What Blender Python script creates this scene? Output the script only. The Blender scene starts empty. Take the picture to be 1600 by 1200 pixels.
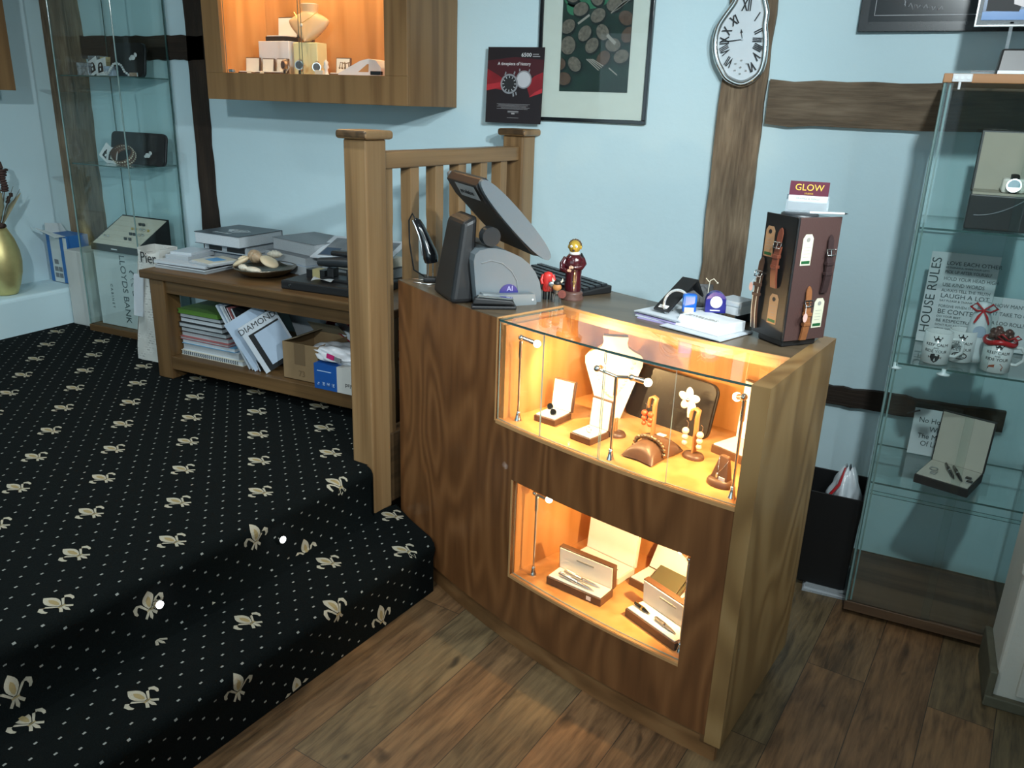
import bpy, math, random
from mathutils import Matrix, Vector
random.seed(7)
S = bpy.context.scene
COL = S.collection
PI = math.pi
R_ = math.radians

# ------------------------------------------------------------------ camera
cam_d = bpy.data.cameras.new('camera')
cam = bpy.data.objects.new('camera', cam_d)
COL.objects.link(cam)
cam_d.sensor_width = 36.0
cam_d.lens = 36.0 * 1276.4 / 1600.0
cam_d.clip_start = 0.02
_p, _r, _a = R_(18.84), R_(1.99), R_(25.5)
_fh = Vector((-math.sin(_a), math.cos(_a), 0)); _rt = Vector((math.cos(_a), math.sin(_a), 0)); _z = Vector((0, 0, 1))
_F = _fh * math.cos(_p) - _z * math.sin(_p)
_U = _fh * math.sin(_p) + _z * math.cos(_p)
_R2 = _rt * math.cos(_r) + _U * math.sin(_r)
_U2 = -_rt * math.sin(_r) + _U * math.cos(_r)
cam.matrix_world = Matrix(((_R2.x, _U2.x, -_F.x, 0), (_R2.y, _U2.y, -_F.y, 0), (_R2.z, _U2.z, -_F.z, 1.6), (0, 0, 0, 1)))
S.camera = cam

# ------------------------------------------------------------------ view, world, big lights
S.view_settings.view_transform = 'Standard'
S.view_settings.look = 'None'
S.view_settings.gamma = 1.0
S.view_settings.use_curve_mapping = False
S.view_settings.exposure = 0.0
S.cycles.transparent_max_bounces = 40
S.cycles.max_bounces = 10
S.cycles.denoising_prefilter = 'ACCURATE'
w = bpy.data.worlds.new('world'); S.world = w
w.use_nodes = True
w.node_tree.nodes['Background'].inputs[0].default_value = (0.62, 0.85, 1.0, 1)
w.node_tree.nodes['Background'].inputs[1].default_value = 0.35

def area_light(name, loc, target, sx, sy, watts, col):
    l = bpy.data.lights.new(name, 'AREA'); l.shape = 'RECTANGLE'; l.size = sx; l.size_y = sy
    l.energy = watts; l.color = col
    o = bpy.data.objects.new(name, l); COL.objects.link(o)
    o.location = loc
    o.rotation_euler = (Vector(target) - Vector(loc)).to_track_quat('-Z', 'Y').to_euler()
    return o
# daylight through the shop window behind the photographer
area_light('window_daylight', (-1.6, -2.62, 1.55), (-1.6, 3, 1.0), 3.4, 1.6, 26, (0.66, 0.90, 1.0))
SPOT_COL = (0.86, 0.97, 1.0)
SPOT_W = 42

# ------------------------------------------------------------------ materials
MATS = {}
def new_mat(name):
    m = bpy.data.materials.new(name); m.use_nodes = True
    nt = m.node_tree
    return m, nt, nt.nodes, nt.links, nt.nodes['Principled BSDF']
def mat(name, col, rough=0.5, metal=0.0, spec=0.5, noise=0.0, nscale=30, bump=0.0, coat=0.0, trans=0.0, sheen=0.0):
    if name in MATS: return MATS[name]
    m, nt, N, L, b = new_mat(name)
    c = (col[0], col[1], col[2], 1)
    b.inputs['Base Color'].default_value = c
    b.inputs['Roughness'].default_value = rough
    b.inputs['Metallic'].default_value = metal
    b.inputs['Specular IOR Level'].default_value = spec
    b.inputs['Coat Weight'].default_value = coat
    b.inputs['Transmission Weight'].default_value = trans
    b.inputs['Sheen Weight'].default_value = sheen
    tc = N.new('ShaderNodeTexCoord')
    nz = N.new('ShaderNodeTexNoise'); nz.inputs['Scale'].default_value = nscale; nz.inputs['Detail'].default_value = 4
    L.new(tc.outputs['Object'], nz.inputs['Vector'])
    mx = N.new('ShaderNodeMix'); mx.data_type = 'RGBA'
    k = noise if noise else 0.06
    mx.inputs[6].default_value = tuple(max(0, v * (1 - k)) for v in col) + (1,)
    mx.inputs[7].default_value = tuple(min(1, v * (1 + k)) for v in col) + (1,)
    L.new(nz.outputs['Fac'], mx.inputs[0]); L.new(mx.outputs[2], b.inputs['Base Color'])
    if bump:
        bp = N.new('ShaderNodeBump'); bp.inputs['Strength'].default_value = bump; bp.inputs['Distance'].default_value = 0.01
        L.new(nz.outputs['Fac'], bp.inputs['Height']); L.new(bp.outputs[0], b.inputs['Normal'])
    MATS[name] = m
    return m
def emit(name, col, strength):
    if name in MATS: return MATS[name]
    m, nt, N, L, b = new_mat(name)
    b.inputs['Base Color'].default_value = (0, 0, 0, 1)
    b.inputs['Emission Color'].default_value = (*col, 1)
    b.inputs['Emission Strength'].default_value = strength
    MATS[name] = m
    return m
def wood(name, cols, axis='Z', along=0.8, across=14, bands=5.0, rough=0.45, fine=0.35, bump=0.05, coat=0.0, spec=0.4, detail=2.0):
    """veneer / timber: contour bands of a stretched noise give arched figure, a finer noise gives pores"""
    if name in MATS: return MATS[name]
    m, nt, N, L, b = new_mat(name)
    tc = N.new('ShaderNodeTexCoord')
    mp = N.new('ShaderNodeMapping')
    sc = {'X': (along, across, across), 'Y': (across, along, across), 'Z': (across, across, along)}[axis]
    mp.inputs['Scale'].default_value = sc
    L.new(tc.outputs['Object'], mp.inputs['Vector'])
    n1 = N.new('ShaderNodeTexNoise'); n1.inputs['Scale'].default_value = 1.0; n1.inputs['Detail'].default_value = detail; n1.inputs['Roughness'].default_value = 0.45
    L.new(mp.outputs[0], n1.inputs['Vector'])
    ma = N.new('ShaderNodeMath'); ma.operation = 'MULTIPLY'; ma.inputs[1].default_value = bands * 6.283
    L.new(n1.outputs['Fac'], ma.inputs[0])
    si = N.new('ShaderNodeMath'); si.operation = 'SINE'; L.new(ma.outputs[0], si.inputs[0])
    mr = N.new('ShaderNodeMapRange'); mr.inputs[1].default_value = -1; mr.inputs[2].default_value = 1; L.new(si.outputs[0], mr.inputs[0])
    mp2 = N.new('ShaderNodeMapping'); f = 9.0
    sc2 = {'X': (along * 3, across * f, across * f), 'Y': (across * f, along * 3, across * f), 'Z': (across * f, across * f, along * 3)}[axis]
    mp2.inputs['Scale'].default_value = sc2
    L.new(tc.outputs['Object'], mp2.inputs['Vector'])
    n2 = N.new('ShaderNodeTexNoise'); n2.inputs['Scale'].default_value = 1.0; n2.inputs['Detail'].default_value = 5
    L.new(mp2.outputs[0], n2.inputs['Vector'])
    mm = N.new('ShaderNodeMix'); mm.data_type = 'FLOAT'; mm.inputs[0].default_value = fine
    L.new(mr.outputs[0], mm.inputs[2]); L.new(n2.outputs['Fac'], mm.inputs[3])
    rp = N.new('ShaderNodeValToRGB')
    el = rp.color_ramp.elements
    el[0].position = 0.12; el[0].color = (*cols[0], 1)
    el[1].position = 0.9; el[1].color = (*cols[-1], 1)
    for i, c in enumerate(cols[1:-1]):
        e = el.new(0.12 + 0.78 * (i + 1) / (len(cols) - 1)); e.color = (*c, 1)
    L.new(mm.outputs[0], rp.inputs[0]); L.new(rp.outputs[0], b.inputs['Base Color'])
    b.inputs['Roughness'].default_value = rough; b.inputs['Specular IOR Level'].default_value = spec; b.inputs['Coat Weight'].default_value = coat
    if bump:
        bn = N.new('ShaderNodeBump'); bn.inputs['Strength'].default_value = bump; bn.inputs['Distance'].default_value = 0.004
        L.new(n2.outputs['Fac'], bn.inputs['Height']); L.new(bn.outputs[0], b.inputs['Normal'])
    MATS[name] = m
    return m
def glass(name, tint=(0.93, 0.985, 0.97), refl=0.06, rough=0.0):
    if name in MATS: return MATS[name]
    m, nt, N, L, b = new_mat(name)
    N.remove(b)
    out = N['Material Output']
    tr = N.new('ShaderNodeBsdfTransparent'); tr.inputs[0].default_value = (*tint, 1)
    gl = N.new('ShaderNodeBsdfGlossy'); gl.inputs['Roughness'].default_value = rough; gl.inputs[0].default_value = (1, 1, 1, 1)
    lw = N.new('ShaderNodeLayerWeight'); lw.inputs[0].default_value = 0.5
    pw = N.new('ShaderNodeMath'); pw.operation = 'POWER'; pw.inputs[1].default_value = 5.0; L.new(lw.outputs['Facing'], pw.inputs[0])
    mu = N.new('ShaderNodeMath'); mu.operation = 'MULTIPLY_ADD'; mu.inputs[1].default_value = 0.9; mu.inputs[2].default_value = refl * 0.6
    L.new(pw.outputs[0], mu.inputs[0])
    mx = N.new('ShaderNodeMixShader'); L.new(mu.outputs[0], mx.inputs[0]); L.new(tr.outputs[0], mx.inputs[1]); L.new(gl.outputs[0], mx.inputs[2])
    L.new(mx.outputs[0], out.inputs[0])
    MATS[name] = m
    return m

M_plaster = None
def plaster(name, c1, c2, bump=0.25):
    m, nt, N, L, b = new_mat(name)
    tc = N.new('ShaderNodeTexCoord')
    n1 = N.new('ShaderNodeTexNoise'); n1.inputs['Scale'].default_value = 1.6; n1.inputs['Detail'].default_value = 5
    n2 = N.new('ShaderNodeTexNoise'); n2.inputs['Scale'].default_value = 7.0; n2.inputs['Detail'].default_value = 6; n2.inputs['Roughness'].default_value = 0.6
    for n in (n1, n2): L.new(tc.outputs['Object'], n.inputs['Vector'])
    mx = N.new('ShaderNodeMix'); mx.data_type = 'RGBA'; mx.inputs[6].default_value = (*c1, 1); mx.inputs[7].default_value = (*c2, 1)
    L.new(n1.outputs['Fac'], mx.inputs[0]); L.new(mx.outputs[2], b.inputs['Base Color'])
    b.inputs['Roughness'].default_value = 0.75; b.inputs['Specular IOR Level'].default_value = 0.2
    bp = N.new('ShaderNodeBump'); bp.inputs['Strength'].default_value = bump; bp.inputs['Distance'].default_value = 0.012
    L.new(n2.outputs['Fac'], bp.inputs['Height']); L.new(bp.outputs[0], b.inputs['Normal'])
    return m
M_wall = plaster('white_limewash', (0.54, 0.72, 0.78), (0.61, 0.78, 0.83))
M_ceil = plaster('ceiling_paint', (0.80, 0.82, 0.82), (0.82, 0.84, 0.84), 0.05)
M_dist = plaster('distressed_white_paint', (0.60, 0.58, 0.50), (0.70, 0.68, 0.62), 0.5)
M_oak = wood('honey_oak', [(0.155, 0.084, 0.034), (0.25, 0.143, 0.062), (0.30, 0.180, 0.082)], 'Z', 0.7, 16, 2.2, 0.42, 0.45, coat=0.05)
M_oakY = wood('honey_oak_rail', [(0.155, 0.084, 0.034), (0.25, 0.143, 0.062), (0.30, 0.180, 0.082)], 'Y', 0.7, 16, 2.2, 0.42, 0.45, coat=0.05)
M_oakdark = wood('dark_end_grain_oak', [(0.05, 0.028, 0.012), (0.10, 0.055, 0.024)], 'Y', 4, 20, 3, 0.5)
M_bench = wood('brown_oak', [(0.065, 0.034, 0.012), (0.115, 0.062, 0.023), (0.15, 0.082, 0.032)], 'X', 0.7, 16, 2.0, 0.45, 0.5)
M_benchZ = wood('brown_oak_upright', [(0.065, 0.034, 0.012), (0.115, 0.062, 0.023), (0.15, 0.082, 0.032)], 'Z', 0.7, 16, 2.0, 0.45, 0.5)
M_walnut = wood('walnut_veneer', [(0.108, 0.042, 0.014), (0.152, 0.060, 0.020), (0.190, 0.077, 0.026), (0.240, 0.103, 0.037)], 'Z', 1.6, 6.0, 8.0, 0.38, 0.52, 0.02, 0.1, detail=1.0)
M_walnutX = wood('walnut_plinth_veneer', [(0.16, 0.075, 0.027), (0.24, 0.115, 0.044), (0.29, 0.15, 0.06)], 'X', 1.3, 7, 4.0, 0.4, 0.35, 0.02)
M_olive = wood('olive_ash_veneer', [(0.195, 0.108, 0.040), (0.27, 0.157, 0.060), (0.325, 0.198, 0.082)], 'Z', 1.7, 4.2, 6.5, 0.38, 0.35, 0.02, 0.1, detail=1.0)
M_top = wood('grey_brown_worktop', [(0.075, 0.052, 0.030), (0.12, 0.085, 0.05), (0.14, 0.10, 0.062)], 'X', 1.0, 12, 3.0, 0.34, 0.5, 0.02, 0.15)
M_lining = wood('pale_maple_lining', [(0.40, 0.185, 0.058), (0.52, 0.25, 0.085), (0.58, 0.295, 0.11)], 'Z', 0.9, 9, 2.5, 0.45, 0.3, 0.02)
M_timber = wood('old_brown_timber', [(0.07, 0.046, 0.030), (0.17, 0.118, 0.074), (0.27, 0.195, 0.125), (0.33, 0.245, 0.165)], 'Z', 3.2, 11, 1.2, 0.8, 0.6, 0.8, detail=5)
M_timberX = wood('old_grey_timber', [(0.05, 0.034, 0.022), (0.13, 0.093, 0.06), (0.19, 0.14, 0.095), (0.24, 0.18, 0.125)], 'X', 3.0, 11, 1.2, 0.8, 0.6, 0.8, detail=5)
M_dark = wood('blackened_timber', [(0.012, 0.008, 0.006), (0.035, 0.022, 0.014), (0.05, 0.032, 0.02)], 'Z', 2.0, 16, 1.6, 0.85, 0.6, 0.8, detail=5)
M_darkX = wood('blackened_beam', [(0.012, 0.008, 0.006), (0.035, 0.022, 0.014), (0.055, 0.034, 0.022)], 'X', 2.0, 16, 1.6, 0.85, 0.6, 0.8, detail=5)
M_cabwood = wood('golden_oak_veneer', [(0.140, 0.070, 0.025), (0.205, 0.110, 0.042), (0.245, 0.136, 0.054)], 'Z', 0.9, 12, 2.5, 0.45, 0.45, 0.02)
M_glass = glass('clear_glass', (0.975, 0.99, 0.985), 0.045)
M_cabglass = glass('green_tinted_glass', (0.945, 0.975, 0.97), 0.05)
M_edge = mat('green_glass_edge', (0.045, 0.10, 0.095), 0.15, 0, 0.8, noise=0.3)
M_edgelight = mat('pale_glass_edge', (0.17, 0.27, 0.26), 0.12, 0, 0.9, noise=0.2)
M_chrome = mat('chrome', (0.78, 0.77, 0.75), 0.16, 1.0)
M_steel = mat('brushed_steel', (0.55, 0.56, 0.57), 0.3, 1.0)
M_black = mat('matt_black', (0.012, 0.012, 0.013), 0.45)
M_gloss = mat('gloss_black', (0.008, 0.009, 0.011), 0.12, 0, 0.6)
M_charcoal = mat('charcoal_plastic', (0.022, 0.026, 0.030), 0.38, bump=0.02, nscale=300)
M_white = mat('white_card', (0.74, 0.76, 0.77), 0.55)
M_paper = mat('paper_white', (0.58, 0.62, 0.66), 0.6)
M_cream = mat('cream_lining', (0.72, 0.66, 0.52), 0.6)
M_satin = mat('white_satin_lining', (0.80, 0.76, 0.68), 0.45)
M_boxbrown = mat('brown_leatherette', (0.10, 0.05, 0.028), 0.4)
M_gold = mat('gold', (0.75, 0.55, 0.18), 0.28, 1.0)
M_ink = mat('black_ink', (0.015, 0.016, 0.018), 0.6)
def clear_bulb(name, col, strength):
    m, nt, N, L, b = new_mat(name)
    N.remove(b)
    e = N.new('ShaderNodeEmission'); e.inputs[0].default_value = (*col, 1); e.inputs[1].default_value = strength
    tr = N.new('ShaderNodeBsdfTransparent'); ad = N.new('ShaderNodeAddShader')
    L.new(e.outputs[0], ad.inputs[0]); L.new(tr.outputs[0], ad.inputs[1]); L.new(ad.outputs[0], N['Material Output'].inputs[0])
    return m
M_bulb = clear_bulb('halogen_glow', (1.0, 0.78, 0.45), 14)
M_carton = mat('brown_cardboard', (0.21, 0.135, 0.065), 0.75, noise=0.1)

# ------------------------------------------------------------------ mesh builder
class MB:
    def __init__(s): s.v = []; s.f = []; s.mi = []; s.sm = []; s.T = Matrix()
    def at(s, loc=(0, 0, 0), rz=0, rx=0, ry=0, sc=1.0):
        s.T = Matrix.Translation(loc) @ Matrix.Rotation(rz, 4, 'Z') @ Matrix.Rotation(ry, 4, 'Y') @ Matrix.Rotation(rx, 4, 'X') @ Matrix.Scale(sc, 4)
        return s
    def add(s, vs, fs, mi=0, sm=False):
        n = len(s.v)
        for p in vs: s.v.append(tuple(s.T @ Vector(p)))
        for f in fs: s.f.append(tuple(i + n for i in f)); s.mi.append(mi); s.sm.append(sm)
        return s
    def hexa(s, P, mi=0):
        return s.add(P, [(0, 3, 2, 1), (4, 5, 6, 7), (0, 1, 5, 4), (1, 2, 6, 5), (2, 3, 7, 6), (3, 0, 4, 7)], mi)
    def box(s, x0, x1, y0, y1, z0, z1, mi=0):
        return s.hexa([(x0, y0, z0), (x1, y0, z0), (x1, y1, z0), (x0, y1, z0), (x0, y0, z1), (x1, y0, z1), (x1, y1, z1), (x0, y1, z1)], mi)
    def pane(s, x0, x1, y0, y1, z0, z1, mi=0, me=1):
        """box whose two largest faces use mi, the thin edges me"""
        d = [x1 - x0, y1 - y0, z1 - z0]; k = d.index(min(d))
        n = len(s.f); s.box(x0, x1, y0, y1, z0, z1, me)
        for i in {0: (3, 5), 1: (2, 4), 2: (0, 1)}[k]: s.mi[n + i] = mi
        return s
    def prism(s, poly, z0, z1, mi=0, sm=False, mside=None):
        n = len(poly)
        vs = [(x, y, z0) for x, y in poly] + [(x, y, z1) for x, y in poly]
        s.add(vs, [tuple(range(n))[::-1], tuple(range(n, 2 * n))], mi)
        s.add(vs, [(i, (i + 1) % n, n + (i + 1) % n, n + i) for i in range(n)], mi if mside is None else mside, sm)
        return s
    def lathe(s, prof, c=(0, 0, 0), n=24, mi=0, sm=True, sx=1.0, sy=1.0):
        vs = []
        for r, z in prof:
            for i in range(n):
                a = 2 * PI * i / n
                vs.append((c[0] + r * sx * math.cos(a), c[1] + r * sy * math.sin(a), c[2] + z))
        fs = []
        for j in range(len(prof) - 1):
            for i in range(n):
                fs.append((j * n + i, j * n + (i + 1) % n, (j + 1) * n + (i + 1) % n, (j + 1) * n + i))
        s.add(vs, fs, mi, sm)
        if prof[0][0] > 1e-5: s.add(vs[:n], [tuple(range(n))[::-1]], mi)
        if prof[-1][0] > 1e-5: s.add(vs[-n:], [tuple(range(n))], mi)
        return s
    def tube(s, pts, r, n=10, mi=0, closed=False, flat=1.0):
        P = [Vector(p) for p in pts]; m = len(P)
        rr = r if isinstance(r, (list, tuple)) else [r] * m
        vs = []; up = None
        for i in range(m):
            if closed: t = P[(i + 1) % m] - P[i - 1]
            else: t = P[min(i + 1, m - 1)] - P[max(i - 1, 0)]
            t.normalize()
            if up is None:
                up = Vector((0, 0, 1)) if abs(t.z) < 0.9 else Vector((1, 0, 0))
            b = t.cross(up); b.normalize(); u = b.cross(t); u.normalize(); up = u
            for k in range(n):
                a = 2 * PI * k / n
                vs.append(P[i] + b * (rr[i] * math.cos(a)) + u * (rr[i] * flat * math.sin(a)))
        fs = []
        for i in range(m if closed else m - 1):
            j = (i + 1) % m
            for k in range(n):
                fs.append((i * n + k, i * n + (k + 1) % n, j * n + (k + 1) % n, j * n + k))
        s.add(vs, fs, mi, True)
        if not closed:
            s.add(vs[:n], [tuple(range(n))[::-1]], mi); s.add(vs[-n:], [tuple(range(n))], mi)
        return s
    def cyl(s, p0, p1, r0, r1=None, n=16, mi=0):
        return s.tube([p0, p1], [r0, r0 if r1 is None else r1], n, mi)
    def ball(s, c, r, mi=0, nu=16, nv=10):
        if not isinstance(r, (list, tuple)): r = (r, r, r)
        vs = []
        for j in range(1, nv):
            t = PI * j / nv
            for i in range(nu):
                a = 2 * PI * i / nu
                vs.append((c[0] + r[0] * math.sin(t) * math.cos(a), c[1] + r[1] * math.sin(t) * math.sin(a), c[2] - r[2] * math.cos(t)))
        fs = [(j * nu + i, j * nu + (i + 1) % nu, (j + 1) * nu + (i + 1) % nu, (j + 1) * nu + i) for j in range(nv - 2) for i in range(nu)]
        b = len(vs); vs += [(c[0], c[1], c[2] - r[2]), (c[0], c[1], c[2] + r[2])]
        fs += [(b, (i + 1) % nu, i) for i in range(nu)] + [(b + 1, (nv - 2) * nu + i, (nv - 2) * nu + (i + 1) % nu) for i in range(nu)]
        return s.add(vs, fs, mi, True)
    def grid(s, fn, nu, nv, mi=0, sm=True):
        vs = [fn(i / nu, j / nv) for j in range(nv + 1) for i in range(nu + 1)]
        q = nu + 1
        return s.add(vs, [(j * q + i, j * q + i + 1, (j + 1) * q + i + 1, (j + 1) * q + i) for j in range(nv) for i in range(nu)], mi, sm)
    def arc(s, a0, a1, r0, r1, z0, z1, n=24, mi=0, me=None):
        """slab of a ring round the counter's centre; angles in degrees"""
        me = mi if me is None else me
        vs = []
        for i in range(n + 1):
            a = R_(a0 + (a1 - a0) * i / n); c, d = math.cos(a), math.sin(a)
            for r, z in ((r0, z0), (r1, z0), (r1, z1), (r0, z1)): vs.append((CX + r * c, CY + r * d, z))
        f1 = []; f2 = []
        for i in range(n):
            p, q = i * 4, i * 4 + 4
            f1 += [(p + 1, q + 1, q + 2, p + 2), (p + 3, q + 3, q, p)]
            f2 += [(p, q, q + 1, p + 1), (p + 2, q + 2, q + 3, p + 3)]
        s.add(vs, f1, mi, False); s.add(vs, f2, me if (z1 - z0) > (r1 - r0) else mi)
        if (z1 - z0) <= (r1 - r0) and me != mi:
            for k in range(len(s.f) - 2 * len(f1), len(s.f) - len(f1)): s.mi[k] = me
        s.add(vs, [(0, 1, 2, 3), (n * 4 + 3, n * 4 + 2, n * 4 + 1, n * 4)], me)
        return s
    def build(s, name, mats, parent=None, bevel=0.0, smooth_angle=None, segs=2):
        me = bpy.data.meshes.new(name)
        me.from_pydata(s.v, [], s.f)
        if not isinstance(mats, (list, tuple)): mats = [mats]
        for m in mats: me.materials.append(m)
        for p, mi, sm in zip(me.polygons, s.mi, s.sm): p.material_index = mi; p.use_smooth = sm
        me.update()
        o = bpy.data.objects.new(name, me); COL.objects.link(o)
        if parent: o.parent = parent
        if bevel:
            b = o.modifiers.new('bevel', 'BEVEL'); b.width = bevel; b.segments = segs; b.limit_method = 'ANGLE'; b.angle_limit = R_(40)
        return o
CX, CY = 0.287, 4.984        # centre of the counter's curve
def tag(o, label, cat, group=None):
    o['label'] = label; o['category'] = cat
    if group: o['group'] = group
    return o
def thing(name, label, cat, loc=(0, 0, 0), rz=0.0, group=None):
    o = bpy.data.objects.new(name, None); COL.objects.link(o)
    o.empty_display_size = 0.05
    o.location = loc; o.rotation_euler = (0, 0, rz)
    return tag(o, label, cat, group)
def struct(o): o['kind'] = 'structure'; return o
def dup(src, loc, rz=0.0, label=None, group=None):
    r = src.copy(); COL.objects.link(r); r.location = loc; r.rotation_euler = (0, 0, rz)
    if label: r['label'] = label
    if group: r['group'] = group
    for ch in list(src.children):
        c = ch.copy(); COL.objects.link(c); c.parent = r
        for g in list(ch.children):
            d = g.copy(); COL.objects.link(d); d.parent = c
    return r
def lettering(name, s, size, m, parent, loc, rot=(PI / 2, 0, 0), align='CENTER', sx=1.0, extr=0.0004, spacing=1.0, bold=0.0):
    """words as real letter shapes"""
    c = bpy.data.curves.new(name, 'FONT'); c.body = s; c.size = size; c.align_x = align; c.align_y = 'CENTER'
    c.extrude = extr; c.resolution_u = 3; c.offset = bold; c.space_character = spacing
    t = bpy.data.objects.new(name + '_tmp', c)
    me = bpy.data.meshes.new_from_object(t)
    bpy.data.objects.remove(t); bpy.data.curves.remove(c)
    me.materials.clear(); me.materials.append(m)
    o = bpy.data.objects.new(name, me); COL.objects.link(o); o.parent = parent
    o.location = loc; o.rotation_euler = rot; o.scale = (sx, 1, 1)
    return o
def slab(name, m, parent, x0, x1, y0, y1, z0, z1, bevel=0.0):
    return MB().box(x0, x1, y0, y1, z0, z1).build(name, m, parent, bevel)

# ================================================================== the room
WY = 3.15
def wavy_wall(name, x0, x1, z0, z1, y, m):
    def f(u, v):
        x = x0 + (x1 - x0) * u; z = z0 + (z1 - z0) * v
        return (x, y + 0.006 * math.sin(x * 3.1 + z * 1.7) + 0.004 * math.sin(z * 5.3 - x * 1.2), z)
    b = MB().grid(f, 60, 30)
    b.box(x0, x1, y + 0.02, y + 0.10, z0, z1)
    return struct(b.build(name, m))
wavy_wall('wall_back', -4.45, 1.7, 0, 2.5, WY, M_wall)
struct(MB().box(-4.45, -4.33, -2.8, 3.2, 0.2, 2.5).build('wall_left', M_wall))
struct(MB().box(0.435, 1.7, 2.385, 2.62, 0, 2.5).build('wall_right', M_dist, bevel=0.012))
struct(MB().box(1.6, 1.7, -2.8, 2.385, 0, 2.5).build('wall_side', M_wall))
struct(MB().box(-4.45, 1.7, -2.9, -2.8, 0, 0.7).box(-4.45, -3.4, -2.9, -2.8, 0.7, 2.5).box(0.2, 1.7, -2.9, -2.8, 0.7, 2.5).box(-3.4, 0.2, -2.9, -2.8, 2.36, 2.5).build('wall_front', M_wall))
struct(MB().box(-4.45, 1.7, -2.9, 3.25, 2.5, 2.6).build('ceiling', M_ceil))
# floor of planks running alongside the steps
def plank_floor():
    m, nt, N, L, b = new_mat('worn_oak_planks')
    tc = N.new('ShaderNodeTexCoord')
    mp = N.new('ShaderNodeMapping'); mp.inputs['Rotation'].default_value = (0, 0, R_(-83.2))
    L.new(tc.outputs['Object'], mp.inputs['Vector'])
    br = N.new('ShaderNodeTexBrick'); br.inputs['Scale'].default_value = 1.0
    br.inputs['Brick Width'].default_value = 1.15; br.inputs['Row Height'].default_value = 0.17; br.inputs['Mortar Size'].default_value = 0.0011
    br.inputs['Color1'].default_value = (0, 0, 0, 1); br.inputs['Color2'].default_value = (1, 1, 1, 1); br.inputs['Mortar'].default_value = (0.5, 0.5, 0.5, 1)
    br.offset = 0.37
    L.new(mp.outputs[0], br.inputs['Vector'])
    ml = N.new('ShaderNodeMath'); ml.operation = 'MULTIPLY'; ml.inputs[1].default_value = 37.0
    L.new(br.outputs['Color'], ml.inputs[0])
    def noise(scale, sx, sy, det, rough, dist=0.0):
        q = N.new('ShaderNodeMapping'); q.inputs['Scale'].default_value = (sx, sy, 1); L.new(mp.outputs[0], q.inputs['Vector'])
        n = N.new('ShaderNodeTexNoise'); n.noise_dimensions = '4D'; n.inputs['Scale'].default_value = scale; n.inputs['Detail'].default_value = det
        n.inputs['Roughness'].default_value = rough; n.inputs['Distortion'].default_value = dist
        L.new(q.outputs[0], n.inputs['Vector']); L.new(ml.outputs[0], n.inputs['W']); return n
    big = noise(1.0, 2.2, 8.0, 3, 0.5, 0.6)
    grain = noise(1.0, 5.0, 60.0, 6, 0.7, 0.8)
    knots = noise(1.0, 5.0, 11.0, 2, 0.5, 1.2)
    ring = N.new('ShaderNodeMath'); ring.operation = 'MULTIPLY'; ring.inputs[1].default_value = 34; L.new(big.outputs['Fac'], ring.inputs[0])
    si = N.new('ShaderNodeMath'); si.operation = 'SINE'; L.new(ring.outputs[0], si.inputs[0])
    rp = N.new('ShaderNodeValToRGB'); e = rp.color_ramp.elements
    e[0].position = 0.25; e[0].color = (0.060, 0.037, 0.020, 1)
    e[1].position = 0.75; e[1].color = (0.27, 0.168, 0.086, 1)
    x = e.new(0.5); x.color = (0.170, 0.104, 0.054, 1)
    a1 = N.new('ShaderNodeMath'); a1.operation = 'MULTIPLY_ADD'; a1.inputs[1].default_value = 0.07; L.new(si.outputs[0], a1.inputs[0]); L.new(grain.outputs['Fac'], a1.inputs[2])
    a2 = N.new('ShaderNodeMath'); a2.operation = 'MULTIPLY_ADD'; a2.inputs[1].default_value = 0.55; L.new(big.outputs['Fac'], a2.inputs[0]); L.new(a1.outputs[0], a2.inputs[2])
    a3 = N.new('ShaderNodeMath'); a3.operation = 'SUBTRACT'; a3.inputs[1].default_value = 0.27; L.new(a2.outputs[0], a3.inputs[0])
    L.new(a3.outputs[0], rp.inputs[0])
    kn = N.new('ShaderNodeMapRange'); kn.inputs[1].default_value = 0.66; kn.inputs[2].default_value = 0.74; L.new(knots.outputs['Fac'], kn.inputs[0])
    mk = N.new('ShaderNodeMix'); mk.data_type = 'RGBA'; mk.inputs[7].default_value = (0.035, 0.024, 0.015, 1); L.new(kn.outputs[0], mk.inputs[0]); L.new(rp.outputs[0], mk.inputs[6])
    # whole planks lean redder or greyer
    hue = N.new('ShaderNodeMix'); hue.data_type = 'RGBA'; hue.inputs[6].default_value = (1.12, 0.92, 0.78, 1); hue.inputs[7].default_value = (0.86, 1.0, 0.98, 1); L.new(br.outputs['Color'], hue.inputs[0])
    mu = N.new('ShaderNodeMix'); mu.data_type = 'RGBA'; mu.blend_type = 'MULTIPLY'; mu.inputs[0].default_value = 1.0; L.new(mk.outputs[2], mu.inputs[6]); L.new(hue.outputs[2], mu.inputs[7])
    mo = N.new('ShaderNodeMix'); mo.data_type = 'RGBA'; mo.inputs[7].default_value = (0.03, 0.022, 0.015, 1); L.new(br.outputs['Fac'], mo.inputs[0]); L.new(mu.outputs[2], mo.inputs[6])
    L.new(mo.outputs[2], b.inputs['Base Color'])
    b.inputs['Roughness'].default_value = 0.46
    bp = N.new('ShaderNodeBump'); bp.inputs['Strength'].default_value = 0.15; bp.inputs['Distance'].default_value = 0.004; L.new(grain.outputs['Fac'], bp.inputs['Height']); L.new(bp.outputs[0], b.inputs['Normal'])
    return m
struct(MB().box(-4.45, 1.7, -2.9, 3.25, -0.1, 0).build('floor', plank_floor()))

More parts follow.
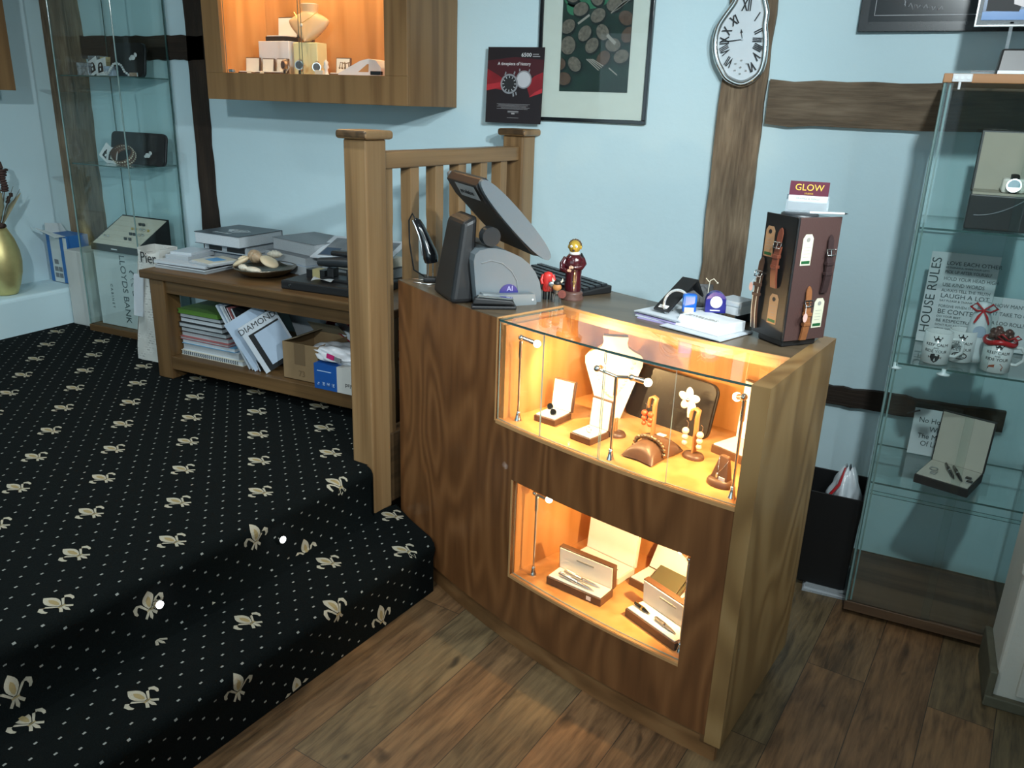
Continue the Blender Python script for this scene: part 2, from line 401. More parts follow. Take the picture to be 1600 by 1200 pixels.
# timbers set in the plaster, slightly uneven
def timber(name, x0, x1, z0, z1, m, vertical=True, y0=WY - 0.018, amp=0.0045, seed=0, taper=0.0):
    rnd = random.Random(seed); n = 26; b = MB()
    off = [(rnd.uniform(-amp, amp), rnd.uniform(-amp, amp)) for _ in range(n + 1)]
    L1 = []
    for i in range(n + 1):
        t = i / n
        if vertical: L1.append(((x0 + off[i][0], z0 + (z1 - z0) * t), (x1 + off[i][1], z0 + (z1 - z0) * t)))
        else: L1.append(((x0 + (x1 - x0) * t, z0 + off[i][0] + taper * t), (x0 + (x1 - x0) * t, z1 + off[i][1] - taper * t)))
    vs = []
    for (p, q) in L1:
        vs += [(p[0], y0, p[1]), (q[0], y0, q[1]), (p[0], WY + 0.03, p[1]), (q[0], WY + 0.03, q[1])]
    fs = []
    for i in range(n):
        a, c = i * 4, i * 4 + 4
        fs += [(a, a + 1, c + 1, c), (a + 2, a, c, c + 2), (a + 1, a + 3, c + 3, c + 1)]
    fs += [(0, 2, 3, 1), (n * 4, n * 4 + 1, n * 4 + 3, n * 4 + 2)]
    b.add(vs, fs)
    return struct(b.build(name, m))
timber('trim_1', -0.705, -0.545, 0.0, 2.5, M_timber, seed=1)                 # post behind the clock
timber('trim_2', -0.535, 1.65, 1.563, 1.712, M_timberX, False, seed=2)       # upper beam
timber('trim_3', -0.52, 0.40, 0.575, 0.648, M_darkX, False, seed=3)          # low dark beam
timber('trim_4', -3.30, -3.19, 0.39, 2.5, M_dark, seed=4)                    # dark post beside the wall cabinet
timber('trim_5', -4.36, -4.05, 0.39, 2.5, M_timber, seed=5, amp=0.004)       # wide corner post
timber('trim_6', -4.05, -3.16, 1.755, 1.865, M_darkX, False, seed=6)         # dark beam behind the left cabinet
# whitewashed ledge under the left wall
def ledge():
    def top(u, v): return (-4.34 + 0.29 * u, 0.6 + 2.28 * v, 0.585 + 0.004 * math.sin(9 * v + 3 * u))
    b = MB().box(-4.34, -4.05, -2.8, 3.13, 0.2, 0.585)
    return struct(b.build('trim_7', M_wall, bevel=0.02, segs=3))
ledge()
# skirting round the foot of the right-hand wall
struct(MB().box(0.415, 0.436, 2.37, 2.62, 0, 0.115).box(0.415, 1.6, 2.365, 2.386, 0, 0.035).build('baseboard_right', mat('worn_green_grey_skirting', (0.11, 0.10, 0.065), 0.6, noise=0.3), bevel=0.004))
struct(MB().box(0.428, 0.80, 2.372, 2.40, 0.43, 0.46).box(0.49, 0.80, 2.372, 2.40, 0.05, 0.43).build('trim_8', M_dist, bevel=0.006))

# ------------------------------------------------------------------ carpeted steps
SD = Vector((0.119, 0.993, 0)).normalized(); SN = Vector((-SD.y, SD.x, 0)); SQ = Vector((-1.269, 2.13, 0))
H1, H2, TREAD, RN = 0.20, 0.39, 0.285, 0.03
def mk_profile():
    """path in (n, z) from the far upper floor down to the wooden floor, with rounded noses"""
    P = []
    n = 3.3
    while n > TREAD + 0.1: P.append((n, H2)); n -= 0.1
    P.append((TREAD + RN - 0.012, H2))
    for k in range(1, 7):
        a = PI / 2 * k / 6; P.append((TREAD - 0.012 + RN - RN * math.sin(a), H2 - RN + RN * math.cos(a)))
    P.append((TREAD, H2 - 0.07)); P.append((TREAD, H1 + 0.012)); P.append((TREAD - 0.012, H1))
    P.append((0.15, H1)); P.append((RN - 0.012, H1))
    for k in range(1, 7):
        a = PI / 2 * k / 6; P.append((-0.012 + RN - RN * math.sin(a), H1 - RN + RN * math.cos(a)))
    P.append((0.0, H1 - 0.07)); P.append((0.0, 0.002))
    return P
PROF = mk_profile()
# unrolled distance: equals n on the flat upper floor
UNR = [PROF[0][0]]
for a, b in zip(PROF, PROF[1:]): UNR.append(UNR[-1] - math.hypot(b[0] - a[0], b[1] - a[1]))
def fold(s, u, off=0.0):
    """point of the carpet at s along the steps and unrolled distance u"""
    for i in range(len(UNR) - 1):
        if UNR[i] >= u >= UNR[i + 1]: break
    t = (UNR[i] - u) / max(1e-9, UNR[i] - UNR[i + 1])
    a, b = PROF[i], PROF[i + 1]
    n = a[0] + (b[0] - a[0]) * t; z = a[1] + (b[1] - a[1]) * t
    dn, dz = b[0] - a[0], b[1] - a[1]; l = math.hypot(dn, dz)
    nx, nz = dz / l, -dn / l
    p = SQ + SD * s + SN * (n + nx * off); p.z = z + nz * off
    return p
def s_end(n, z):
    """where the carpet stops: the back wall, the newel post or the counter's curved front"""
    if z > H1 + 0.005:
        if n > TREAD + 0.095: return (3.14 - SQ.y - n * SN.y) / SD.y
        return -0.028
    lo = -0.3
    for k in range(200):
        s = lo + k * 0.005
        p = SQ + SD * s + SN * n
        if n > 0.25: lim = -0.02
        if math.hypot(p.x - CX, p.y - CY) < 3.285: return min(s, 0.16)
    return 0.1
def carpet():
    b = MB()
    ns = 44; vs = []
    for (n, z) in PROF:
        e = s_end(n, z)
        s0 = -3.3
        for j in range(ns + 1):
            p = SQ + SD * (s0 + (e - s0) * j / ns) + SN * n
            vs.append((p.x, p.y, z))
    q = ns + 1
    fs = [(i * q + j, (i + 1) * q + j, (i + 1) * q + j + 1, i * q + j + 1) for i in range(len(PROF) - 1) for j in range(ns)]
    b.add(vs, fs, 0, True)
    # end of the upper step beside the newel
    idx = [i for i, (n, z) in enumerate(PROF) if z > H1 + 0.005 and n < TREAD + 0.1]
    pts = [vs[i * q + ns] for i in idx]
    low = [(p[0], p[1], H1) for p in pts]
    m = len(pts)
    b.add(pts + low, [(i, i + 1, m + i + 1, m + i) for i in range(m - 1)], 0)
    # woven pattern: fleurs-de-lis on a staggered lattice and pin dots between them
    AX = Vector((-1, 0)); AY = Vector((0, 1))
    UB = UNR[[i for i, p_ in enumerate(PROF) if p_[1] == H1][0]]     # fold at the foot of the upper riser
    ZN = [0]
    SHIFT = [(0.0, 0.0), (0.098, -0.012)]                            # the lower piece of carpet is laid from a new start
    def world_to_su(x, y):
        d = Vector((x + SHIFT[ZN[0]][0], y + SHIFT[ZN[0]][1], 0)) - SQ
        s_, u_ = d.dot(SD), d.dot(SN)
        if (ZN[0] == 0 and u_ < UB + 0.002) or (ZN[0] == 1 and u_ > UB - 0.002): return s_, -99
        return s_, u_
    def inlay(poly, mi):
        """poly in carpet-plan coordinates"""
        out = []
        for x, y in poly:
            s, u = world_to_su(x, y)
            if u < UNR[-1] + 0.004 or u > 3.2 or s < -3.25: return
            # profile n, z for clipping
            p = fold(s, u)
            n = (p - SQ).dot(SN)
            if s > s_end(n, p.z) - 0.004 and p.z > 0: return
            out.append(tuple(fold(s, u, 0.0016)))
        c = len(out)
        b.add(out, [tuple(range(c))], mi)
    def shape(cx, cy, pts, mi, flip=False, k=1.07):
        P = []
        for t, q in pts:       # t along the tip direction (-X), q sideways
            P.append((cx - t * k, cy + (q if not flip else -q) * k))
        if flip: P.reverse()
        inlay(P, mi)
    def strips(prof):
        return [[(t0, -q0), (t1, -q1), (t1, q1), (t0, q0)] if q0 > 0 else [(t0, 0.0), (t1, -q1), (t1, q1)] for (t0, q0), (t1, q1) in zip(prof, prof[1:])]
    petal = strips([(0.060, 0.0), (0.053, 0.006), (0.045, 0.0115), (0.037, 0.0145), (0.029, 0.0152), (0.021, 0.0140), (0.013, 0.0105), (0.006, 0.0060), (0.001, 0.003)])
    heart = strips([(0.042, 0.0), (0.035, 0.0045), (0.027, 0.0065), (0.019, 0.006), (0.011, 0.0045), (0.005, 0.0005)])
    curl = [[(-0.002, 0.003), (0.012, 0.012), (0.012, 0.019), (-0.002, 0.008)],
            [(0.012, 0.012), (0.024, 0.020), (0.030, 0.032), (0.012, 0.019)],
            [(0.024, 0.020), (0.020, 0.030), (0.022, 0.042), (0.030, 0.032)],
            [(0.020, 0.030), (0.011, 0.033), (0.008, 0.041), (0.022, 0.042)],
            [(0.011, 0.033), (0.001, 0.031), (0.0, 0.036), (0.008, 0.041)]]
    foot = [[(-0.004, 0.002), (-0.006, 0.008), (-0.020, 0.018), (-0.026, 0.013), (-0.016, 0.006)], [(-0.004, -0.003), (-0.004, 0.003), (-0.024, 0.004), (-0.034, 0.0), (-0.024, -0.005)]]
    band = [(-0.001, -0.009), (-0.001, 0.009), (-0.006, 0.009), (-0.006, -0.009)]
    ax, ay = 0.170, 0.1795
    X0, Y0 = -2.243, 1.981
    for ZN[0], i in [(z_, i_) for z_ in (0, 1) for i_ in range(-14, 16)]:
        for j in range(-16, 20):
            cx = X0 + ax * (i + j); cy = Y0 + ay * (j - i)
            if not (-5.2 < cx < 0.2 and -1.4 < cy < 3.3): continue
            for c in petal: shape(cx, cy, c, 1)
            for fl in (False, True):
                for c in curl: shape(cx, cy, c, 1, fl)
                shape(cx, cy, foot[0], 1, fl)
            shape(cx, cy, foot[1], 1); shape(cx, cy, band, 2)
            for c in heart:
                out = []
                for t, q in c:
                    s, u = world_to_su(cx - t * 1.07, cy + q * 1.07)
                    if u < UNR[-1] + 0.01 or u > 3.2 or s < -3.25: out = None; break
                    p = fold(s, u)
                    if s > s_end((p - SQ).dot(SN), p.z) - 0.004: out = None; break
                    out.append(tuple(fold(s, u, 0.0023)))
                if out: b.add(out, [tuple(range(len(out)))], 2)
            for k in range(5):
                for l in range(5):
                    a, c = (k + 0.5) / 5, (l + 0.5) / 5
                    if (k in (0, 4)) and (l in (0, 4)): continue
                    dx = cx + ax * (a + c); dy = cy + ay * (c - a)
                    e = 0.0042; g = 0.0028
                    inlay([(dx - g, dy - e), (dx + g, dy - e), (dx + g, dy + e), (dx - g, dy + e)], 3)
    m0 = mat('dark_green_carpet', (0.0028, 0.0045, 0.0045), 0.95, 0, 0.1, noise=0.5, nscale=260, bump=0.4)
    m1 = mat('woven_cream', (0.36, 0.335, 0.26), 0.9, 0, 0.1, noise=0.3, nscale=400)
    m2 = mat('woven_tan', (0.27, 0.21, 0.10), 0.9, 0, 0.1, noise=0.2, nscale=400)
    m3 = mat('woven_grey_dot', (0.25, 0.26, 0.24), 0.9, 0, 0.1, noise=0.2, nscale=400)
    return struct(b.build('floor_raised', [m0, m1, m2, m3]))
carpet()
# small lights let into the upper riser
def step_light(s, lab):
    p = SQ + SD * s + SN * TREAD
    t = thing('step_light', lab, 'light', (p.x, p.y, 0.30), math.atan2(SD.y, SD.x) - PI / 2, 'round lights in the carpeted step riser')
    b = MB(); b.tube([(0.012 + 0.004, 0, 0), (-0.0, 0, 0)], 0.0135, 20); b.build('bezel', M_chrome, t)
    MB().tube([(0.0145, 0, 0), (0.0175, 0, 0)], 0.0105, 20).build('lens', emit('step_led', (0.92, 0.96, 1.0), 9), t)
    l = bpy.data.lights.new('led', 'POINT'); l.energy = 0.05; l.color = (0.9, 0.96, 1); l.shadow_soft_size = 0.01
    o = bpy.data.objects.new('led_source', l); COL.objects.link(o); o.parent = t; o.location = (0.035, 0, 0)
for q, lab in ((-0.445, 'small white step light in the upper carpeted riser, closest to the newel post'), (-0.875, 'small white step light in the upper carpeted riser, second from the newel post'), (-1.30, 'small white step light in the upper carpeted riser, third from the newel post')):
    step_light(q, lab)

# ------------------------------------------------------------------ balustrade
def balustrade():
    MP = Vector((-1.548, 2.144, 0))
    t = thing('balustrade', 'oak banister with two capped square posts, handrail and chamfered spindles beside the counter', 'banister', (MP.x, MP.y, 0.2), math.atan2(SD.y, SD.x) - PI / 2)
    W = 0.095
    def post(y0, name, zb):
        b = MB()
        b.box(-W, 0, y0, y0 + W, zb, 1.285)
        p = b.build(name, M_oak, t, 0.006)
        c = MB()
        k = 0.018
        c.box(-W - k, k, y0 - k, y0 + W + k, 1.285, 1.312)
        c.mi[2] = 1; c.build('post_cap', [M_oak, M_oakdark], p, 0.010, segs=3)
    post(0, 'newel_post', 0.0)
    post(0.905, 'newel_post', 0.19)
    MB().box(-W * 0.5 - 0.033, -W * 0.5 + 0.033, W, 0.905, 1.192, 1.245).build('handrail', M_oakY, t, 0.005)
    MB().box(-W * 0.5 - 0.028, -W * 0.5 + 0.028, W, 0.905, 0.0, 0.27).build('base_rail', M_oakdark, t, 0.004)
    for k in range(6):
        y = W + 0.035 + 0.1365 * k
        b = MB(); x = -W * 0.5; h = 0.0225; q = 0.0212
        z = [0.27, 0.50, 0.53, 1.00, 1.02, 1.192]
        # square ends, slimmer middle
        def sq(zz, r): return [(x - r, y - r, zz), (x + r, y - r, zz), (x + r, y + r, zz), (x - r, y + r, zz)]
        rings = [sq(z[0], h), sq(z[1], h), sq(z[2], q), sq(z[3], q), sq(z[4], h), sq(z[5], h)]
        vs = sum(rings, [])
        fs = [(i * 4 + j, i * 4 + (j + 1) % 4, i * 4 + 4 + (j + 1) % 4, i * 4 + 4 + j) for i in range(5) for j in range(4)]
        b.add(vs, fs).add(rings[0], [(3, 2, 1, 0)]).add(rings[-1], [(0, 1, 2, 3)])
        b.build('spindle', M_oak, t, 0.002)
balustrade()

# ------------------------------------------------------------------ display counter
A0, A1 = -123.1, -98.8
RF, RB = 3.273, 2.74
HT = 1.04
UA0, UA1, UZ = -112.93, -99.55, 0.735       # upper window
LA0, LA1, LZ0, LZ1 = -111.45, -101.2, 0.26, 0.575   # lower window
def counter():
    t = thing('display_counter', 'curved walnut shop counter with two lit display windows and a glass top', 'counter', (0, 0, 0))
    b = MB(); th = 0.018
    r0 = RF - th
    for (a0, a1, z0, z1) in ((A0, UA0, 0.088, HT - 0.001), (UA0, LA0, 0.088, UZ), (LA0, LA1, 0.088, LZ0), (LA0, LA1, LZ1, UZ), (LA1, UA1, 0.088, UZ)):
        b.arc(a0, a1, r0, RF, z0, z1, 24)
    b.build('front_panel', M_walnut, t)
    b = MB(); b.arc(UA1, A1, RB, RF + 0.004, 0.072, HT, 2)
    b.build('end_panel', [M_olive], t, 0.002)
    MB().arc(A0, A0 + 0.35, RB, RF - 0.018, 0.0, HT - 0.001, 2).build('end_panel', M_walnut, t)
    MB().arc(A0, A1 - 0.35, RF - 0.045, RF - 0.025, 0.0, 0.088, 30).build('plinth', M_walnutX, t)
    # worktop with the cut-out over the upper window
    b = MB()
    b.arc(A0, UA0 - 0.08, RB, RF - 0.0005, HT - 0.02, HT + 0.001, 14)
    b.arc(UA0 - 0.08, UA1, RB, 3.015, HT - 0.02, HT + 0.001, 20)
    b.build('worktop', M_top, t)
    b = MB(); b.arc(UA0, UA1, 3.015, 3.021, HT - 0.03, HT + 0.002, 20); b.arc(UA0 - 0.10, UA0 - 0.0, 3.015, RF + 0.0005, UZ, HT + 0.002, 2)
    b.build('cut_out_lipping', mat('maple_lipping', (0.50, 0.27, 0.11), 0.4), t)
    MB().arc(A0 + 0.35, UA1, RB, RB + 0.016, 0.0, HT - 0.02, 24).build('back_panel', M_walnut, t)
    # upper show case
    b = MB()
    b.arc(UA0, UA1, 2.81, RF - 0.001, UZ - 0.014, UZ + 0.005, 24)
    b.arc(UA0, UA1, 2.81, 2.825, UZ, HT - 0.02, 24)
    b.arc(UA0, UA0 + 0.22, 2.82, RF - 0.019, UZ, HT - 0.022, 2)
    b.arc(UA1 - 0.12, UA1, 2.82, RF - 0.019, UZ, HT - 0.022, 2)
    b.build('upper_case_lining', M_lining, t)
    # lower show case
    b = MB()
    b.arc(LA0 - 0.3, LA1 + 0.3, 2.86, RF - 0.001, LZ0 - 0.014, LZ0 + 0.005, 24)
    b.arc(LA0 - 0.3, LA1 + 0.3, 2.86, 2.875, LZ0, LZ1 + 0.02, 24)
    b.arc(LA0 - 0.3, LA0 - 0.0, 2.87, RF - 0.019, LZ0, LZ1 + 0.02, 2)
    b.arc(LA1, LA1 + 0.3, 2.87, RF - 0.019, LZ0, LZ1 + 0.02, 2)
    b.arc(LA0 - 0.3, LA1 + 0.3, 2.87, RF - 0.019, LZ1 + 0.02, LZ1 + 0.034, 20)
    b.build('lower_case_lining', M_lining, t)
    MB().arc(LA0, LA1, RF - 0.010, RF + 0.0006, LZ0 - 0.006, LZ0 + 0.003, 20).arc(LA0 - 0.14, LA0, RF - 0.012, RF + 0.0006, LZ0 - 0.006, LZ1, 2).arc(UA0, UA1, RF - 0.010, RF + 0.0006, UZ - 0.007, UZ + 0.003, 20).build('window_lipping', MATS['maple_lipping'], t)
    MB().arc(UA0 + 0.05, UA1, 3.018, RF - 0.002, HT - 0.008, HT - 0.002, 24, 0, 1).build('glass_top', [M_glass, M_edge], t)
    cuts = [UA0 + 0.05, -109.9, -106.3, -102.8, UA1]
    for i in range(4):
        r = RF - 0.008 - 0.004 * (i % 2)
        MB().arc(cuts[i], cuts[i + 1] + 0.04, r, r + 0.004, UZ + 0.006, HT - 0.010, 4, 0, 1).build('glass_pane', [M_glass, M_edgelight], t)
    MB().arc(LA0, LA1, RF - 0.014, RF - 0.010, LZ0 + 0.006, LZ1 + 0.01, 12, 0, 1).build('glass_pane', [M_glass, M_edgelight], t)
counter()

# recessed ceiling lights
def ceiling_spot(x, y, lab):
    t = thing('ceiling_spotlight', lab, 'light', (x, y, 2.5), 0, 'recessed ceiling spotlights')
    MB().lathe([(0.045, -0.006), (0.05, 0.0), (0.03, 0.0)], n=24).build('trim_ring', M_chrome, t)
    MB().tube([(0, 0, -0.002), (0, 0, -0.005)], 0.032, 20).build('lamp_face', emit('spot_glow', (0.9, 0.97, 1.0), 40), t)
    l = bpy.data.lights.new('spot', 'SPOT'); l.energy = SPOT_W; l.color = SPOT_COL; l.spot_size = R_(125); l.spot_blend = 1.0; l.shadow_soft_size = 0.05
    o = bpy.data.objects.new('spot_source', l); COL.objects.link(o); o.parent = t; o.location = (0, 0, -0.03)
for x, y in ((-3.3, 1.7), (-1.9, 1.7), (-2.6, 0.2), (-1.0, 0.7), (-2.2, -1.4), (-0.4, -1.4)):
    ceiling_spot(x, y, 'round chrome spotlight set in the shop ceiling')
def track_spot(loc, target, watts, cone, lab):
    t = thing('track_spotlight', lab, 'light', loc)
    d = (Vector(target) - Vector(loc)).normalized()
    MB().cyl((0, 0, 0), (0, 0, 0.08), 0.008).box(-0.04, 0.04, -0.02, 0.02, 0.08, 0.10).build('bracket', M_black, t)
    MB().tube([tuple(d * -0.05), tuple(d * 0.05)], 0.038, 20).build('lamp_can', M_black, t)
    MB().tube([tuple(d * 0.050), tuple(d * 0.052)], 0.032, 20).build('lamp_face', MATS['spot_glow'], t)
    l = bpy.data.lights.new('track', 'SPOT'); l.energy = watts; l.color = SPOT_COL; l.spot_size = R_(cone); l.spot_blend = 0.9; l.shadow_soft_size = 0.05
    o = bpy.data.objects.new('track_source', l); COL.objects.link(o); o.parent = t; o.location = d * 0.075
    o.rotation_euler = d.to_track_quat('-Z', 'Y').to_euler()
track_spot((0.20, 1.0, 2.40), (-0.3, 3.1, 1.35), 105, 88, 'black track spotlight aimed at the clock wall')
track_spot((1.05, 0.55, 2.40), (-2.0, 2.9, 1.15), 225, 56, 'black track spotlight aimed at the banister and bench')
track_spot((1.25, 1.35, 2.35), (-0.2, 2.05, 1.10), 75, 42, 'added unseen spotlight brightening the end of the counter')  # extra lamp, added out of view to brighten the end panel
track_spot((0.95, -0.7, 2.40), (-0.75, 1.75, 0.3), 110, 46, 'added unseen spotlight brightening the counter front')  # added out of view to lift the front panel and nearby floor
track_spot((-0.2, -0.9, 2.40), (-3.0, 2.4, 0.9), 210, 60, 'black track spotlight aimed at the carpeted corner')

# ================================================================== inside the counter's windows
FZ, GZ = UZ + 0.005, LZ0 + 0.005
WARM = (1.0, 0.62, 0.26)
def display_lamp(label, loc, h, heads, watts):
    """chrome rod on a cone foot; heads: list of (joint offset, bulb offset) from the foot"""
    t = thing('display_lamp', label, 'lamp', loc)
    MB().lathe([(0.0115, 0), (0.0115, 0.003), (0.0085, 0.008), (0.006, 0.022), (0.0055, 0.03), (0.0, 0.03)], n=20).build('foot', M_chrome, t)
    MB().cyl((0, 0, 0.02), (0, 0, h - 0.05), 0.0034, n=12).cyl((0, 0, h - 0.055), (0, 0, h - 0.006), 0.0052, n=12).build('rod', M_chrome, t)
    for jo, bo in heads:
        J, B = Vector(jo), Vector(bo); d = (B - J).normalized()
        hd = MB().ball(J, 0.0085).cyl(J, B - d * 0.008, 0.0068, 0.0078, 14)
        if (J - Vector((0, 0, h))).length > 0.015: hd.cyl((0, 0, h - 0.006), J, 0.0042, n=10)
        hd.build('head', M_chrome, t)
        k = MB().ball(B + d * 0.004, (0.0105, 0.0105, 0.0105)).build('bulb', M_bulb, t)
        l = bpy.data.lights.new('halogen', 'SPOT'); l.energy = watts * 1.25; l.color = WARM; l.shadow_soft_size = 0.006; l.spot_size = R_(150); l.spot_blend = 0.6
        o = bpy.data.objects.new('halogen_source', l); COL.objects.link(o); o.parent = t; o.location = B + d * 0.004
        q = Vector((d.x, d.y, 0)).normalized(); o.rotation_euler = (q * 0.80 - Vector((0, 0, 0.60))).to_track_quat('-Z', 'Y').to_euler()
def off(loc, p): return (p[0] - loc[0], p[1] - loc[1], p[2] - loc[2])
l0 = (-0.927, 1.991, FZ)
display_lamp('single-headed chrome rod lamp beside the cufflink box in the upper window', l0, 0.245, [(off(l0, (-0.927, 1.991, 0.988)), off(l0, (-0.890, 2.012, 0.972)))], 7.5)
l0 = (-0.601, 1.865, FZ)
display_lamp('two-headed chrome T-shaped lamp in the middle of the upper window', l0, 0.232, [(off(l0, (-0.648, 1.849, 0.984)), off(l0, (-0.652, 1.893, 0.975))), (off(l0, (-0.565, 1.876, 0.967)), off(l0, (-0.532, 1.897, 0.955)))], 3.6)
l0 = (-0.275, 1.801, FZ)
display_lamp('single-headed chrome rod lamp beside the brown pendant stand in the upper window', l0, 0.25, [(off(l0, (-0.277, 1.80, 0.993)), off(l0, (-0.297, 1.838, 0.978)))], 9)
l0 = (-0.847, 1.97, GZ)
display_lamp('chrome rod lamp glowing orange at the empty end of the lower window', l0, 0.27, [(off(l0, (-0.852, 1.968, 0.537)), off(l0, (-0.818, 1.984, 0.520)))], 2.2)
l0 = (-0.358, 1.821, GZ)
display_lamp('chrome rod lamp behind the lower window edge beside the speckled pen', l0, 0.27, [(off(l0, (-0.360, 1.826, 0.537)), off(l0, (-0.392, 1.878, 0.525)))], 10)

def open_box(name, label, cat, loc, rz, w, d, hb, hl, tilt, outer, inner, lid_t=0.010, group=None, pad=True, lid_in=None, bevel=0.0015):
    """hinged presentation box; origin at the front edge's first corner, lid standing at the back"""
    t = thing(name, label, cat, loc, R_(rz), group)
    MB().box(0, w, 0, d, 0, hb).build('base', outer, t, bevel)
    if pad: MB().box(0.004, w - 0.004, 0.004, d - 0.006, hb, hb + 0.004).build('pad', inner, t, 0.001)
    L = MB(); L.at((0, d, hb), 0, -R_(tilt)); L.box(0, w, -0.001, lid_t, 0, hl); L.build('lid', outer, t, bevel)
    L = MB(); L.at((0, d, hb), 0, -R_(tilt)); L.box(0.004, w - 0.004, -0.004, -0.001, 0.003, hl - 0.004); L.build('lid_lining', lid_in or inner, t)
    return t
open_box('cufflink_box', 'small open brown cufflink box with white lining beside the rod lamp', 'box', (-0.888, 2.015, FZ), -12, 0.074, 0.085, 0.018, 0.092, 8, M_boxbrown, M_satin)
open_box('ring_box', 'small open brown ring box with white lining in front of the white necklace stand', 'box', (-0.746, 1.943, FZ), -18, 0.071, 0.083, 0.018, 0.086, 6, M_boxbrown, M_satin)
def cufflink(loc, lab):
    t = thing('cufflink', lab, 'cufflink', loc, R_(20))
    MB().tube([(0, 0.006, 0.004), (0, -0.004, 0.010)], 0.0085, 18).build('face', M_gloss, t)
    MB().tube([(0, 0.0065, 0.0035), (0, 0.0035, 0.0055)], 0.0095, 18).cyl((0, 0.006, 0.004), (0, 0.016, 0.002), 0.002).build('mount', M_chrome, t)
cufflink((-0.862, 2.072, FZ + 0.023), 'black round cufflink nearer the hinge of the small cufflink box')
cufflink((-0.836, 2.034, FZ + 0.023), 'black round cufflink nearer the front edge of the small cufflink box')
t = thing('ring', 'small silver ring standing in the open ring box', 'ring', (-0.698, 1.958, FZ + 0.022), R_(-18))
MB().tube([(0.008 * math.cos(a * PI / 12), 0, 0.009 + 0.008 * math.sin(a * PI / 12)) for a in range(24)], 0.0012, 8, closed=True).build('band', M_chrome, t)
MB().ball((0, 0, 0.019), 0.003).build('stone', M_white, t)

# white necklace display
def necklace_stand():
    t = thing('necklace_stand', 'tall white padded necklace stand with neck and shoulders in the upper window', 'display stand', (-0.715, 2.185, FZ), R_(18))
    def out(sgn=1):
        h = [(0.030, 0.0), (0.040, 0.03), (0.060, 0.09), (0.083, 0.155), (0.084, 0.175), (0.075, 0.186), (0.052, 0.197), (0.038, 0.207), (0.034, 0.220), (0.037, 0.236)]
        return h
    h = out(); poly = h + [(-x, z) for x, z in reversed(h)]
    b = MB(); b.at((0, -0.03, 0), 0, 0)
    n = len(poly); tilt = 0.16
    fr = [(x, z * tilt - 0.006 * math.cos(min(1, abs(x) / 0.085) * PI / 2), z) for x, z in poly]
    bk = [(x * 0.96, z * tilt + 0.024, z) for x, z in poly]
    b.add(fr + bk, [tuple(range(n))], 0); b.add(fr + bk, [tuple(range(n, 2 * n))[::-1]], 1)
    b.add(fr + bk, [(i, n + i, n + (i + 1) % n, (i + 1) % n) for i in range(n)], 1, True)
    b.build('padded_front', [M_satin, mat('orange_lit_edge', (0.45, 0.27, 0.12), 0.6)], t, 0.003)  # orange lamp light on the sides is put into the edge colour
    b = MB(); b.hexa([(-0.02, 0.02, 0), (0.02, 0.02, 0), (0.02, 0.10, 0), (-0.02, 0.10, 0), (-0.02, 0.018, 0.12), (0.02, 0.018, 0.12), (0.02, 0.03, 0.12), (-0.02, 0.03, 0.12)])
    b.build('easel_leg', M_boxbrown, t)
    k = thing('pearl_necklace', 'string of small pearls hanging on the tall white necklace stand', 'necklace', (-0.715, 2.185, FZ), R_(18))
    pts = []
    for i in range(25):
        u = i / 24 * 2 - 1
        x = 0.070 * u; z = 0.065 + 0.115 * abs(u) ** 1.6
        pts.append((x * (1 - 0.1 * abs(u)), -0.036 + z * tilt - 0.003, z))
    b = MB()
    for p in pts: b.ball(p, 0.0042, 0, 8, 6)
    b.build('pearls', mat('pearl', (0.78, 0.70, 0.58), 0.2, 0, 0.7), k)
necklace_stand()

def clutch(name, label, loc, rz, w, h, lean=12, cols=None, brd=0.02):
    t = thing(name, label, 'clutch bag', loc, R_(rz))
    c = []
    R = min(w, h) * 0.16
    for cx, cz, a0 in ((w - R, h - R, 0), (R, h - R, 90), (R, R, 180), (w - R, R, 270)):
        for k in range(6):
            a = R_(a0 + 18 * k); c.append((cx + R * math.cos(a), cz + R * math.sin(a)))
    b = MB(); b.at((0, 0, 0), 0, -R_(lean)); n = len(c)
    f0 = [(x, 0, z) for x, z in c]; m = [(x + (w / 2 - x) * -0.01, brd / 2, z) for x, z in c]; f1 = [(x, brd, z) for x, z in c]
    b.add(f0, [tuple(range(n))]); b.add(f1, [tuple(range(n))[::-1]])
    b.add(f0 + f1, [(i, n + i, n + (i + 1) % n, (i + 1) % n) for i in range(n)], 0, True)
    b.build('body', cols or M_black, t, 0.004, segs=3)
    b = MB(); b.at((0, 0, 0), 0, -R_(lean))
    b.tube([(x, brd / 2, z) for x, z in c], 0.0022, 6, closed=True)
    b.build('piping', M_charcoal, t)
    return t
M_blackfab = mat('black_satin', (0.020, 0.018, 0.017), 0.38, 0, 0.5)
clutch('clutch_bag', 'rounded black satin bag leaning at the back of the upper window', (-0.683, 2.215, FZ), -20, 0.285, 0.155, 14, M_blackfab)
def flower():
    t = thing('flower_brooch', 'large glossy white flower pinned on the black bag in the window', 'brooch', (-0.468, 2.118, 0.853), R_(-20))
    b = MB()
    for k in range(5):
        a = R_(90 + 72 * k)
        b.at((0.017 * math.cos(a), -0.004, 0.017 * math.sin(a)), 0, 0, -a)
        b.ball((0, 0, 0), (0.019, 0.006, 0.012), 0, 12, 8)
    b.build('petals', mat('white_enamel', (0.82, 0.80, 0.74), 0.12, 0, 0.8), t)
    b = MB(); b.ball((0, -0.011, 0), (0.006, 0.004, 0.006)); b.build('flower_centre', M_chrome, t)
    b = MB(); b.tube([(0.004, -0.004, -0.02), (0.007, -0.006, -0.035), (0.004, -0.006, -0.05)], [0.006, 0.007, 0.003], 8); b.build('drop', MATS['white_enamel'], t)
flower()
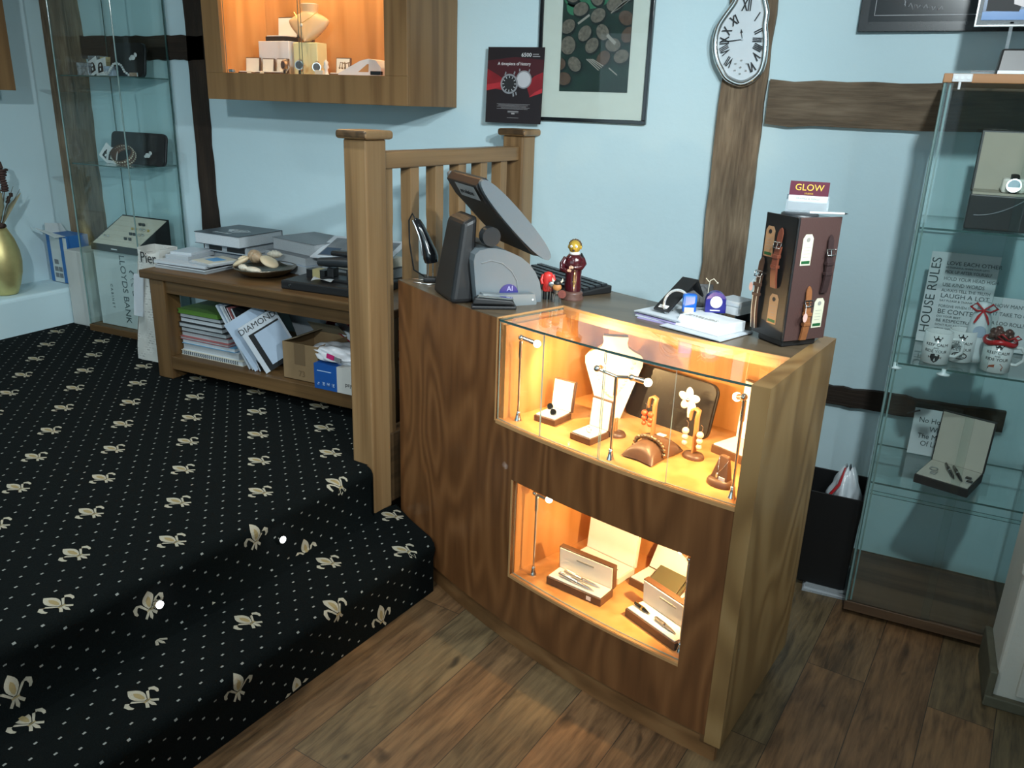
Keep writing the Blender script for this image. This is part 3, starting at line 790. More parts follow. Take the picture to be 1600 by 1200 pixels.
def earring_stand(label, loc, h, rz, top=True):
    t = thing('earring_stand', label, 'display stand', loc, R_(rz))
    MB().lathe([(0.030, 0), (0.031, 0.004), (0.027, 0.011), (0.012, 0.015), (0.0, 0.016)], n=28, sx=1.0, sy=0.8).build('foot', M_boxbrown, t)
    w = 0.010
    b = MB()
    if top: b.tube([(0, 0, 0.012), (0, 0, h * 0.55), (0, 0.0, h - 0.02), (0.003, 0, h - 0.004), (-0.006, 0, h), (-0.016, 0, h - 0.006), (-0.020, 0, h - 0.02), (-0.019, 0, h - 0.035)], [w, w, w, w * 0.95, w * 0.9, w * 0.9, w * 0.85, w * 0.5], 10, flat=0.45)
    else: b.tube([(0, 0, 0.012), (0, 0.002, h)], [w, w * 0.8], 10, flat=0.5)
    b.build('upright', mat('tan_leather', (0.36, 0.17, 0.06), 0.4), t)
    return t
earring_stand('curved tan earring stand holding red bead earrings behind the bracelet cushion', (-0.545, 2.05, FZ), 0.125, -20)
earring_stand('curved tan earring stand holding pale pink bead earrings', (-0.415, 1.99, FZ), 0.135, -20)
earring_stand('low earring stand half hidden behind the open ring box', (-0.645, 2.03, FZ), 0.05, 0, False)
M_coral = mat('coral_red_bead', (0.75, 0.09, 0.03), 0.25)
M_pink = mat('pale_pink_bead', (0.72, 0.52, 0.42), 0.25)
def earring(loc, m, label, group=None, r=0.0085):
    t = thing('earring', label, 'earring', loc, 0, group)
    b = MB(); b.tube([(0, 0, 0), (0.005, 0, -0.004), (0.005, 0, -0.014), (0, 0, -0.022)], 0.0007, 6); b.build('hook', M_chrome, t)
    b = MB()
    for k in range(3): b.ball((0, 0, -0.028 - k * r * 1.75), r * (1 - 0.1 * k))
    b.build('beads', m, t)
for dx, lab in ((-0.027, 'red bead drop earring hanging further out on the tan stand'), (-0.008, 'red bead drop earring hanging closer to the stand upright')):
    earring((-0.545 + dx, 2.040 - dx * 0.3, FZ + 0.104), M_coral, lab)
for dx, lab in ((-0.026, 'pale pink bead drop earring hanging clear of its tan stand'), (0.015, 'pale pink bead drop earring hanging against its tan stand')):
    earring((-0.415 + dx, 1.978 - dx * 0.3, FZ + 0.100), M_pink, lab, r=0.0095)
def cushion():
    t = thing('bracelet_cushion', 'brown leather cushion carrying a bead bracelet near the window glass', 'cushion', (-0.515, 1.955, FZ), R_(-18))
    def f(u, v):
        x = (u - 0.5) * 0.088; y = (v - 0.5) * 0.135
        ex = 1 - (2 * u - 1) ** 2; ey = 1 - (2 * v - 1) ** 2
        pin = 1 + 0.10 * (abs(2 * u - 1) * abs(2 * v - 1))
        return (x * pin, y * pin, 0.004 + 0.044 * (max(0, ex) ** 0.45) * (max(0, ey) ** 0.40) + 0.0 )
    def g(u, v):
        p = f(u, v); return (p[0], p[1], 0.004 - 0.0025 * max(0, (1 - (2 * u - 1) ** 2) * (1 - (2 * v - 1) ** 2)))
    MB().grid(f, 20, 20).grid(lambda u, v: g(1 - u, v), 20, 20).build('cushion_body', M_boxbrown, t)
    MB().box(-0.012, 0.010, 0.030, 0.044, 0.044, 0.046).build('price_tag', M_white, t)
    k = thing('bead_bracelet', 'bracelet of metallic brown beads round the leather cushion', 'bracelet', (-0.515, 1.955, FZ), R_(-18))
    b = MB()
    for i in range(14):
        a = PI * (i + 0.3) / 13.6
        b.ball((-0.047 * math.cos(a), -0.018, 0.008 + 0.046 * math.sin(a) ** 0.6), 0.0066, 0, 10, 8)
    b.build('beads', mat('bronze_bead', (0.25, 0.17, 0.10), 0.2, 0.8), k)
cushion()
t = thing('pendant_stand', 'brown leather pendant bust on a round foot by the window corner', 'display stand', (-0.315, 1.862, FZ), R_(-25))
MB().lathe([(0.036, 0), (0.037, 0.006), (0.033, 0.014), (0.026, 0.018), (0.0, 0.019)], n=28, sy=0.75).build('foot', M_boxbrown, t)
b = MB(); b.hexa([(-0.026, -0.014, 0.012), (0.026, -0.014, 0.012), (0.024, 0.014, 0.012), (-0.024, 0.014, 0.012), (-0.013, 0.002, 0.075), (0.013, 0.002, 0.075), (0.011, 0.014, 0.075), (-0.011, 0.014, 0.075)])
b.build('bust', M_boxbrown, t, 0.004)
MB().box(0.003, 0.020, -0.0155, -0.013, 0.014, 0.026).build('price_tag', M_white, t)
t = thing('pendant', 'fine silver chain and drop pendant on the brown pendant bust', 'necklace', (-0.315, 1.862, FZ), R_(-25))
MB().tube([(-0.013, 0.002, 0.070), (-0.006, -0.008, 0.045), (-0.002, -0.0125, 0.034), (0.008, -0.006, 0.050), (0.015, 0.002, 0.068)], 0.0007, 6).build('chain', M_chrome, t)
MB().ball((-0.003, -0.015, 0.027), (0.003, 0.0025, 0.008)).build('drop', M_chrome, t)
open_box('presentation_box', 'large open white-lined box standing in the corner of the upper window', 'box', (-0.383, 2.051, FZ), -27, 0.118, 0.10, 0.022, 0.165, 4, M_boxbrown, M_white)

# lower window: pen boxes
def pen(label, loc, rz, ry, L, m1, m2, clip=True, group=None):
    t = thing('pen', label, 'pen', loc, R_(rz), group)
    MB().at((0, 0, 0), 0, 0, R_(ry)).tube([(-L / 2, 0, 0), (-L / 2 + 0.006, 0, 0), (0.0, 0, 0), (L / 2 - 0.02, 0, 0), (L / 2, 0, 0)], [0.0035, 0.0052, 0.0056, 0.0048, 0.001], 12).build('barrel', m1, t)
    MB().at((0, 0, 0), 0, 0, R_(ry)).tube([(-0.003, 0, 0), (0.003, 0, 0)], 0.0062, 12).tube([(-L / 2 + 0.004, 0, 0.006), (-L / 2 + 0.04, 0, 0.007)], 0.0013, 6).build('clip_and_band', m2, t)
t = open_box('pen_box', 'open brown pen box with two silver pens beside the orange rod lamp', 'box', (-0.794, 1.946, GZ), -11.5, 0.188, 0.068, 0.024, 0.075, -4, M_boxbrown, M_satin, lid_t=0.018)
MB().box(0.094 - 0.030, 0.094 + 0.030, 0.0585, 0.0605, 0.073, 0.078).build('printed_line', mat('grey_ink', (0.30, 0.29, 0.26), 0.6), t)
MB().box(0.140, 0.155, -0.001, 0.0, 0.006, 0.018).build('price_tag', M_white, t)
pen('slim silver ballpoint nearer the lid in the open brown pen box', (-0.690, 1.967, GZ + 0.034), -11.5, 3, 0.125, M_steel, M_chrome)
pen('slim silver fountain pen nearer the front of the brown pen box', (-0.700, 1.946, GZ + 0.034), -14, 3, 0.125, M_steel, M_chrome)
t = open_box('pen_box', 'open brown pen box with a speckled pen at the corner of the lower window', 'box', (-0.536, 1.904, GZ), -28.6, 0.188, 0.068, 0.024, 0.075, -4, M_boxbrown, M_satin, lid_t=0.018)
MB().box(0.098 - 0.030, 0.098 + 0.030, 0.0585, 0.0605, 0.073, 0.078).build('printed_line', mat('grey_ink', (0.30, 0.29, 0.26), 0.6), t)
pen('black pen cap lying in the corner pen box', (-0.490, 1.912, GZ + 0.034), -28.6, 2, 0.06, M_gloss, M_gold)
pen('sparkling crystal-covered pen lying in the corner pen box', (-0.412, 1.866, GZ + 0.034), -30, 2, 0.08, mat('crystal_sparkle', (0.5, 0.47, 0.42), 0.25, 0.7, noise=0.8, nscale=500, bump=0.8), M_chrome)
t = open_box('pen_box', 'big white-lidded pen box at the back of the lower window', 'box', (-0.780, 2.095, GZ), -17, 0.185, 0.085, 0.020, 0.165, 6, mat('warm_white_box', (0.72, 0.68, 0.60), 0.5), M_white)
pen('thick black fountain pen in the white pen box, nearer the orange lamp', (-0.735, 2.105, GZ + 0.031), -17, 0, 0.06, M_gloss, M_gold)
pen('thick black ballpoint in the white pen box, further from the orange lamp', (-0.645, 2.080, GZ + 0.031), -17, 0, 0.06, M_gloss, M_gold)
t = open_box('gift_set_box', 'shallow open box with white lining and cufflinks under the green wallet', 'box', (-0.577, 2.060, GZ), -20, 0.175, 0.095, 0.024, 0.13, 30, M_boxbrown, M_white)
t = thing('wallet', 'folded olive green leather wallet propped in the gift set box', 'wallet', (-0.520, 2.060, GZ + 0.028), R_(-20))
b = MB(); b.at((0, 0, 0), 0, R_(22)); b.box(0.0, 0.11, -0.02, 0.06, 0.002, 0.009); b.build('lower_flap', mat('olive_leather', (0.10, 0.10, 0.06), 0.35), t, 0.002)
b = MB(); b.at((0, 0, 0), 0, R_(30)); b.box(0.01, 0.105, -0.018, 0.06, 0.012, 0.017); b.build('upper_flap', MATS['olive_leather'], t, 0.002)

# ================================================================== on top of the counter
TZ = HT + 0.001
M_pos = mat('blue_grey_plastic', (0.145, 0.175, 0.195), 0.42, 0, 0.5, bump=0.02, nscale=400)
M_posl = mat('pale_grey_plastic', (0.20, 0.225, 0.235), 0.42)
def till():
    t = thing('till_terminal', 'grey touchscreen till with domed base and tilted screen on the counter', 'till', (-1.102, 2.066, TZ), math.atan2(.15, .134))
    dome = [(-0.005, 0.012), (-0.012, 0.06), (-0.018, 0.131), (-0.014, 0.150), (0.0, 0.162), (0.025, 0.167), (0.051, 0.166), (0.08, 0.159), (0.105, 0.149), (0.13, 0.137), (0.155, 0.118), (0.178, 0.09), (0.192, 0.062), (0.199, 0.03), (0.199, 0.0), (0.0, 0.0)]
    n = len(dome); W = 0.25
    def ext(b, poly, y0, y1, mi=0, sm=False, inset=0.0):
        cx = sum(p[0] for p in poly) / len(poly); cz = sum(p[1] for p in poly) / len(poly)
        A = [(x, y0, z) for x, z in poly]; B = [(x, y1, z) for x, z in poly]; m = len(poly)
        b.add(A + B, [tuple(range(m)), tuple(range(m, 2 * m))[::-1]], mi)
        b.add(A + B, [(i, m + i, m + (i + 1) % m, (i + 1) % m) for i in range(m)], mi, sm)
    b = MB(); ext(b, dome, 0.0, W); b.build('domed_base', M_pos, t, 0.006, segs=3)
    # raised arch moulding on the near cheek
    arch = [(0.005, 0.125), (0.035, 0.132), (0.07, 0.122), (0.10, 0.098), (0.118, 0.068), (0.125, 0.028)]
    b = MB(); b.tube([(x, -0.0005, z) for x, z in arch], 0.0022, 6); b.build('arch_moulding', M_posl, t)
    b = MB(); ext(b, [(0.002, 0.0), (0.002, 0.042), (0.05, 0.036), (0.165, 0.032), (0.172, 0.004), (0.170, 0.0)], -0.030, -0.001); b.build('card_slot', M_posl, t, 0.004)
    b = MB(); b.tube([(0.158, -0.0305, 0.016), (0.158, -0.0325, 0.016)], 0.0032, 12); b.build('power_button', M_white, t)
    b = MB(); b.tube([(0.092, -0.001, 0.030 + 0.0), (0.092, -0.0035, 0.030)], 0.030, 24); b.build('badge', mat('royal_blue', (0.012, 0.02, 0.20), 0.3), t)
    lettering('badge_mark', 'AI', 0.022, mat('pale_blue', (0.35, 0.40, 0.62), 0.4), t, (0.095, -0.0042, 0.046), (PI / 2, 0, 0))
    b = MB(); b.hexa([(-0.075, 0.03, 0.0), (-0.006, 0.03, 0.0), (-0.006, 0.22, 0.0), (-0.075, 0.22, 0.0), (-0.035, 0.05, 0.235), (0.012, 0.05, 0.255), (0.012, 0.20, 0.255), (-0.035, 0.20, 0.235)])
    b.build('stand', M_black, t, 0.015, segs=3)
    b = MB(); b.tube([(0.034, -0.004, 0.200), (0.034, 0.03, 0.200)], 0.0275, 24); b.build('tilt_knob', M_charcoal, t, 0.006)
    # screen: thick slab, elliptical in section
    c = Vector((0.110, 0, 0.243)); d = Vector((0.216, 0, -0.224)).normalized(); u = Vector((0.72, 0, 0.69))
    sec = []
    for k in range(36):
        a = 2 * PI * k / 36; ca, sa = math.cos(a), math.sin(a)
        ex = 0.158 * (abs(ca) ** 0.9) * (1 if ca > 0 else -1); ey = (0.027 if sa > 0 else 0.026) * (abs(sa) ** 0.8) * (1 if sa > 0 else -1)
        p = c + d * ex + u * ey; sec.append((p.x, p.z))
    b = MB(); ext(b, sec, -0.006, 0.016, 0, True); ext(b, sec, 0.284, 0.306, 0, True); b.build('screen_cheek', M_pos, t)
    sec2 = [(c + d * (x) + u * y) for x, y in ((-0.152, -0.020), (-0.157, 0.006), (-0.150, 0.018), (0.150, 0.018), (0.157, 0.0), (0.12, -0.026), (-0.10, -0.030))]
    b = MB(); ext(b, [(p.x, p.z) for p in sec2], 0.016, 0.284); b.build('screen_back', M_black, t, 0.003)
    s2 = [c + d * x + u * y for x, y in ((-0.13, 0.018), (-0.13, 0.0195), (0.13, 0.0195), (0.13, 0.018))]
    b = MB(); ext(b, [(p.x, p.z) for p in s2], 0.03, 0.27); b.build('display', M_gloss, t)
    q0 = c + d * -0.150 + u * -0.0215; q1 = c + d * -0.106 + u * -0.0315
    vs = [(q0.x, 0.035, q0.z), (q0.x, 0.205, q0.z), (q1.x, 0.205, q1.z), (q1.x, 0.035, q1.z)]
    off_ = (u * -0.0012)
    vs = [(a[0] + off_.x, a[1], a[2] + off_.z) for a in vs]
    b = MB(); b.add(vs, [(0, 1, 2, 3)]); b.build('sticker', mat('silver_sticker', (0.42, 0.44, 0.45), 0.4), t)
    mid = c + d * -0.128 + u * -0.0305
    ang = math.atan2(q1.z - q0.z, q1.x - q0.x)
    lt = lettering('sticker_words', 'pos solutions', 0.022, M_ink, t, (mid.x, 0.12, mid.z), (0, 0, 0))
    ex = Vector((0, -1, 0)); ey = (q0 - q1).normalized(); ez = ex.cross(ey)
    lt.rotation_euler = Matrix(((ex.x, ey.x, ez.x), (ex.y, ey.y, ez.y), (ex.z, ey.z, ez.z))).to_euler()
till()
def stapler():
    t = thing('stapler', 'black and silver stapler lying in front of the till', 'stapler', (-1.050, 2.060, TZ), R_(30))
    MB().box(-0.065, 0.065, -0.018, 0.018, 0, 0.010).build('base', M_black, t, 0.003)
    MB().hexa([(-0.062, -0.014, 0.013), (0.062, -0.014, 0.012), (0.062, 0.014, 0.012), (-0.062, 0.014, 0.013), (-0.055, -0.012, 0.034), (0.055, -0.012, 0.026), (0.055, 0.012, 0.026), (-0.055, 0.012, 0.034)]).build('arm', M_black, t, 0.005)
    MB().hexa([(-0.05, -0.013, 0.034), (0.058, -0.013, 0.027), (0.058, 0.013, 0.027), (-0.05, 0.013, 0.034), (-0.045, -0.010, 0.040), (0.055, -0.010, 0.032), (0.055, 0.010, 0.032), (-0.045, 0.010, 0.040)]).build('chrome_cover', M_chrome, t, 0.003)
stapler()
def scanner():
    t = thing('barcode_scanner', 'handheld barcode scanner tilted on a wire stand by the banister', 'scanner', (-1.394, 2.272, TZ), R_(25))
    b = MB(); b.tube([(-0.05, -0.03, 0.003), (0.0, -0.055, 0.003), (0.05, -0.03, 0.003)], 0.0022, 8); b.tube([(-0.06, 0.02, 0.003), (-0.03, 0.0, 0.006), (0.0, 0.0, 0.010), (0.03, 0.0, 0.006), (0.06, 0.02, 0.003)], 0.0022, 8)
    b.build('wire_feet', M_chrome, t)
    MB().box(-0.022, 0.022, -0.018, 0.018, 0.0, 0.016).build('socket', M_black, t, 0.004)
    MB().cyl((-0.008, 0, 0.014), (-0.008, 0, 0.07), 0.0022).cyl((0.008, 0, 0.014), (0.008, 0, 0.07), 0.0022).build('wire_uprights', M_chrome, t)
    P = [(0.004, 0.0, 0.066), (0.002, 0.0, 0.080), (-0.002, 0.002, 0.098), (-0.012, 0.004, 0.125), (-0.022, 0.006, 0.150), (-0.034, 0.008, 0.175), (-0.044, 0.010, 0.194), (-0.050, 0.011, 0.203)]
    MB().tube(P, [0.030, 0.034, 0.031, 0.025, 0.022, 0.020, 0.016, 0.007], 18, flat=0.75).build('body', M_gloss, t)
    Q = [(-0.024, -0.014, 0.088), (-0.026, -0.014, 0.105), (-0.030, -0.011, 0.13), (-0.038, -0.008, 0.155), (-0.049, -0.004, 0.182), (-0.058, 0.002, 0.198)]
    MB().tube(Q, 0.003, 8).build('silver_edge', M_steel, t)
    cable = [(-0.050, 0.011, 0.200), (-0.060, 0.015, 0.218), (-0.072, 0.02, 0.195), (-0.072, 0.03, 0.12), (-0.060, 0.04, 0.03), (-0.02, 0.05, 0.004), (0.06, 0.07, 0.004)]
    MB().tube(cable, 0.0028, 8).build('cable', M_black, t)
scanner()
def keyboard():
    t = thing('keyboard', 'black computer keyboard lying by the back edge of the counter', 'keyboard', (-1.035, 2.50, TZ), R_(-32))
    MB().hexa([(-0.20, -0.07, 0), (0.20, -0.07, 0), (0.20, 0.07, 0), (-0.20, 0.07, 0), (-0.20, -0.07, 0.012), (0.20, -0.07, 0.012), (0.20, 0.07, 0.026), (-0.20, 0.07, 0.026)]).build('tray', M_black, t, 0.004)
    b = MB()
    for r in range(5):
        for c in range(15):
            x = -0.19 + c * 0.0254; y = -0.058 + r * 0.0245; z = 0.013 + (y + 0.07) * 0.1
            b.box(x, x + 0.021, y, y + 0.020, z, z + 0.006)
    o = b.build('keys', M_charcoal, t)
    b = MB(); b.hexa([(-0.20, -0.105, 0), (0.20, -0.105, 0), (0.20, -0.072, 0), (-0.20, -0.072, 0), (-0.20, -0.105, 0.004), (0.20, -0.105, 0.004), (0.20, -0.072, 0.012), (-0.20, -0.072, 0.012)])
    b.build('wrist_rest', M_black, t, 0.002)
keyboard()

# figurines
M_maroon = mat('glazed_maroon', (0.055, 0.006, 0.010), 0.18, 0, 0.6, coat=0.4)
M_skin = mat('painted_skin', (0.62, 0.40, 0.28), 0.4)
def robed_figure():
    t = thing('robed_figurine', 'tall ceramic figurine in a maroon robe with a golden head', 'figurine', (-0.905, 2.305, TZ), R_(12))
    MB().lathe([(0.034, 0), (0.036, 0.006), (0.030, 0.014), (0.033, 0.020), (0.028, 0.026), (0.0, 0.026)], n=24).build('plinth', mat('mottled_brown_plinth', (0.13, 0.065, 0.05), 0.35, noise=0.5, nscale=80), t)
    prof = [(0.025, 0.026), (0.026, 0.04), (0.024, 0.07), (0.026, 0.095), (0.029, 0.110), (0.027, 0.126), (0.018, 0.137), (0.011, 0.141), (0.0, 0.142)]
    MB().lathe(prof, n=28, sx=1.0, sy=0.85).build('robe', M_maroon, t)
    b = MB(); b.lathe([(0.0, 0.136), (0.017, 0.139), (0.015, 0.146), (0.0, 0.148)], n=20); b.build('white_collar', M_white, t)
    h = MB(); h.ball((0, -0.002, 0.161), (0.0185, 0.0185, 0.0200), 0, 20, 14)
    h.ball((0, -0.021, 0.158), (0.003, 0.004, 0.004)); h.ball((-0.0185, 0, 0.160), (0.003, 0.004, 0.006)); h.ball((0.0185, 0, 0.160), (0.003, 0.004, 0.006))
    hd = h.build('head', mat('golden_glaze', (0.55, 0.36, 0.05), 0.25, 0.3), t)
    e = MB(); e.ball((-0.0075, -0.0175, 0.164), 0.0042).ball((0.0075, -0.0175, 0.164), 0.0042); e.build('eyes', M_white, hd)
    e = MB(); e.ball((-0.0075, -0.0214, 0.164), 0.0012).ball((0.0075, -0.0214, 0.164), 0.0012).ball((0, -0.0195, 0.1515), (0.004, 0.002, 0.003)); e.build('pupils_and_mouth', M_ink, hd)
    e = MB()
    for k in range(9):
        a = PI * k / 8; e.ball((0.017 * math.cos(a), 0.006 + 0.0, 0.163 + 0.017 * math.sin(a)), 0.0045, 0, 8, 6)
    e.build('hair', mat('brown_glaze', (0.07, 0.035, 0.015), 0.3), hd)
    a = MB()
    a.tube([(-0.024, 0.0, 0.126), (-0.033, -0.008, 0.108), (-0.031, -0.020, 0.092), (-0.016, -0.030, 0.092)], [0.009, 0.010, 0.0095, 0.007], 12)
    a.tube([(0.024, 0.0, 0.126), (0.031, -0.006, 0.112), (0.026, -0.020, 0.104), (0.006, -0.029, 0.102)], [0.009, 0.0095, 0.009, 0.007], 12)
    a.build('sleeves', M_maroon, t)
    hh = MB()
    for (hx, hz, s) in ((-0.010, 0.093, 1), (0.000, 0.103, -1)):
        hh.ball((hx, -0.031, hz), (0.0055, 0.004, 0.0045), 0, 10, 8)
        for k in range(4): hh.tube([(hx + 0.003 * s, -0.0335, hz + 0.003 - 0.002 * k), (hx + (0.009 - 0.0008 * abs(k - 1)) * s, -0.0335, hz + 0.0025 - 0.0018 * k)], 0.0011, 6)
        hh.tube([(hx, -0.034, hz + 0.003), (hx + 0.004 * s, -0.035, hz + 0.0065)], 0.0013, 6)
    hh.build('hands', M_skin, t)
    MB().tube([(0.006, -0.0255, 0.080), (0.006, -0.0225, 0.055), (0.007, -0.0225, 0.042)], 0.0012, 6).tube([(0.002, -0.0230, 0.058), (0.011, -0.0230, 0.058)], 0.0012, 6).build('cross_pendant', M_gold, t)
    MB().tube([(0.012, 0.012, 0.120), (0.02, 0.014, 0.137), (0.027, 0.008, 0.124)], 0.005, 8).build('hood', M_black, t)
robed_figure()
def red_figure():
    t = thing('red_figurine', 'small figurine in a red coat and black boots by the till', 'figurine', (-0.968, 2.258, TZ), R_(20))
    b = MB()
    for s in (-1, 1): b.tube([(0.008 * s, 0, 0), (0.008 * s, 0, 0.030)], [0.0065, 0.0055], 10)
    b.build('boots', M_black, t)
    b = MB(); b.lathe([(0.015, 0.026), (0.017, 0.034), (0.0135, 0.055), (0.0165, 0.072), (0.012, 0.082), (0.0, 0.086)], n=18, sy=0.75)
    b.build('coat', mat('bright_red', (0.62, 0.035, 0.03), 0.35), t)
    b = MB(); b.tube([(-0.015, 0, 0.076), (-0.020, -0.004, 0.060), (-0.016, -0.010, 0.048)], 0.0048, 8).tube([(0.015, 0, 0.076), (0.020, -0.004, 0.060), (0.016, -0.010, 0.048)], 0.0048, 8); b.build('sleeves', MATS['bright_red'], t)
red_figure()
def horned_figure():
    t = thing('horned_figurine', 'tiny metal warrior figurine with horned helmet and round shield', 'figurine', (-0.928, 2.238, TZ), R_(15))
    b = MB()
    for s in (-1, 1): b.tube([(0.011 * s, 0, 0), (0.009 * s, 0, 0.020), (0.004 * s, 0, 0.028)], 0.0035, 8)
    b.tube([(0, 0, 0.026), (0, 0, 0.048)], [0.010, 0.012], 12); b.tube([(-0.020, -0.004, 0.0), (-0.018, -0.004, 0.052)], 0.0014, 6)
    b.build('body', mat('aged_steel', (0.20, 0.19, 0.18), 0.35, 0.8, noise=0.5, nscale=120), t)
    b = MB(); b.ball((0, -0.005, 0.047), (0.014, 0.009, 0.012)); b.build('orange_beard', mat('orange_brown', (0.45, 0.20, 0.06), 0.5), t)
    b = MB(); b.ball((0, 0, 0.058), (0.0125, 0.0125, 0.010)); b.build('helmet', M_black, t)
    b = MB()
    for s in (-1, 1): b.tube([(0.010 * s, 0, 0.062), (0.015 * s, 0, 0.066), (0.0155 * s, 0, 0.074)], [0.0035, 0.003, 0.0006], 8)
    b.build('horns', M_cream, t)
    b = MB(); b.tube([(0.017, -0.010, 0.028), (0.017, -0.013, 0.028)], 0.0125, 20); b.build('shield', mat('red_brown_shield', (0.20, 0.06, 0.05), 0.4, 0.3, noise=0.6, nscale=150), t)
    b = MB(); b.ball((-0.018, -0.004, 0.054), (0.009, 0.003, 0.009)); b.build('axe_head', M_steel, t)
horned_figure()

# papers, gadgets and boxes by the watch strap stand
def sheet_stack(name, label, cat, loc, rz, w, d, n, mats, jitter=0.006, tt=0.002, group=None):
    t = thing(name, label, cat, loc, R_(rz), group)
    rnd = random.Random(len(label))
    for k in range(n):
        b = MB(); b.at((rnd.uniform(-jitter, jitter), rnd.uniform(-jitter, jitter), k * tt), rnd.uniform(-0.08, 0.08))
        b.box(-w / 2, w / 2, -d / 2, d / 2, 0, tt * 0.8); b.build('sheet', mats[k % len(mats)], t)
    return t
M_lilac = mat('lilac_paper', (0.42, 0.36, 0.62), 0.6)
sheet_stack('envelope_pile', 'pile of white and lilac envelopes under the black glasses case', 'papers', (-0.560, 2.265, TZ), -22, 0.15, 0.20, 6, [M_lilac, M_paper, M_lilac, M_paper, M_paper, M_paper], 0.008, 0.0035)
t = thing('glasses_case', 'long flat black case propped up over the envelopes', 'case', (-0.592, 2.195, TZ + 0.026), R_(70))
b = MB(); b.at((0, 0, 0), 0, 0, -R_(30)); b.box(0, 0.150, -0.026, 0.026, 0, 0.007); b.build('front_flap', M_black, t, 0.002)
b = MB(); b.at((0.150 * math.cos(R_(30)), 0, 0.150 * math.sin(R_(30))), 0, 0, R_(55)); b.box(-0.003, 0.085, -0.026, 0.026, -0.003, 0.004); b.build('back_flap', M_black, t, 0.002)
b = MB(); b.at((0, 0, 0), 0, 0, -R_(30)); b.box(0.008, 0.020, -0.016, 0.014, 0.0072, 0.0078); b.build('white_tag', M_white, t)
t = thing('display_box', 'folded black card display leaning behind the blue stamp', 'card', (-0.530, 2.325, TZ + 0.024), R_(20))
MB().at((0, 0, 0), 0, R_(-16)).box(-0.035, 0.05, 0, 0.004, 0, 0.065).build('panel', M_black, t, 0.001)
MB().at((0, 0.03, 0), R_(14), R_(20)).box(-0.03, 0.04, 0, 0.004, 0, 0.055).build('panel', M_black, t, 0.001)
t = thing('ring_hoop_display', 'clear acrylic hoop bangle display beside the blue stamp', 'display', (-0.553, 2.205, TZ + 0.004), R_(20))
b = MB(); b.tube([(0.034 * math.cos(a), 0.0, 0.046 + 0.040 * math.sin(a)) for a in [R_(-40 + 10 * k) for k in range(27)]], 0.004, 8)
M_acry = mat('clear_acrylic', (0.80, 0.86, 0.90), 0.08, 0, 0.6, trans=0.75)
b.build('hoop', M_acry, t)
MB().box(-0.035, 0.030, -0.016, 0.018, 0, 0.016).build('foot', M_acry, t, 0.003)
t = thing('rubber_stamp', 'bright blue self-inking stamp standing on the counter', 'stamp', (-0.520, 2.215, TZ), R_(20))
MB().box(-0.019, 0.019, -0.013, 0.013, 0.030, 0.082).build('body', mat('bright_blue', (0.005, 0.11, 0.55), 0.3), t, 0.006, segs=3)
MB().box(-0.016, 0.016, -0.012, 0.012, 0, 0.032).build('base', mat('clear_grey', (0.45, 0.42, 0.38), 0.3), t, 0.002)
MB().box(-0.014, 0.012, -0.0142, -0.0128, 0.018, 0.046).build('label_panel', mat('beige_label', (0.62, 0.52, 0.42), 0.5), t)
def dome_gadget():
    t = thing('ring_tester', 'dark blue arch-shaped gadget with a round white face on white boxes', 'gadget', (-0.455, 2.245, TZ + 0.034), R_(20))
    poly = [(-0.028, 0.0), (0.028, 0.0)] + [(0.028 * math.cos(R_(a)), 0.030 + 0.028 * math.sin(R_(a))) for a in range(0, 181, 12)]
    b = MB(); n = len(poly)
    A = [(x, -0.013, z) for x, z in poly]; B = [(x, 0.013, z) for x, z in poly]
    b.add(A + B, [tuple(range(n)), tuple(range(n, 2 * n))[::-1]]).add(A + B, [(i, n + i, n + (i + 1) % n, (i + 1) % n) for i in range(n)], 0, False)
    b.build('shell', mat('deep_blue', (0.018, 0.018, 0.22), 0.28), t, 0.004)
    b = MB(); b.tube([(0, -0.0125, 0.030), (0, -0.0155, 0.030)], 0.0165, 24); b.build('dial', mat('warm_white_plastic', (0.75, 0.74, 0.66), 0.4), t)
    MB().box(-0.015, 0.012, -0.0140, -0.0128, 0.005, 0.008).build('printed_line', M_white, t)
dome_gadget()
t = thing('jewellery_box', 'small white lidded jewellery box beside the dark blue gadget', 'box', (-0.405, 2.272, TZ + 0.034), R_(-24))
MB().box(-0.034, 0.034, -0.034, 0.034, 0, 0.024).build('base', M_white, t, 0.001)
MB().box(-0.036, 0.036, -0.036, 0.036, 0.024, 0.038).build('lid', M_paper, t, 0.001)
t = thing('gift_box', 'flat white jeweller box with dark printed words beside the strap stand', 'box', (-0.448, 2.166, TZ + 0.006), R_(-24))
b = MB(); b.hexa([(-0.075, -0.055, 0), (0.070, -0.055, 0), (0.075, 0.055, 0), (-0.075, 0.055, 0), (-0.075, -0.035, 0.028), (0.068, -0.035, 0.028), (0.075, 0.055, 0.028), (-0.075, 0.055, 0.028)])
b.build('box_body', M_white, t, 0.002)
lettering('printed_words', 'JEWELLERS', 0.020, MATS['grey_ink'], t, (-0.01, -0.020, 0.0286), (0, 0, 0))
sheet_stack('leaflet_pile', 'thin pile of white leaflets under the flat jeweller box', 'papers', (-0.455, 2.160, TZ), -24, 0.19, 0.155, 3, [M_black, M_paper, M_paper], 0.003, 0.002)
t = thing('black_pot', 'small black round pot in front of the timber post', 'pot', (-0.388, 2.335, TZ), 0)
MB().lathe([(0.024, 0), (0.026, 0.004), (0.025, 0.045), (0.021, 0.05), (0.02, 0.046), (0.0, 0.046)], n=24).build('pot_body', M_charcoal, t)
t = thing('wire_hook', 'bent white price-tag wire standing behind the dark blue gadget', 'wire', (-0.49, 2.30, TZ), R_(10))
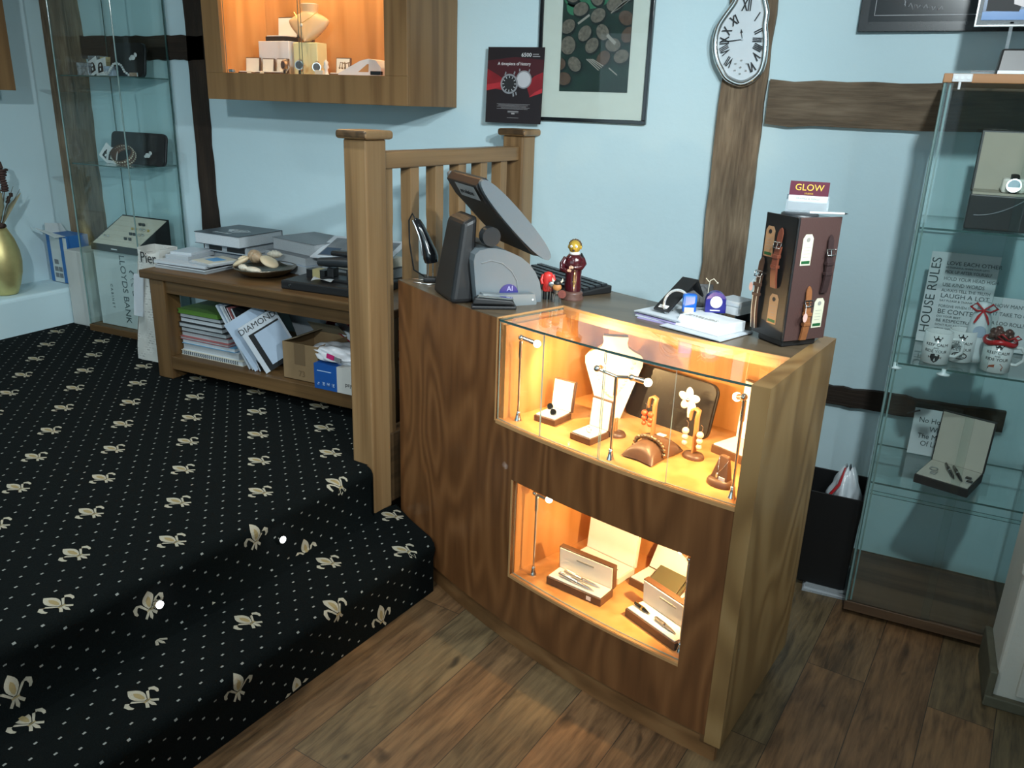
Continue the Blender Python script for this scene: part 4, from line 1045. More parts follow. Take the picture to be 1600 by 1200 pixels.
MB().tube([(0, 0, 0), (0, 0, 0.085), (0.002, 0, 0.108), (0.012, 0, 0.114), (0.022, 0, 0.104)], 0.0013, 6).tube([(0.0, 0, 0.104), (-0.010, 0, 0.114)], 0.0013, 6).ball((0.023, 0, 0.103), 0.0028).build('wire', M_cream, t)

# watch strap stand
STR = 50
def strap_stand():
    t = thing('strap_stand', 'tall square revolving stand for leather watch straps, black and brown sides', 'display stand', (-0.246, 2.085, TZ), R_(STR))
    MB().box(0.008, 0.118, 0.008, 0.100, 0, 0.022).build('base', M_black, t, 0.004)
    MB().box(0.0035, 0.130, 0.0035, 0.110, 0.022, 0.322).build('core', M_gloss, t, 0.003)
    MB().box(0.004, 0.135, -0.001, 0.0035, 0.018, 0.326).build('brown_panel', mat('brown_leather_board', (0.072, 0.036, 0.032), 0.5, bump=0.05, nscale=200), t, 0.001)
    MB().box(-0.001, 0.0035, 0.004, 0.115, 0.018, 0.326).build('black_panel', mat('black_board', (0.010, 0.010, 0.010), 0.4), t, 0.001)
    MB().lathe([(0.045, 0), (0.045, 0.006), (0.04, 0.009), (0, 0.009)], (0.05, 0.055, 0.322), 28).build('turning_cap', M_charcoal, t)
    MB().cyl((0.0, 0.0, 0.02), (0.0, 0.0, 0.324), 0.003).build('edge_strip', M_black, t)
    return t
strap_stand()
STF = Matrix.Translation((-0.246, 2.085, TZ)) @ Matrix.Rotation(R_(STR), 4, 'Z')
def hang_tag(label, face, a, z, col, m2):
    """paper tag on the stand; face 'R' runs along local x, 'L' along local y"""
    if face == 'R': loc = STF @ Vector((a, -0.0015, z)); rz = R_(STR)
    else: loc = STF @ Vector((-0.0015, a, z)); rz = R_(STR) - PI / 2
    t = thing('paper_tag', label, 'tag', loc, rz)
    w, h = 0.016, 0.076
    o = [(-w, -h), (w, -h), (w, -0.010), (w - 0.007, 0), (-w + 0.007, 0), (-w, -0.010)]
    b = MB(); A = [(x, 0, z) for x, z in o]; B = [(x, -0.0008, z) for x, z in o]
    b.add(A + B, [tuple(range(6))[::-1], tuple(range(6, 12))]).add(A + B, [(i, (i + 1) % 6, 6 + (i + 1) % 6, 6 + i) for i in range(6)])
    b.build('card', col, t)
    MB().tube([(0, -0.0008, -0.013), (0, -0.0016, -0.013)], 0.0055, 16).build('eyelet', m2, t)
    MB().box(-w + 0.003, w - 0.003, -0.0014, -0.0007, -h + 0.004, -h + 0.011).build('printed_bar', mat('green_ink', (0.01, 0.10, 0.03), 0.5), t)
    b = MB()
    for k in range(4): b.box(-w + 0.006, w - 0.006 - 0.003 * (k % 2), -0.0011, -0.0007, -0.032 - k * 0.008, -0.0312 - k * 0.008)
    b.build('printed_lines', MATS['grey_ink'], t)
M_tagt = mat('kraft_tag', (0.42, 0.25, 0.13), 0.7); M_tagw = mat('cream_tag', (0.66, 0.64, 0.48), 0.7)
hang_tag('kraft paper tag near the top of the stand\'s black side', 'L', 0.092, 0.294, M_tagt, M_ink)
hang_tag('kraft paper tag near the foot of the stand\'s black side', 'L', 0.047, 0.130, M_tagt, M_ink)
hang_tag('cream paper tag near the top of the stand\'s brown side', 'R', 0.035, 0.286, M_tagw, MATS['grey_ink'])
hang_tag('cream paper tag near the foot of the stand\'s brown side', 'R', 0.102, 0.124, M_tagw, MATS['grey_ink'])
def strap(label, face, a, z, L, m, stitch=None, buckle=M_chrome, w=0.0085):
    if face == 'R': loc = STF @ Vector((a, -0.0015, z)); rz = R_(STR)
    else: loc = STF @ Vector((-0.0015, a, z)); rz = R_(STR) - PI / 2
    t = thing('watch_strap', label, 'watch strap', loc, rz)
    # pointed tail above the buckle
    tail = [(-w, -0.042), (w, -0.042), (w, -0.014), (w * 0.55, -0.004), (0, 0), (-w * 0.55, -0.004), (-w, -0.014)]
    n = len(tail); b = MB()
    A = [(x, -0.002 - 0.004 * (-q / 0.04), q) for x, q in tail]; B = [(x, y - 0.003, q) for x, y, q in A]
    b.add(A + B, [tuple(range(n))[::-1], tuple(range(n, 2 * n))]).add(A + B, [(i, (i + 1) % n, n + (i + 1) % n, n + i) for i in range(n)])
    b.build('strap_tail', m, t)
    b = MB()
    def f(u, v):
        z_ = -0.046 - (L - 0.046) * v; bow = -0.008 - 0.006 * math.sin(PI * v)
        return (w * 1.1 * (2 * u - 1), bow, z_)
    b.grid(f, 2, 10); b.grid(lambda u, v: (f(1 - u, v)[0], f(u, v)[1] + 0.006, f(u, v)[2]), 2, 10)
    b.add([f(0, v / 10) for v in range(11)] + [(f(0, v / 10)[0], f(0, v / 10)[1] + 0.006, f(0, v / 10)[2]) for v in range(11)], [(v, 11 + v, 12 + v, v + 1) for v in range(10)])
    b.add([f(1, v / 10) for v in range(11)] + [(f(1, v / 10)[0], f(1, v / 10)[1] + 0.006, f(1, v / 10)[2]) for v in range(11)], [(v, v + 1, 12 + v, 11 + v) for v in range(10)])
    b.build('strap_body', m, t)
    MB().box(-w * 1.25, w * 1.25, -0.016, -0.004, -0.075, -0.066).box(-w * 1.25, w * 1.25, -0.016, -0.004, -0.100, -0.092).build('keeper_loops', m, t, 0.001)
    MB().tube([(-w * 1.5, -0.010, -0.036), (w * 1.5, -0.010, -0.036), (w * 1.5, -0.013, -0.050), (-w * 1.5, -0.013, -0.050)], 0.0018, 6, closed=True).tube([(0, -0.010, -0.036), (0, -0.014, -0.052)], 0.0012, 6).build('buckle', buckle, t)
    if stitch:
        b = MB()
        for sx in (-1, 1): b.tube([(f(0.5 + 0.38 * sx, v / 10)[0], f(0, v / 10)[1] - 0.0005, f(0, v / 10)[2]) for v in range(11)], 0.0007, 5)
        b.build('stitching', stitch, t)
    return t
M_tan = mat('tan_strap_leather', (0.27, 0.10, 0.035), 0.45, noise=0.25, nscale=150)
M_red = mat('chestnut_leather', (0.17, 0.048, 0.026), 0.3)
M_dk = mat('dark_brown_leather', (0.040, 0.022, 0.022), 0.4, noise=0.3, nscale=120)
strap('glossy chestnut watch strap high on the stand\'s black side', 'L', 0.050, 0.296, 0.150, M_red)
strap('dark brown watch strap with pale stitching at the stand\'s outer edge', 'L', 0.104, 0.215, 0.185, mat('bark_brown_leather', (0.060, 0.030, 0.018), 0.5, noise=0.4, nscale=90), M_cream)
strap('near-black crocodile watch strap on the stand\'s brown side', 'R', 0.104, 0.284, 0.145, M_dk)
strap('tan watch strap with dark buckle low on the stand\'s brown side', 'R', 0.058, 0.158, 0.138, M_tan, None, mat('gunmetal', (0.12, 0.12, 0.12), 0.3, 0.9))
for nm, fc, a, z, lab in (('a', 'L', 0.122, 0.135, 'pale pink oval price tag hanging on the stitched dark strap'), ('b', 'R', 0.042, 0.082, 'pale pink oval price tag hanging on the low tan strap')):
    loc = STF @ (Vector((a, -0.022, z)) if fc == 'R' else Vector((-0.016, a, z)))
    t = thing('price_tag', lab, 'tag', loc, R_(STR) if fc == 'R' else R_(STR) - PI / 2)
    b = MB(); b.at((0, 0, 0), 0, PI / 2); b.lathe([(0.0085, 0), (0.0085, 0.001)], n=18, sx=0.8, sy=1.35); b.build('tag_card', mat('pale_pink_card', (0.72, 0.45, 0.40), 0.6), t)
    MB().tube([(0, 0, 0.010), (0.003, 0.004, 0.02), (0.008, 0.010, 0.030)], 0.0006, 5).build('thread', M_white, t)
def card_holder():
    t = thing('card_holder', 'clear holder of maroon and white shop cards on top of the strap stand', 'card holder', (-0.245, 2.180, TZ + 0.331), R_(8))
    MB().box(-0.050, 0.050, -0.014, -0.011, 0, 0.030).box(-0.050, 0.050, 0.012, 0.015, 0, 0.040).box(-0.050, 0.050, -0.014, 0.015, 0, 0.003).build('holder', M_acry, t)
    cd = MB().box(-0.046, 0.046, -0.004, 0.002, 0.004, 0.040).build('card_lower', M_white, t)
    c = MB().box(-0.046, 0.046, -0.004, 0.002, 0.040, 0.074).build('card_upper', mat('maroon_card', (0.10, 0.012, 0.030), 0.5), t)
    my = mat('yellow_print', (0.80, 0.50, 0.08), 0.5)
    lettering('card_words', 'GLOW', 0.022, my, c, (0, -0.0046, 0.059))
    lettering('card_small_words', 'STUDIOS', 0.005, my, c, (0, -0.0046, 0.045))
    lettering('card_words', 'FRAMES & RINGS', 0.0075, MATS['grey_ink'], cd, (0, -0.0046, 0.033))
card_holder()
t = thing('pencil', 'thin white pencil lying across the strap stand top', 'pencil', (-0.205, 2.150, TZ + 0.332), R_(25))
MB().cyl((-0.03, 0, 0.003), (0.055, 0, 0.003), 0.0028, n=8).build('shaft', M_white, t)
MB().cyl((0.055, 0, 0.003), (0.065, 0, 0.003), 0.0028, 0.0003, 8).build('point', M_ink, t)

# ================================================================== bench with books
BX0, BX1, BY0, BY1 = -2.985, -1.66, 2.45, 3.09
BZ = 0.872
def bench():
    t = thing('bench', 'low brown oak bench with an open lower shelf under the wall cabinet', 'bench', (BX0, BY0, H2))
    w, d, h = BX1 - BX0, BY1 - BY0, BZ - H2
    MB().box(0, w, 0, d, h - 0.036, h).build('bench_top', M_bench, t, 0.006)
    for x in (0.045, w - 0.13):
        for y in (0.012, d - 0.097): MB().box(x, x + 0.085, y, y + 0.085, 0, h - 0.036).build('leg', M_benchZ, t, 0.004)
    b = MB(); b.box(0.13, w - 0.13, 0.022, 0.047, h - 0.092, h - 0.036); b.build('apron', M_bench, t, 0.002)
    b = MB(); b.box(0.13, w - 0.13, d - 0.047, d - 0.022, h - 0.092, h - 0.036); b.build('apron', M_bench, t, 0.002)
    MB().box(0.13, w - 0.13, 0.015, 0.06, 0.046, 0.106).build('shelf_rail', M_bench, t, 0.003)
    MB().box(0.05, w - 0.05, 0.055, d - 0.02, 0.084, 0.106).build('shelf', M_bench, t, 0.002)
bench()
SZ = H2 + 0.106
M_page = mat('paper_edges', (0.36, 0.39, 0.41), 0.7, noise=0.25, nscale=260)
M_pageW = mat('bright_paper_edges', (0.50, 0.54, 0.57), 0.7, noise=0.2, nscale=260)
M_cov = {k: mat('cover_' + k, c, r) for k, c, r in (('slate', (0.05, 0.062, 0.075), 0.4), ('grey', (0.17, 0.185, 0.20), 0.45), ('white', (0.48, 0.53, 0.58), 0.35), ('black', (0.014, 0.016, 0.018), 0.35), ('navy', (0.03, 0.05, 0.09), 0.4), ('green', (0.09, 0.20, 0.03), 0.5), ('blue', (0.10, 0.26, 0.42), 0.4), ('pale', (0.36, 0.45, 0.56), 0.3), ('red', (0.20, 0.012, 0.02), 0.4), ('cream', (0.55, 0.53, 0.44), 0.5), ('rose', (0.30, 0.10, 0.10), 0.5))}
def book(name, label, loc, rz, w, d, h, cov, pages=None, hard=True, group=None):
    """lying flat, spine at the back; w along local x, d deep"""
    t = thing(name, label, 'book' if name == 'book' else 'magazine', loc, R_(rz), group)
    c = 0.0025 if hard else 0.0008; o = 0.003 if hard else 0.0
    MB().box(o, w - o, o, d - c, c, h - c).build('pages', pages or M_page, t)
    b = MB(); b.box(0, w, 0, d, 0, c).box(0, w, 0, d, h - c, h).box(0, w, d - c, d, c, h - c); b.build('cover', M_cov[cov], t)
    return t
# front pile of magazines
def pile(base, spec, name='magazine', z0=BZ):
    z = z0
    for (lab, dx, dy, rz, w, d, h, cov, pg) in spec:
        book(name, lab, (base[0] + dx, base[1] + dy, z), rz, w, d, h, cov, pg, name == 'book'); z += h + 0.0004
    return z
pile((-2.965, 2.525), [
    ('grey-covered magazine lying undermost in the front pile on the bench', 0.0, 0.0, 2, 0.29, 0.22, 0.012, 'grey', M_page),
    ('black-covered magazine just above the undermost of the front bench pile', 0.01, 0.0, 0, 0.285, 0.225, 0.007, 'black', M_pageW),
    ('white magazine jutting out of the middle of the front bench pile', -0.012, 0.005, 3, 0.29, 0.21, 0.010, 'white', M_pageW)])
pile((-2.94, 2.55), [
    ('small white booklet on the near corner of the front bench pile', 0.13, 0.02, -8, 0.15, 0.16, 0.008, 'white', M_page),
    ('pale booklet with a blue patch on the front bench pile', 0.14, 0.03, -14, 0.13, 0.15, 0.005, 'cream', M_pageW)], z0=BZ + 0.0305)
pile((-2.975, 2.565), [
    ('thick white catalogue on the outer end of the front bench pile', 0.0, 0.03, 6, 0.125, 0.17, 0.016, 'white', M_page),
    ('curling white brochure on top of the thick white catalogue', 0.01, 0.05, 10, 0.11, 0.14, 0.012, 'white', M_pageW)], z0=BZ + 0.0305)
t = MB().at((-2.765, 2.62, BZ + 0.0442), R_(-14)).box(0, 0.075, 0, 0.06, 0, 0.0008).build('blue_photo_patch', mat('sky_blue_print', (0.10, 0.30, 0.55), 0.4))
tag(t, 'small blue postcard lying on the front bench pile', 'postcard')
# back pile with the big hardback
zb = pile((-2.93, 2.79), [
    ('dark magazine lowest in the tall bench pile behind the bowl', 0.03, 0.0, -4, 0.30, 0.22, 0.014, 'navy', M_pageW),
    ('slate magazine second from the bottom of the tall bench pile', 0.02, 0.0, 0, 0.30, 0.22, 0.012, 'slate', M_page),
    ('pale grey magazine third from the bottom of the tall bench pile', 0.0, 0.0, -3, 0.29, 0.215, 0.013, 'pale', M_page),
    ('dark-edged book below the cased volumes of the tall bench pile', 0.015, 0.005, 1, 0.285, 0.21, 0.012, 'slate', M_pageW)])
t = book('book', 'white book with black printed spine under the big black hardback', (-2.915, 2.765, zb), -3, 0.27, 0.22, 0.038, 'white', M_pageW)
MB().box(0.035, 0.115, -0.0012, 0, 0.006, 0.030).box(0.15, 0.26, -0.0012, 0, 0.006, 0.032).build('printed_blocks', M_ink, t)
zb += 0.0385
t = book('book', 'big hardback with a dark cover topping the tall bench pile', (-2.91, 2.71, zb), -2, 0.275, 0.27, 0.052, 'slate', M_pageW)
b = MB(); pts = [(0.15 + 0.055 * math.cos(a) * (1 + 0.25 * math.sin(3 * a)), 0.12 + 0.035 * math.sin(a) * (1 + 0.2 * math.cos(5 * a)), 0) for a in [2 * PI * k / 40 for k in range(40)]]
b.tube([(x, y, 0.0523) for x, y, z in pts], 0.004, 6, closed=True, flat=0.2)
b.tube([(0.10 + 0.1 * k / 20, 0.12 + 0.02 * math.sin(k * 1.3), 0.0523) for k in range(21)], 0.005, 6, flat=0.2)
b.build('cover_scrollwork', mat('pale_print', (0.40, 0.45, 0.47), 0.5), t)
lettering('cover_words', 'JEWELLERY', 0.02, MATS['pale_print'], t, (0.13, 0.045, 0.0524), (0, 0, 0))
# grey albums in the middle
zc = pile((-2.60, 2.83), [
    ('open-edged pale grey catalogue lowest in the middle bench pile', -0.01, -0.02, -12, 0.31, 0.20, 0.040, 'pale', M_page),
    ('pale blue-grey catalogue second in the middle bench pile', -0.01, 0.0, -14, 0.30, 0.21, 0.035, 'grey', M_page)])
pile((-2.59, 2.86), [('thick grey hardback album lying on top of the middle bench pile', 0.0, 0.0, -13, 0.30, 0.235, 0.055, 'grey', M_page)], 'book', zc)
zc2 = pile((-2.27, 2.80), [
    ('grey ring-bound brochure lowest beside the black cash tin', 0.0, 0.0, -8, 0.28, 0.22, 0.045, 'slate', M_page),
    ('cream-edged book under the glossy loose photograph on the bench', 0.0, 0.0, -6, 0.27, 0.22, 0.040, 'cream', mat('cream_edges', (0.50, 0.48, 0.40), 0.7, noise=0.2, nscale=200))], 'book')
t = thing('magazine', 'glossy magazine page with white border sloping on the bench pile by the post', 'magazine', (-2.28, 2.74, zc2 + 0.001), R_(8))
b = MB(); b.at((0, 0, 0), 0, R_(16)); b.box(0, 0.36, 0, 0.22, 0, 0.004); b.build('pages', M_paper, t)
b = MB(); b.at((0, 0, 0), 0, R_(16)); b.box(0.025, 0.335, 0.022, 0.20, 0.004, 0.0045); b.build('photo', mat('dusky_photo', (0.16, 0.16, 0.17), 0.3, noise=0.8, nscale=18), t)
b = MB(); b.at((0, 0, 0), 0, R_(16)); b.box(0.03, 0.10, 0.03, 0.10, 0.0045, 0.0049); b.build('photo_detail', M_cov['navy'], t)

# bowl of shells and soaps
def bowl():
    t = thing('bowl', 'shallow dark metal bowl of shells and soaps on the bench', 'bowl', (-2.46, 2.66, BZ))
    prof = [(0.0, 0.0), (0.055, 0.0), (0.06, 0.004), (0.10, 0.014), (0.128, 0.036), (0.133, 0.042), (0.129, 0.043), (0.122, 0.036), (0.09, 0.016), (0.0, 0.010)]
    b = MB(); b.lathe(prof, n=40); b.build('bowl_body', mat('tarnished_silver', (0.28, 0.24, 0.19), 0.22, 0.95, noise=0.4, nscale=40, bump=0.15), t)
bowl()
M_soap = mat('cream_soap', (0.66, 0.54, 0.36), 0.45); M_shell = mat('mottled_shell', (0.38, 0.27, 0.17), 0.4, noise=0.5, nscale=70); M_shellw = mat('white_shell', (0.60, 0.55, 0.45), 0.45, noise=0.3, nscale=60)
for lab, c, r, rz, ry, m, kind in (
    ('oval cream soap tilted on the far heap of the bench bowl', (-2.415, 2.640, 0.068), (0.050, 0.034, 0.013), -15, 22, M_soap, 'soap'),
    ('oval cream soap lying at the near rim of the bench bowl', (-2.548, 2.615, 0.058), (0.040, 0.029, 0.012), 25, -28, M_soap, 'soap'),
    ('pale pebble-like soap under the tilted oval soap in the bowl', (-2.46, 2.59, 0.036), (0.038, 0.022, 0.013), 8, 5, M_shellw, 'soap'),
    ('round buff soap behind the tilted oval soap in the bowl', (-2.445, 2.68, 0.060), (0.030, 0.030, 0.014), 0, 10, M_soap, 'soap')):
    t = thing('soap', lab, kind, (c[0], c[1], BZ + c[2]), R_(rz))
    b = MB(); b.at((0, 0, 0), 0, 0, R_(ry)); b.ball((0, 0, 0), r, 0, 20, 12); b.build('soap_bar', m, t)
def shell(lab, loc, rz, L, m):
    t = thing('shell', lab, 'shell', loc, R_(rz))
    def f(u, v):
        a = 2 * PI * u; r = 0.020 * math.sin(PI * min(1, v * 1.04)) ** 0.7 * (1 + 0.10 * math.sin(v * 34 + a)) * (L / 0.09)
        return (L * (v - 0.5), r * math.cos(a), r * math.sin(a))
    MB().grid(f, 18, 22).build('shell_body', m, t)
shell('long brown spiral shell across the top of the bench bowl', (-2.50, 2.65, BZ + 0.080), -25, 0.12, M_shell)
shell('knobbly white shell at the back of the bench bowl', (-2.462, 2.73, BZ + 0.082), 20, 0.075, M_shellw)
shell('small grey-white shell at the near edge of the bench bowl', (-2.50, 2.575, BZ + 0.044), -5, 0.06, M_shellw)
shell('small tan shell beside the near oval soap in the bowl', (-2.57, 2.66, BZ + 0.062), 60, 0.06, M_soap)
# cash tin, tape dispensers, punch
t = thing('cash_tin', 'flat black metal cash drawer with a round lock beside the bowl', 'cash drawer', (-2.235, 2.50, BZ), R_(3))
MB().box(0, 0.40, 0, 0.26, 0, 0.036).build('drawer_body', M_black, t, 0.006)
MB().tube([(0.045, 0.0, 0.020), (0.045, -0.003, 0.020)], 0.0055, 16).build('lock', M_chrome, t)
CZ = BZ + 0.036
t = thing('card_cube', 'black and yellow little card box standing on the black cash drawer', 'box', (-2.185, 2.60, CZ), R_(2))
MB().box(0, 0.030, 0, 0.045, 0, 0.034).box(0.066, 0.09, 0, 0.045, 0.0, 0.036).build('black_ends', M_black, t)
MB().box(0.030, 0.066, 0, 0.045, 0, 0.036).build('yellow_middle', mat('straw_card', (0.40, 0.34, 0.16), 0.6), t)
t = thing('hole_punch', 'black hole punch standing on the cash drawer by the newel post', 'hole punch', (-2.10, 2.58, CZ), R_(4))
MB().box(0.0, 0.16, 0.0, 0.08, 0.0, 0.012).box(0.02, 0.05, 0.02, 0.06, 0.012, 0.05).box(0.11, 0.14, 0.02, 0.06, 0.012, 0.05).build('base', M_black, t, 0.003)
b = MB(); b.tube([(-0.02, 0.035, 0.068), (0.07, 0.035, 0.076), (0.17, 0.035, 0.080)], [0.024, 0.028, 0.028], 16, flat=0.75); b.build('handle', M_charcoal, t)
MB().box(0.03, 0.13, 0.03, 0.07, 0.098, 0.118).build('lever_top', M_black, t, 0.008)
t = thing('paper_slip', 'crumpled white paper slip on the black cash drawer', 'paper', (-2.11, 2.535, CZ + 0.001), R_(12))
MB().grid(lambda u, v: (0.085 * u, 0.035 * v, 0.004 + 0.012 * abs(math.sin(u * 3 + v * 2)) * (1 - u * 0.5)), 10, 5, sm=False).build('slip', M_page, t)

# lower shelf
z = SZ
spec = [('white sketch pad with ring binding lowest on the bench shelf', 0.36, 0.20, 0.022, 'cream', M_pageW),
        ('thick pale brochure second from the bottom on the bench shelf', 0.33, 0.21, 0.030, 'white', M_page),
        ('blue-covered brochure third from the bottom on the bench shelf', 0.31, 0.21, 0.020, 'blue', M_pageW),
        ('buff-edged booklet fourth from the bottom on the bench shelf', 0.285, 0.21, 0.012, 'rose', M_page),
        ('rose-covered catalogue fifth from the bottom on the bench shelf', 0.275, 0.21, 0.022, 'rose', M_page),
        ('black-covered catalogue sixth from the bottom on the bench shelf', 0.265, 0.21, 0.021, 'black', M_page),
        ('black-covered catalogue seventh from the bottom on the bench shelf', 0.255, 0.21, 0.021, 'black', M_page),
        ('black-covered catalogue eighth from the bottom on the bench shelf', 0.245, 0.21, 0.021, 'black', M_pageW),
        ('black-covered catalogue just below the green one on the bench shelf', 0.24, 0.21, 0.019, 'black', M_page),
        ('green-fronted catalogue topmost of the bench shelf pile', 0.235, 0.21, 0.020, 'green', M_cov['green'])]
for i, (lab, w, d, h, cov, pg) in enumerate(spec):
    t = book('magazine', lab, (-2.845 + 0.003 * ((i * 7) % 3), 2.515 + 0.004 * ((i * 5) % 3), z), 0, w, d, h, cov, pg, True)
    if i == 0:
        b = MB()
        for k in range(26): b.tube([(0.02 + 0.0125 * k, -0.001, 0.004), (0.02 + 0.0125 * k, -0.004, 0.012), (0.02 + 0.0125 * k, -0.001, 0.020)], 0.0016, 5)
        b.build('spiral_binding', M_charcoal, t)
    z += h + 0.0003
def leaning(name, label, x0, x1, ztop, y, d, th, cov, inner=None, rz=0):
    """magazine standing on edge on the shelf, leaning towards the pile"""
    t = thing(name, label, 'magazine', (x0, y, SZ + 0.001), R_(rz))
    dx, dz = x1 - x0, ztop - SZ
    L = math.hypot(dx, dz); ang = math.atan2(dx, dz)
    b = MB(); b.at((0, 0, 0), 0, 0, ang); b.box(0, th * 0.85, 0.001, d, 0, L); b.build('pages', inner or M_pageW, t)
    b = MB(); b.at((0, 0, 0), 0, 0, ang); b.box(-0.0006, 0.0, 0, d, 0, L).box(th * 0.85, th * 0.85 + 0.0008, 0, d, 0, L).box(0, th * 0.85, d, d + 0.0008, 0, L); b.build('cover', M_cov[cov], t)
    return t, ang, L
leaning('magazine', 'pale magazine leaning directly against the shelf pile', -2.435, -2.60, 0.752, 2.50, 0.19, 0.010, 'pale')
leaning('magazine', 'white magazine second in the leaning row on the bench shelf', -2.418, -2.575, 0.752, 2.50, 0.19, 0.007, 'white')
leaning('magazine', 'black-backed magazine third in the leaning row on the bench shelf', -2.405, -2.555, 0.752, 2.50, 0.19, 0.008, 'black')
leaning('magazine', 'thin white magazine fourth in the leaning row on the bench shelf', -2.392, -2.538, 0.750, 2.50, 0.19, 0.005, 'rose')
leaning('magazine', 'white magazine fifth in the leaning row with a black back', -2.378, -2.515, 0.748, 2.50, 0.19, 0.010, 'black')
def fanned(label, cov, x0, y, lean, rz, w, h, th=0.005):
    """magazine standing on edge with its front cover turned towards the room"""
    t = thing('magazine', label, 'magazine', (x0, y, SZ + 0.001), R_(rz))
    b = MB(); b.at((0, 0, 0), 0, -R_(6), -R_(lean)); b.box(0, w, 0, th, 0, h); b.build('pages', M_pageW, t)
    b = MB(); b.at((0, 0, 0), 0, -R_(6), -R_(lean)); b.box(-0.0005, w, -0.0008, 0, 0, h); c = b.build('cover', M_cov[cov], t)
    return t, c
fanned('plain pale blue magazine turned to the front on the bench shelf', 'pale', -2.395, 2.492, 27, 60, 0.17, 0.235)
t, c = fanned('white magazine with a black-framed cover photo turned to the front on the bench shelf', 'white', -2.335, 2.494, 26, 60, 0.17, 0.225)
def onface(o, x, z, y=-0.0016, lean=26): 
    return Matrix.Rotation(-R_(lean), 4, 'Y') @ Matrix.Rotation(-R_(6), 4, 'X') @ Vector((x, y, z))
p = onface(c, 0.078, 0.203)
l = lettering('cover_words', 'DIAMOND', 0.036, M_ink, t, p, (0, 0, 0)); l.rotation_euler = (Matrix.Rotation(-R_(26), 4, 'Y') @ Matrix.Rotation(-R_(6) + PI / 2, 4, 'X')).to_euler()
b = MB(); b.at((0, 0, 0), 0, -R_(6), -R_(26)); b.box(0.02, 0.16, -0.0016, -0.0008, 0.0, 0.178); b.build('cover_photo', M_cov['black'], t)
b = MB(); b.at((0, 0, 0), 0, -R_(6), -R_(26)); b.box(0.042, 0.16, -0.0024, -0.0016, 0.02, 0.170); b.build('cover_photo_inset', M_cov['pale'], t)
fanned('grey-green magazine half hidden behind the cardboard box on the shelf', 'grey', -2.30, 2.715, 22, 20, 0.16, 0.235)
t = thing('cardboard_box', 'open brown cardboard box with parcel tape on the bench shelf', 'box', (-2.243, 2.498, SZ), 0)
b = MB(); W, D, Hh, th = 0.180, 0.20, 0.158, 0.003
b.box(0, W, 0, th, 0, Hh).box(0, W, D - th, D, 0, Hh).box(0, th, th, D - th, 0, Hh).box(W - th, W, th, D - th, 0, Hh).box(0, W, 0, D, 0, th)
b.build('box_body', M_carton, t)
b = MB(); b.hexa([(0, D, Hh), (W, D, Hh), (W, D + 0.002, Hh), (0, D + 0.002, Hh), (0.01, D - 0.05, Hh + 0.05), (W - 0.01, D - 0.05, Hh + 0.05), (W - 0.01, D - 0.048, Hh + 0.052), (0.01, D - 0.048, Hh + 0.052)])
b.hexa([(0, 0.0, Hh), (0.003, 0.0, Hh), (0.003, D, Hh), (0, D, Hh), (0.06, 0.01, Hh + 0.022), (0.063, 0.01, Hh + 0.02), (0.063, D - 0.01, Hh + 0.02), (0.06, D - 0.01, Hh + 0.022)]); b.build('flap', mat('dull_card_inside', (0.20, 0.16, 0.10), 0.8), t)  # flaps in a duller card colour than the box walls
MB().box(0.060, 0.115, -0.0008, 0, Hh - 0.09, Hh).build('parcel_tape', mat('brown_tape', (0.15, 0.10, 0.055), 0.25), t)
lettering('printed_words', '73', 0.035, MATS['brown_tape'], t, (0.095, -0.0008, 0.03))
t = thing('terminal_box', 'blue and white card box beside the brown cardboard box on the shelf', 'box', (-2.055, 2.462, SZ), 0)
MB().box(0, 0.112, 0, 0.20, 0, 0.105).build('blue_end', mat('strong_blue_card', (0.008, 0.075, 0.30), 0.45), t)
wb_ = MB().box(0.112, 0.30, 0, 0.20, 0, 0.105).build('white_end', mat('off_white_card', (0.50, 0.49, 0.46), 0.5), t)
lettering('printed_words', 'paymentsense', 0.024, M_ink, wb_, (0.152, -0.0006, 0.040), align='LEFT')
b = MB()
for k in range(4):
    x = 0.016 + 0.024 * k
    b.tube([(x, -0.0006, 0.018), (x + 0.012, -0.0006, 0.018), (x + 0.012, -0.0006, 0.030), (x, -0.0006, 0.030)], 0.0012, 5, closed=True).box(x + 0.004, x + 0.009, -0.001, 0, 0.022, 0.027)
b.box(0.015, 0.085, -0.0006, 0, 0.075, 0.078); b.build('printed_icons', mat('pale_blue_print', (0.45, 0.58, 0.75), 0.5), t)
t = thing('ring_binder', 'dark red ring binder lying slanted on the bench shelf by the newel post', 'binder', (-2.17, 2.69, SZ + 0.20), 0)
b = MB(); b.at((0, 0, 0), 0, 0, R_(28)); b.box(0, 0.32, 0, 0.22, 0.0, 0.003).box(0, 0.32, 0, 0.22, 0.060, 0.063).box(0, 0.003, 0, 0.22, 0, 0.063); b.build('binder_cover', M_cov['red'], t)
b = MB(); b.at((0, 0, 0), 0, 0, R_(28)); b.box(0.04, 0.31, 0.004, 0.215, 0.004, 0.03); b.build('papers', M_pageW, t)
t = thing('plastic_bag', 'crumpled white plastic bag lying on the blue and white box', 'bag', (-2.13, 2.47, SZ + 0.108), 0)
def bagf(u, v):
    a = 2 * PI * u
    r = math.sin(PI * max(0.001, min(0.999, v))) ** 0.5
    n = 1 + 0.13 * math.sin(5 * a + 9 * v) + 0.08 * math.sin(11 * a - 17 * v)
    return (0.30 * v, 0.09 + 0.085 * r * math.cos(a) * n, 0.030 - 0.02 * v + 0.032 * r * math.sin(a) * n)
MB().grid(bagf, 40, 24).build('bag_skin', mat('white_plastic_film', (0.62, 0.63, 0.66), 0.22, 0, 0.6, bump=0.3, nscale=35), t)
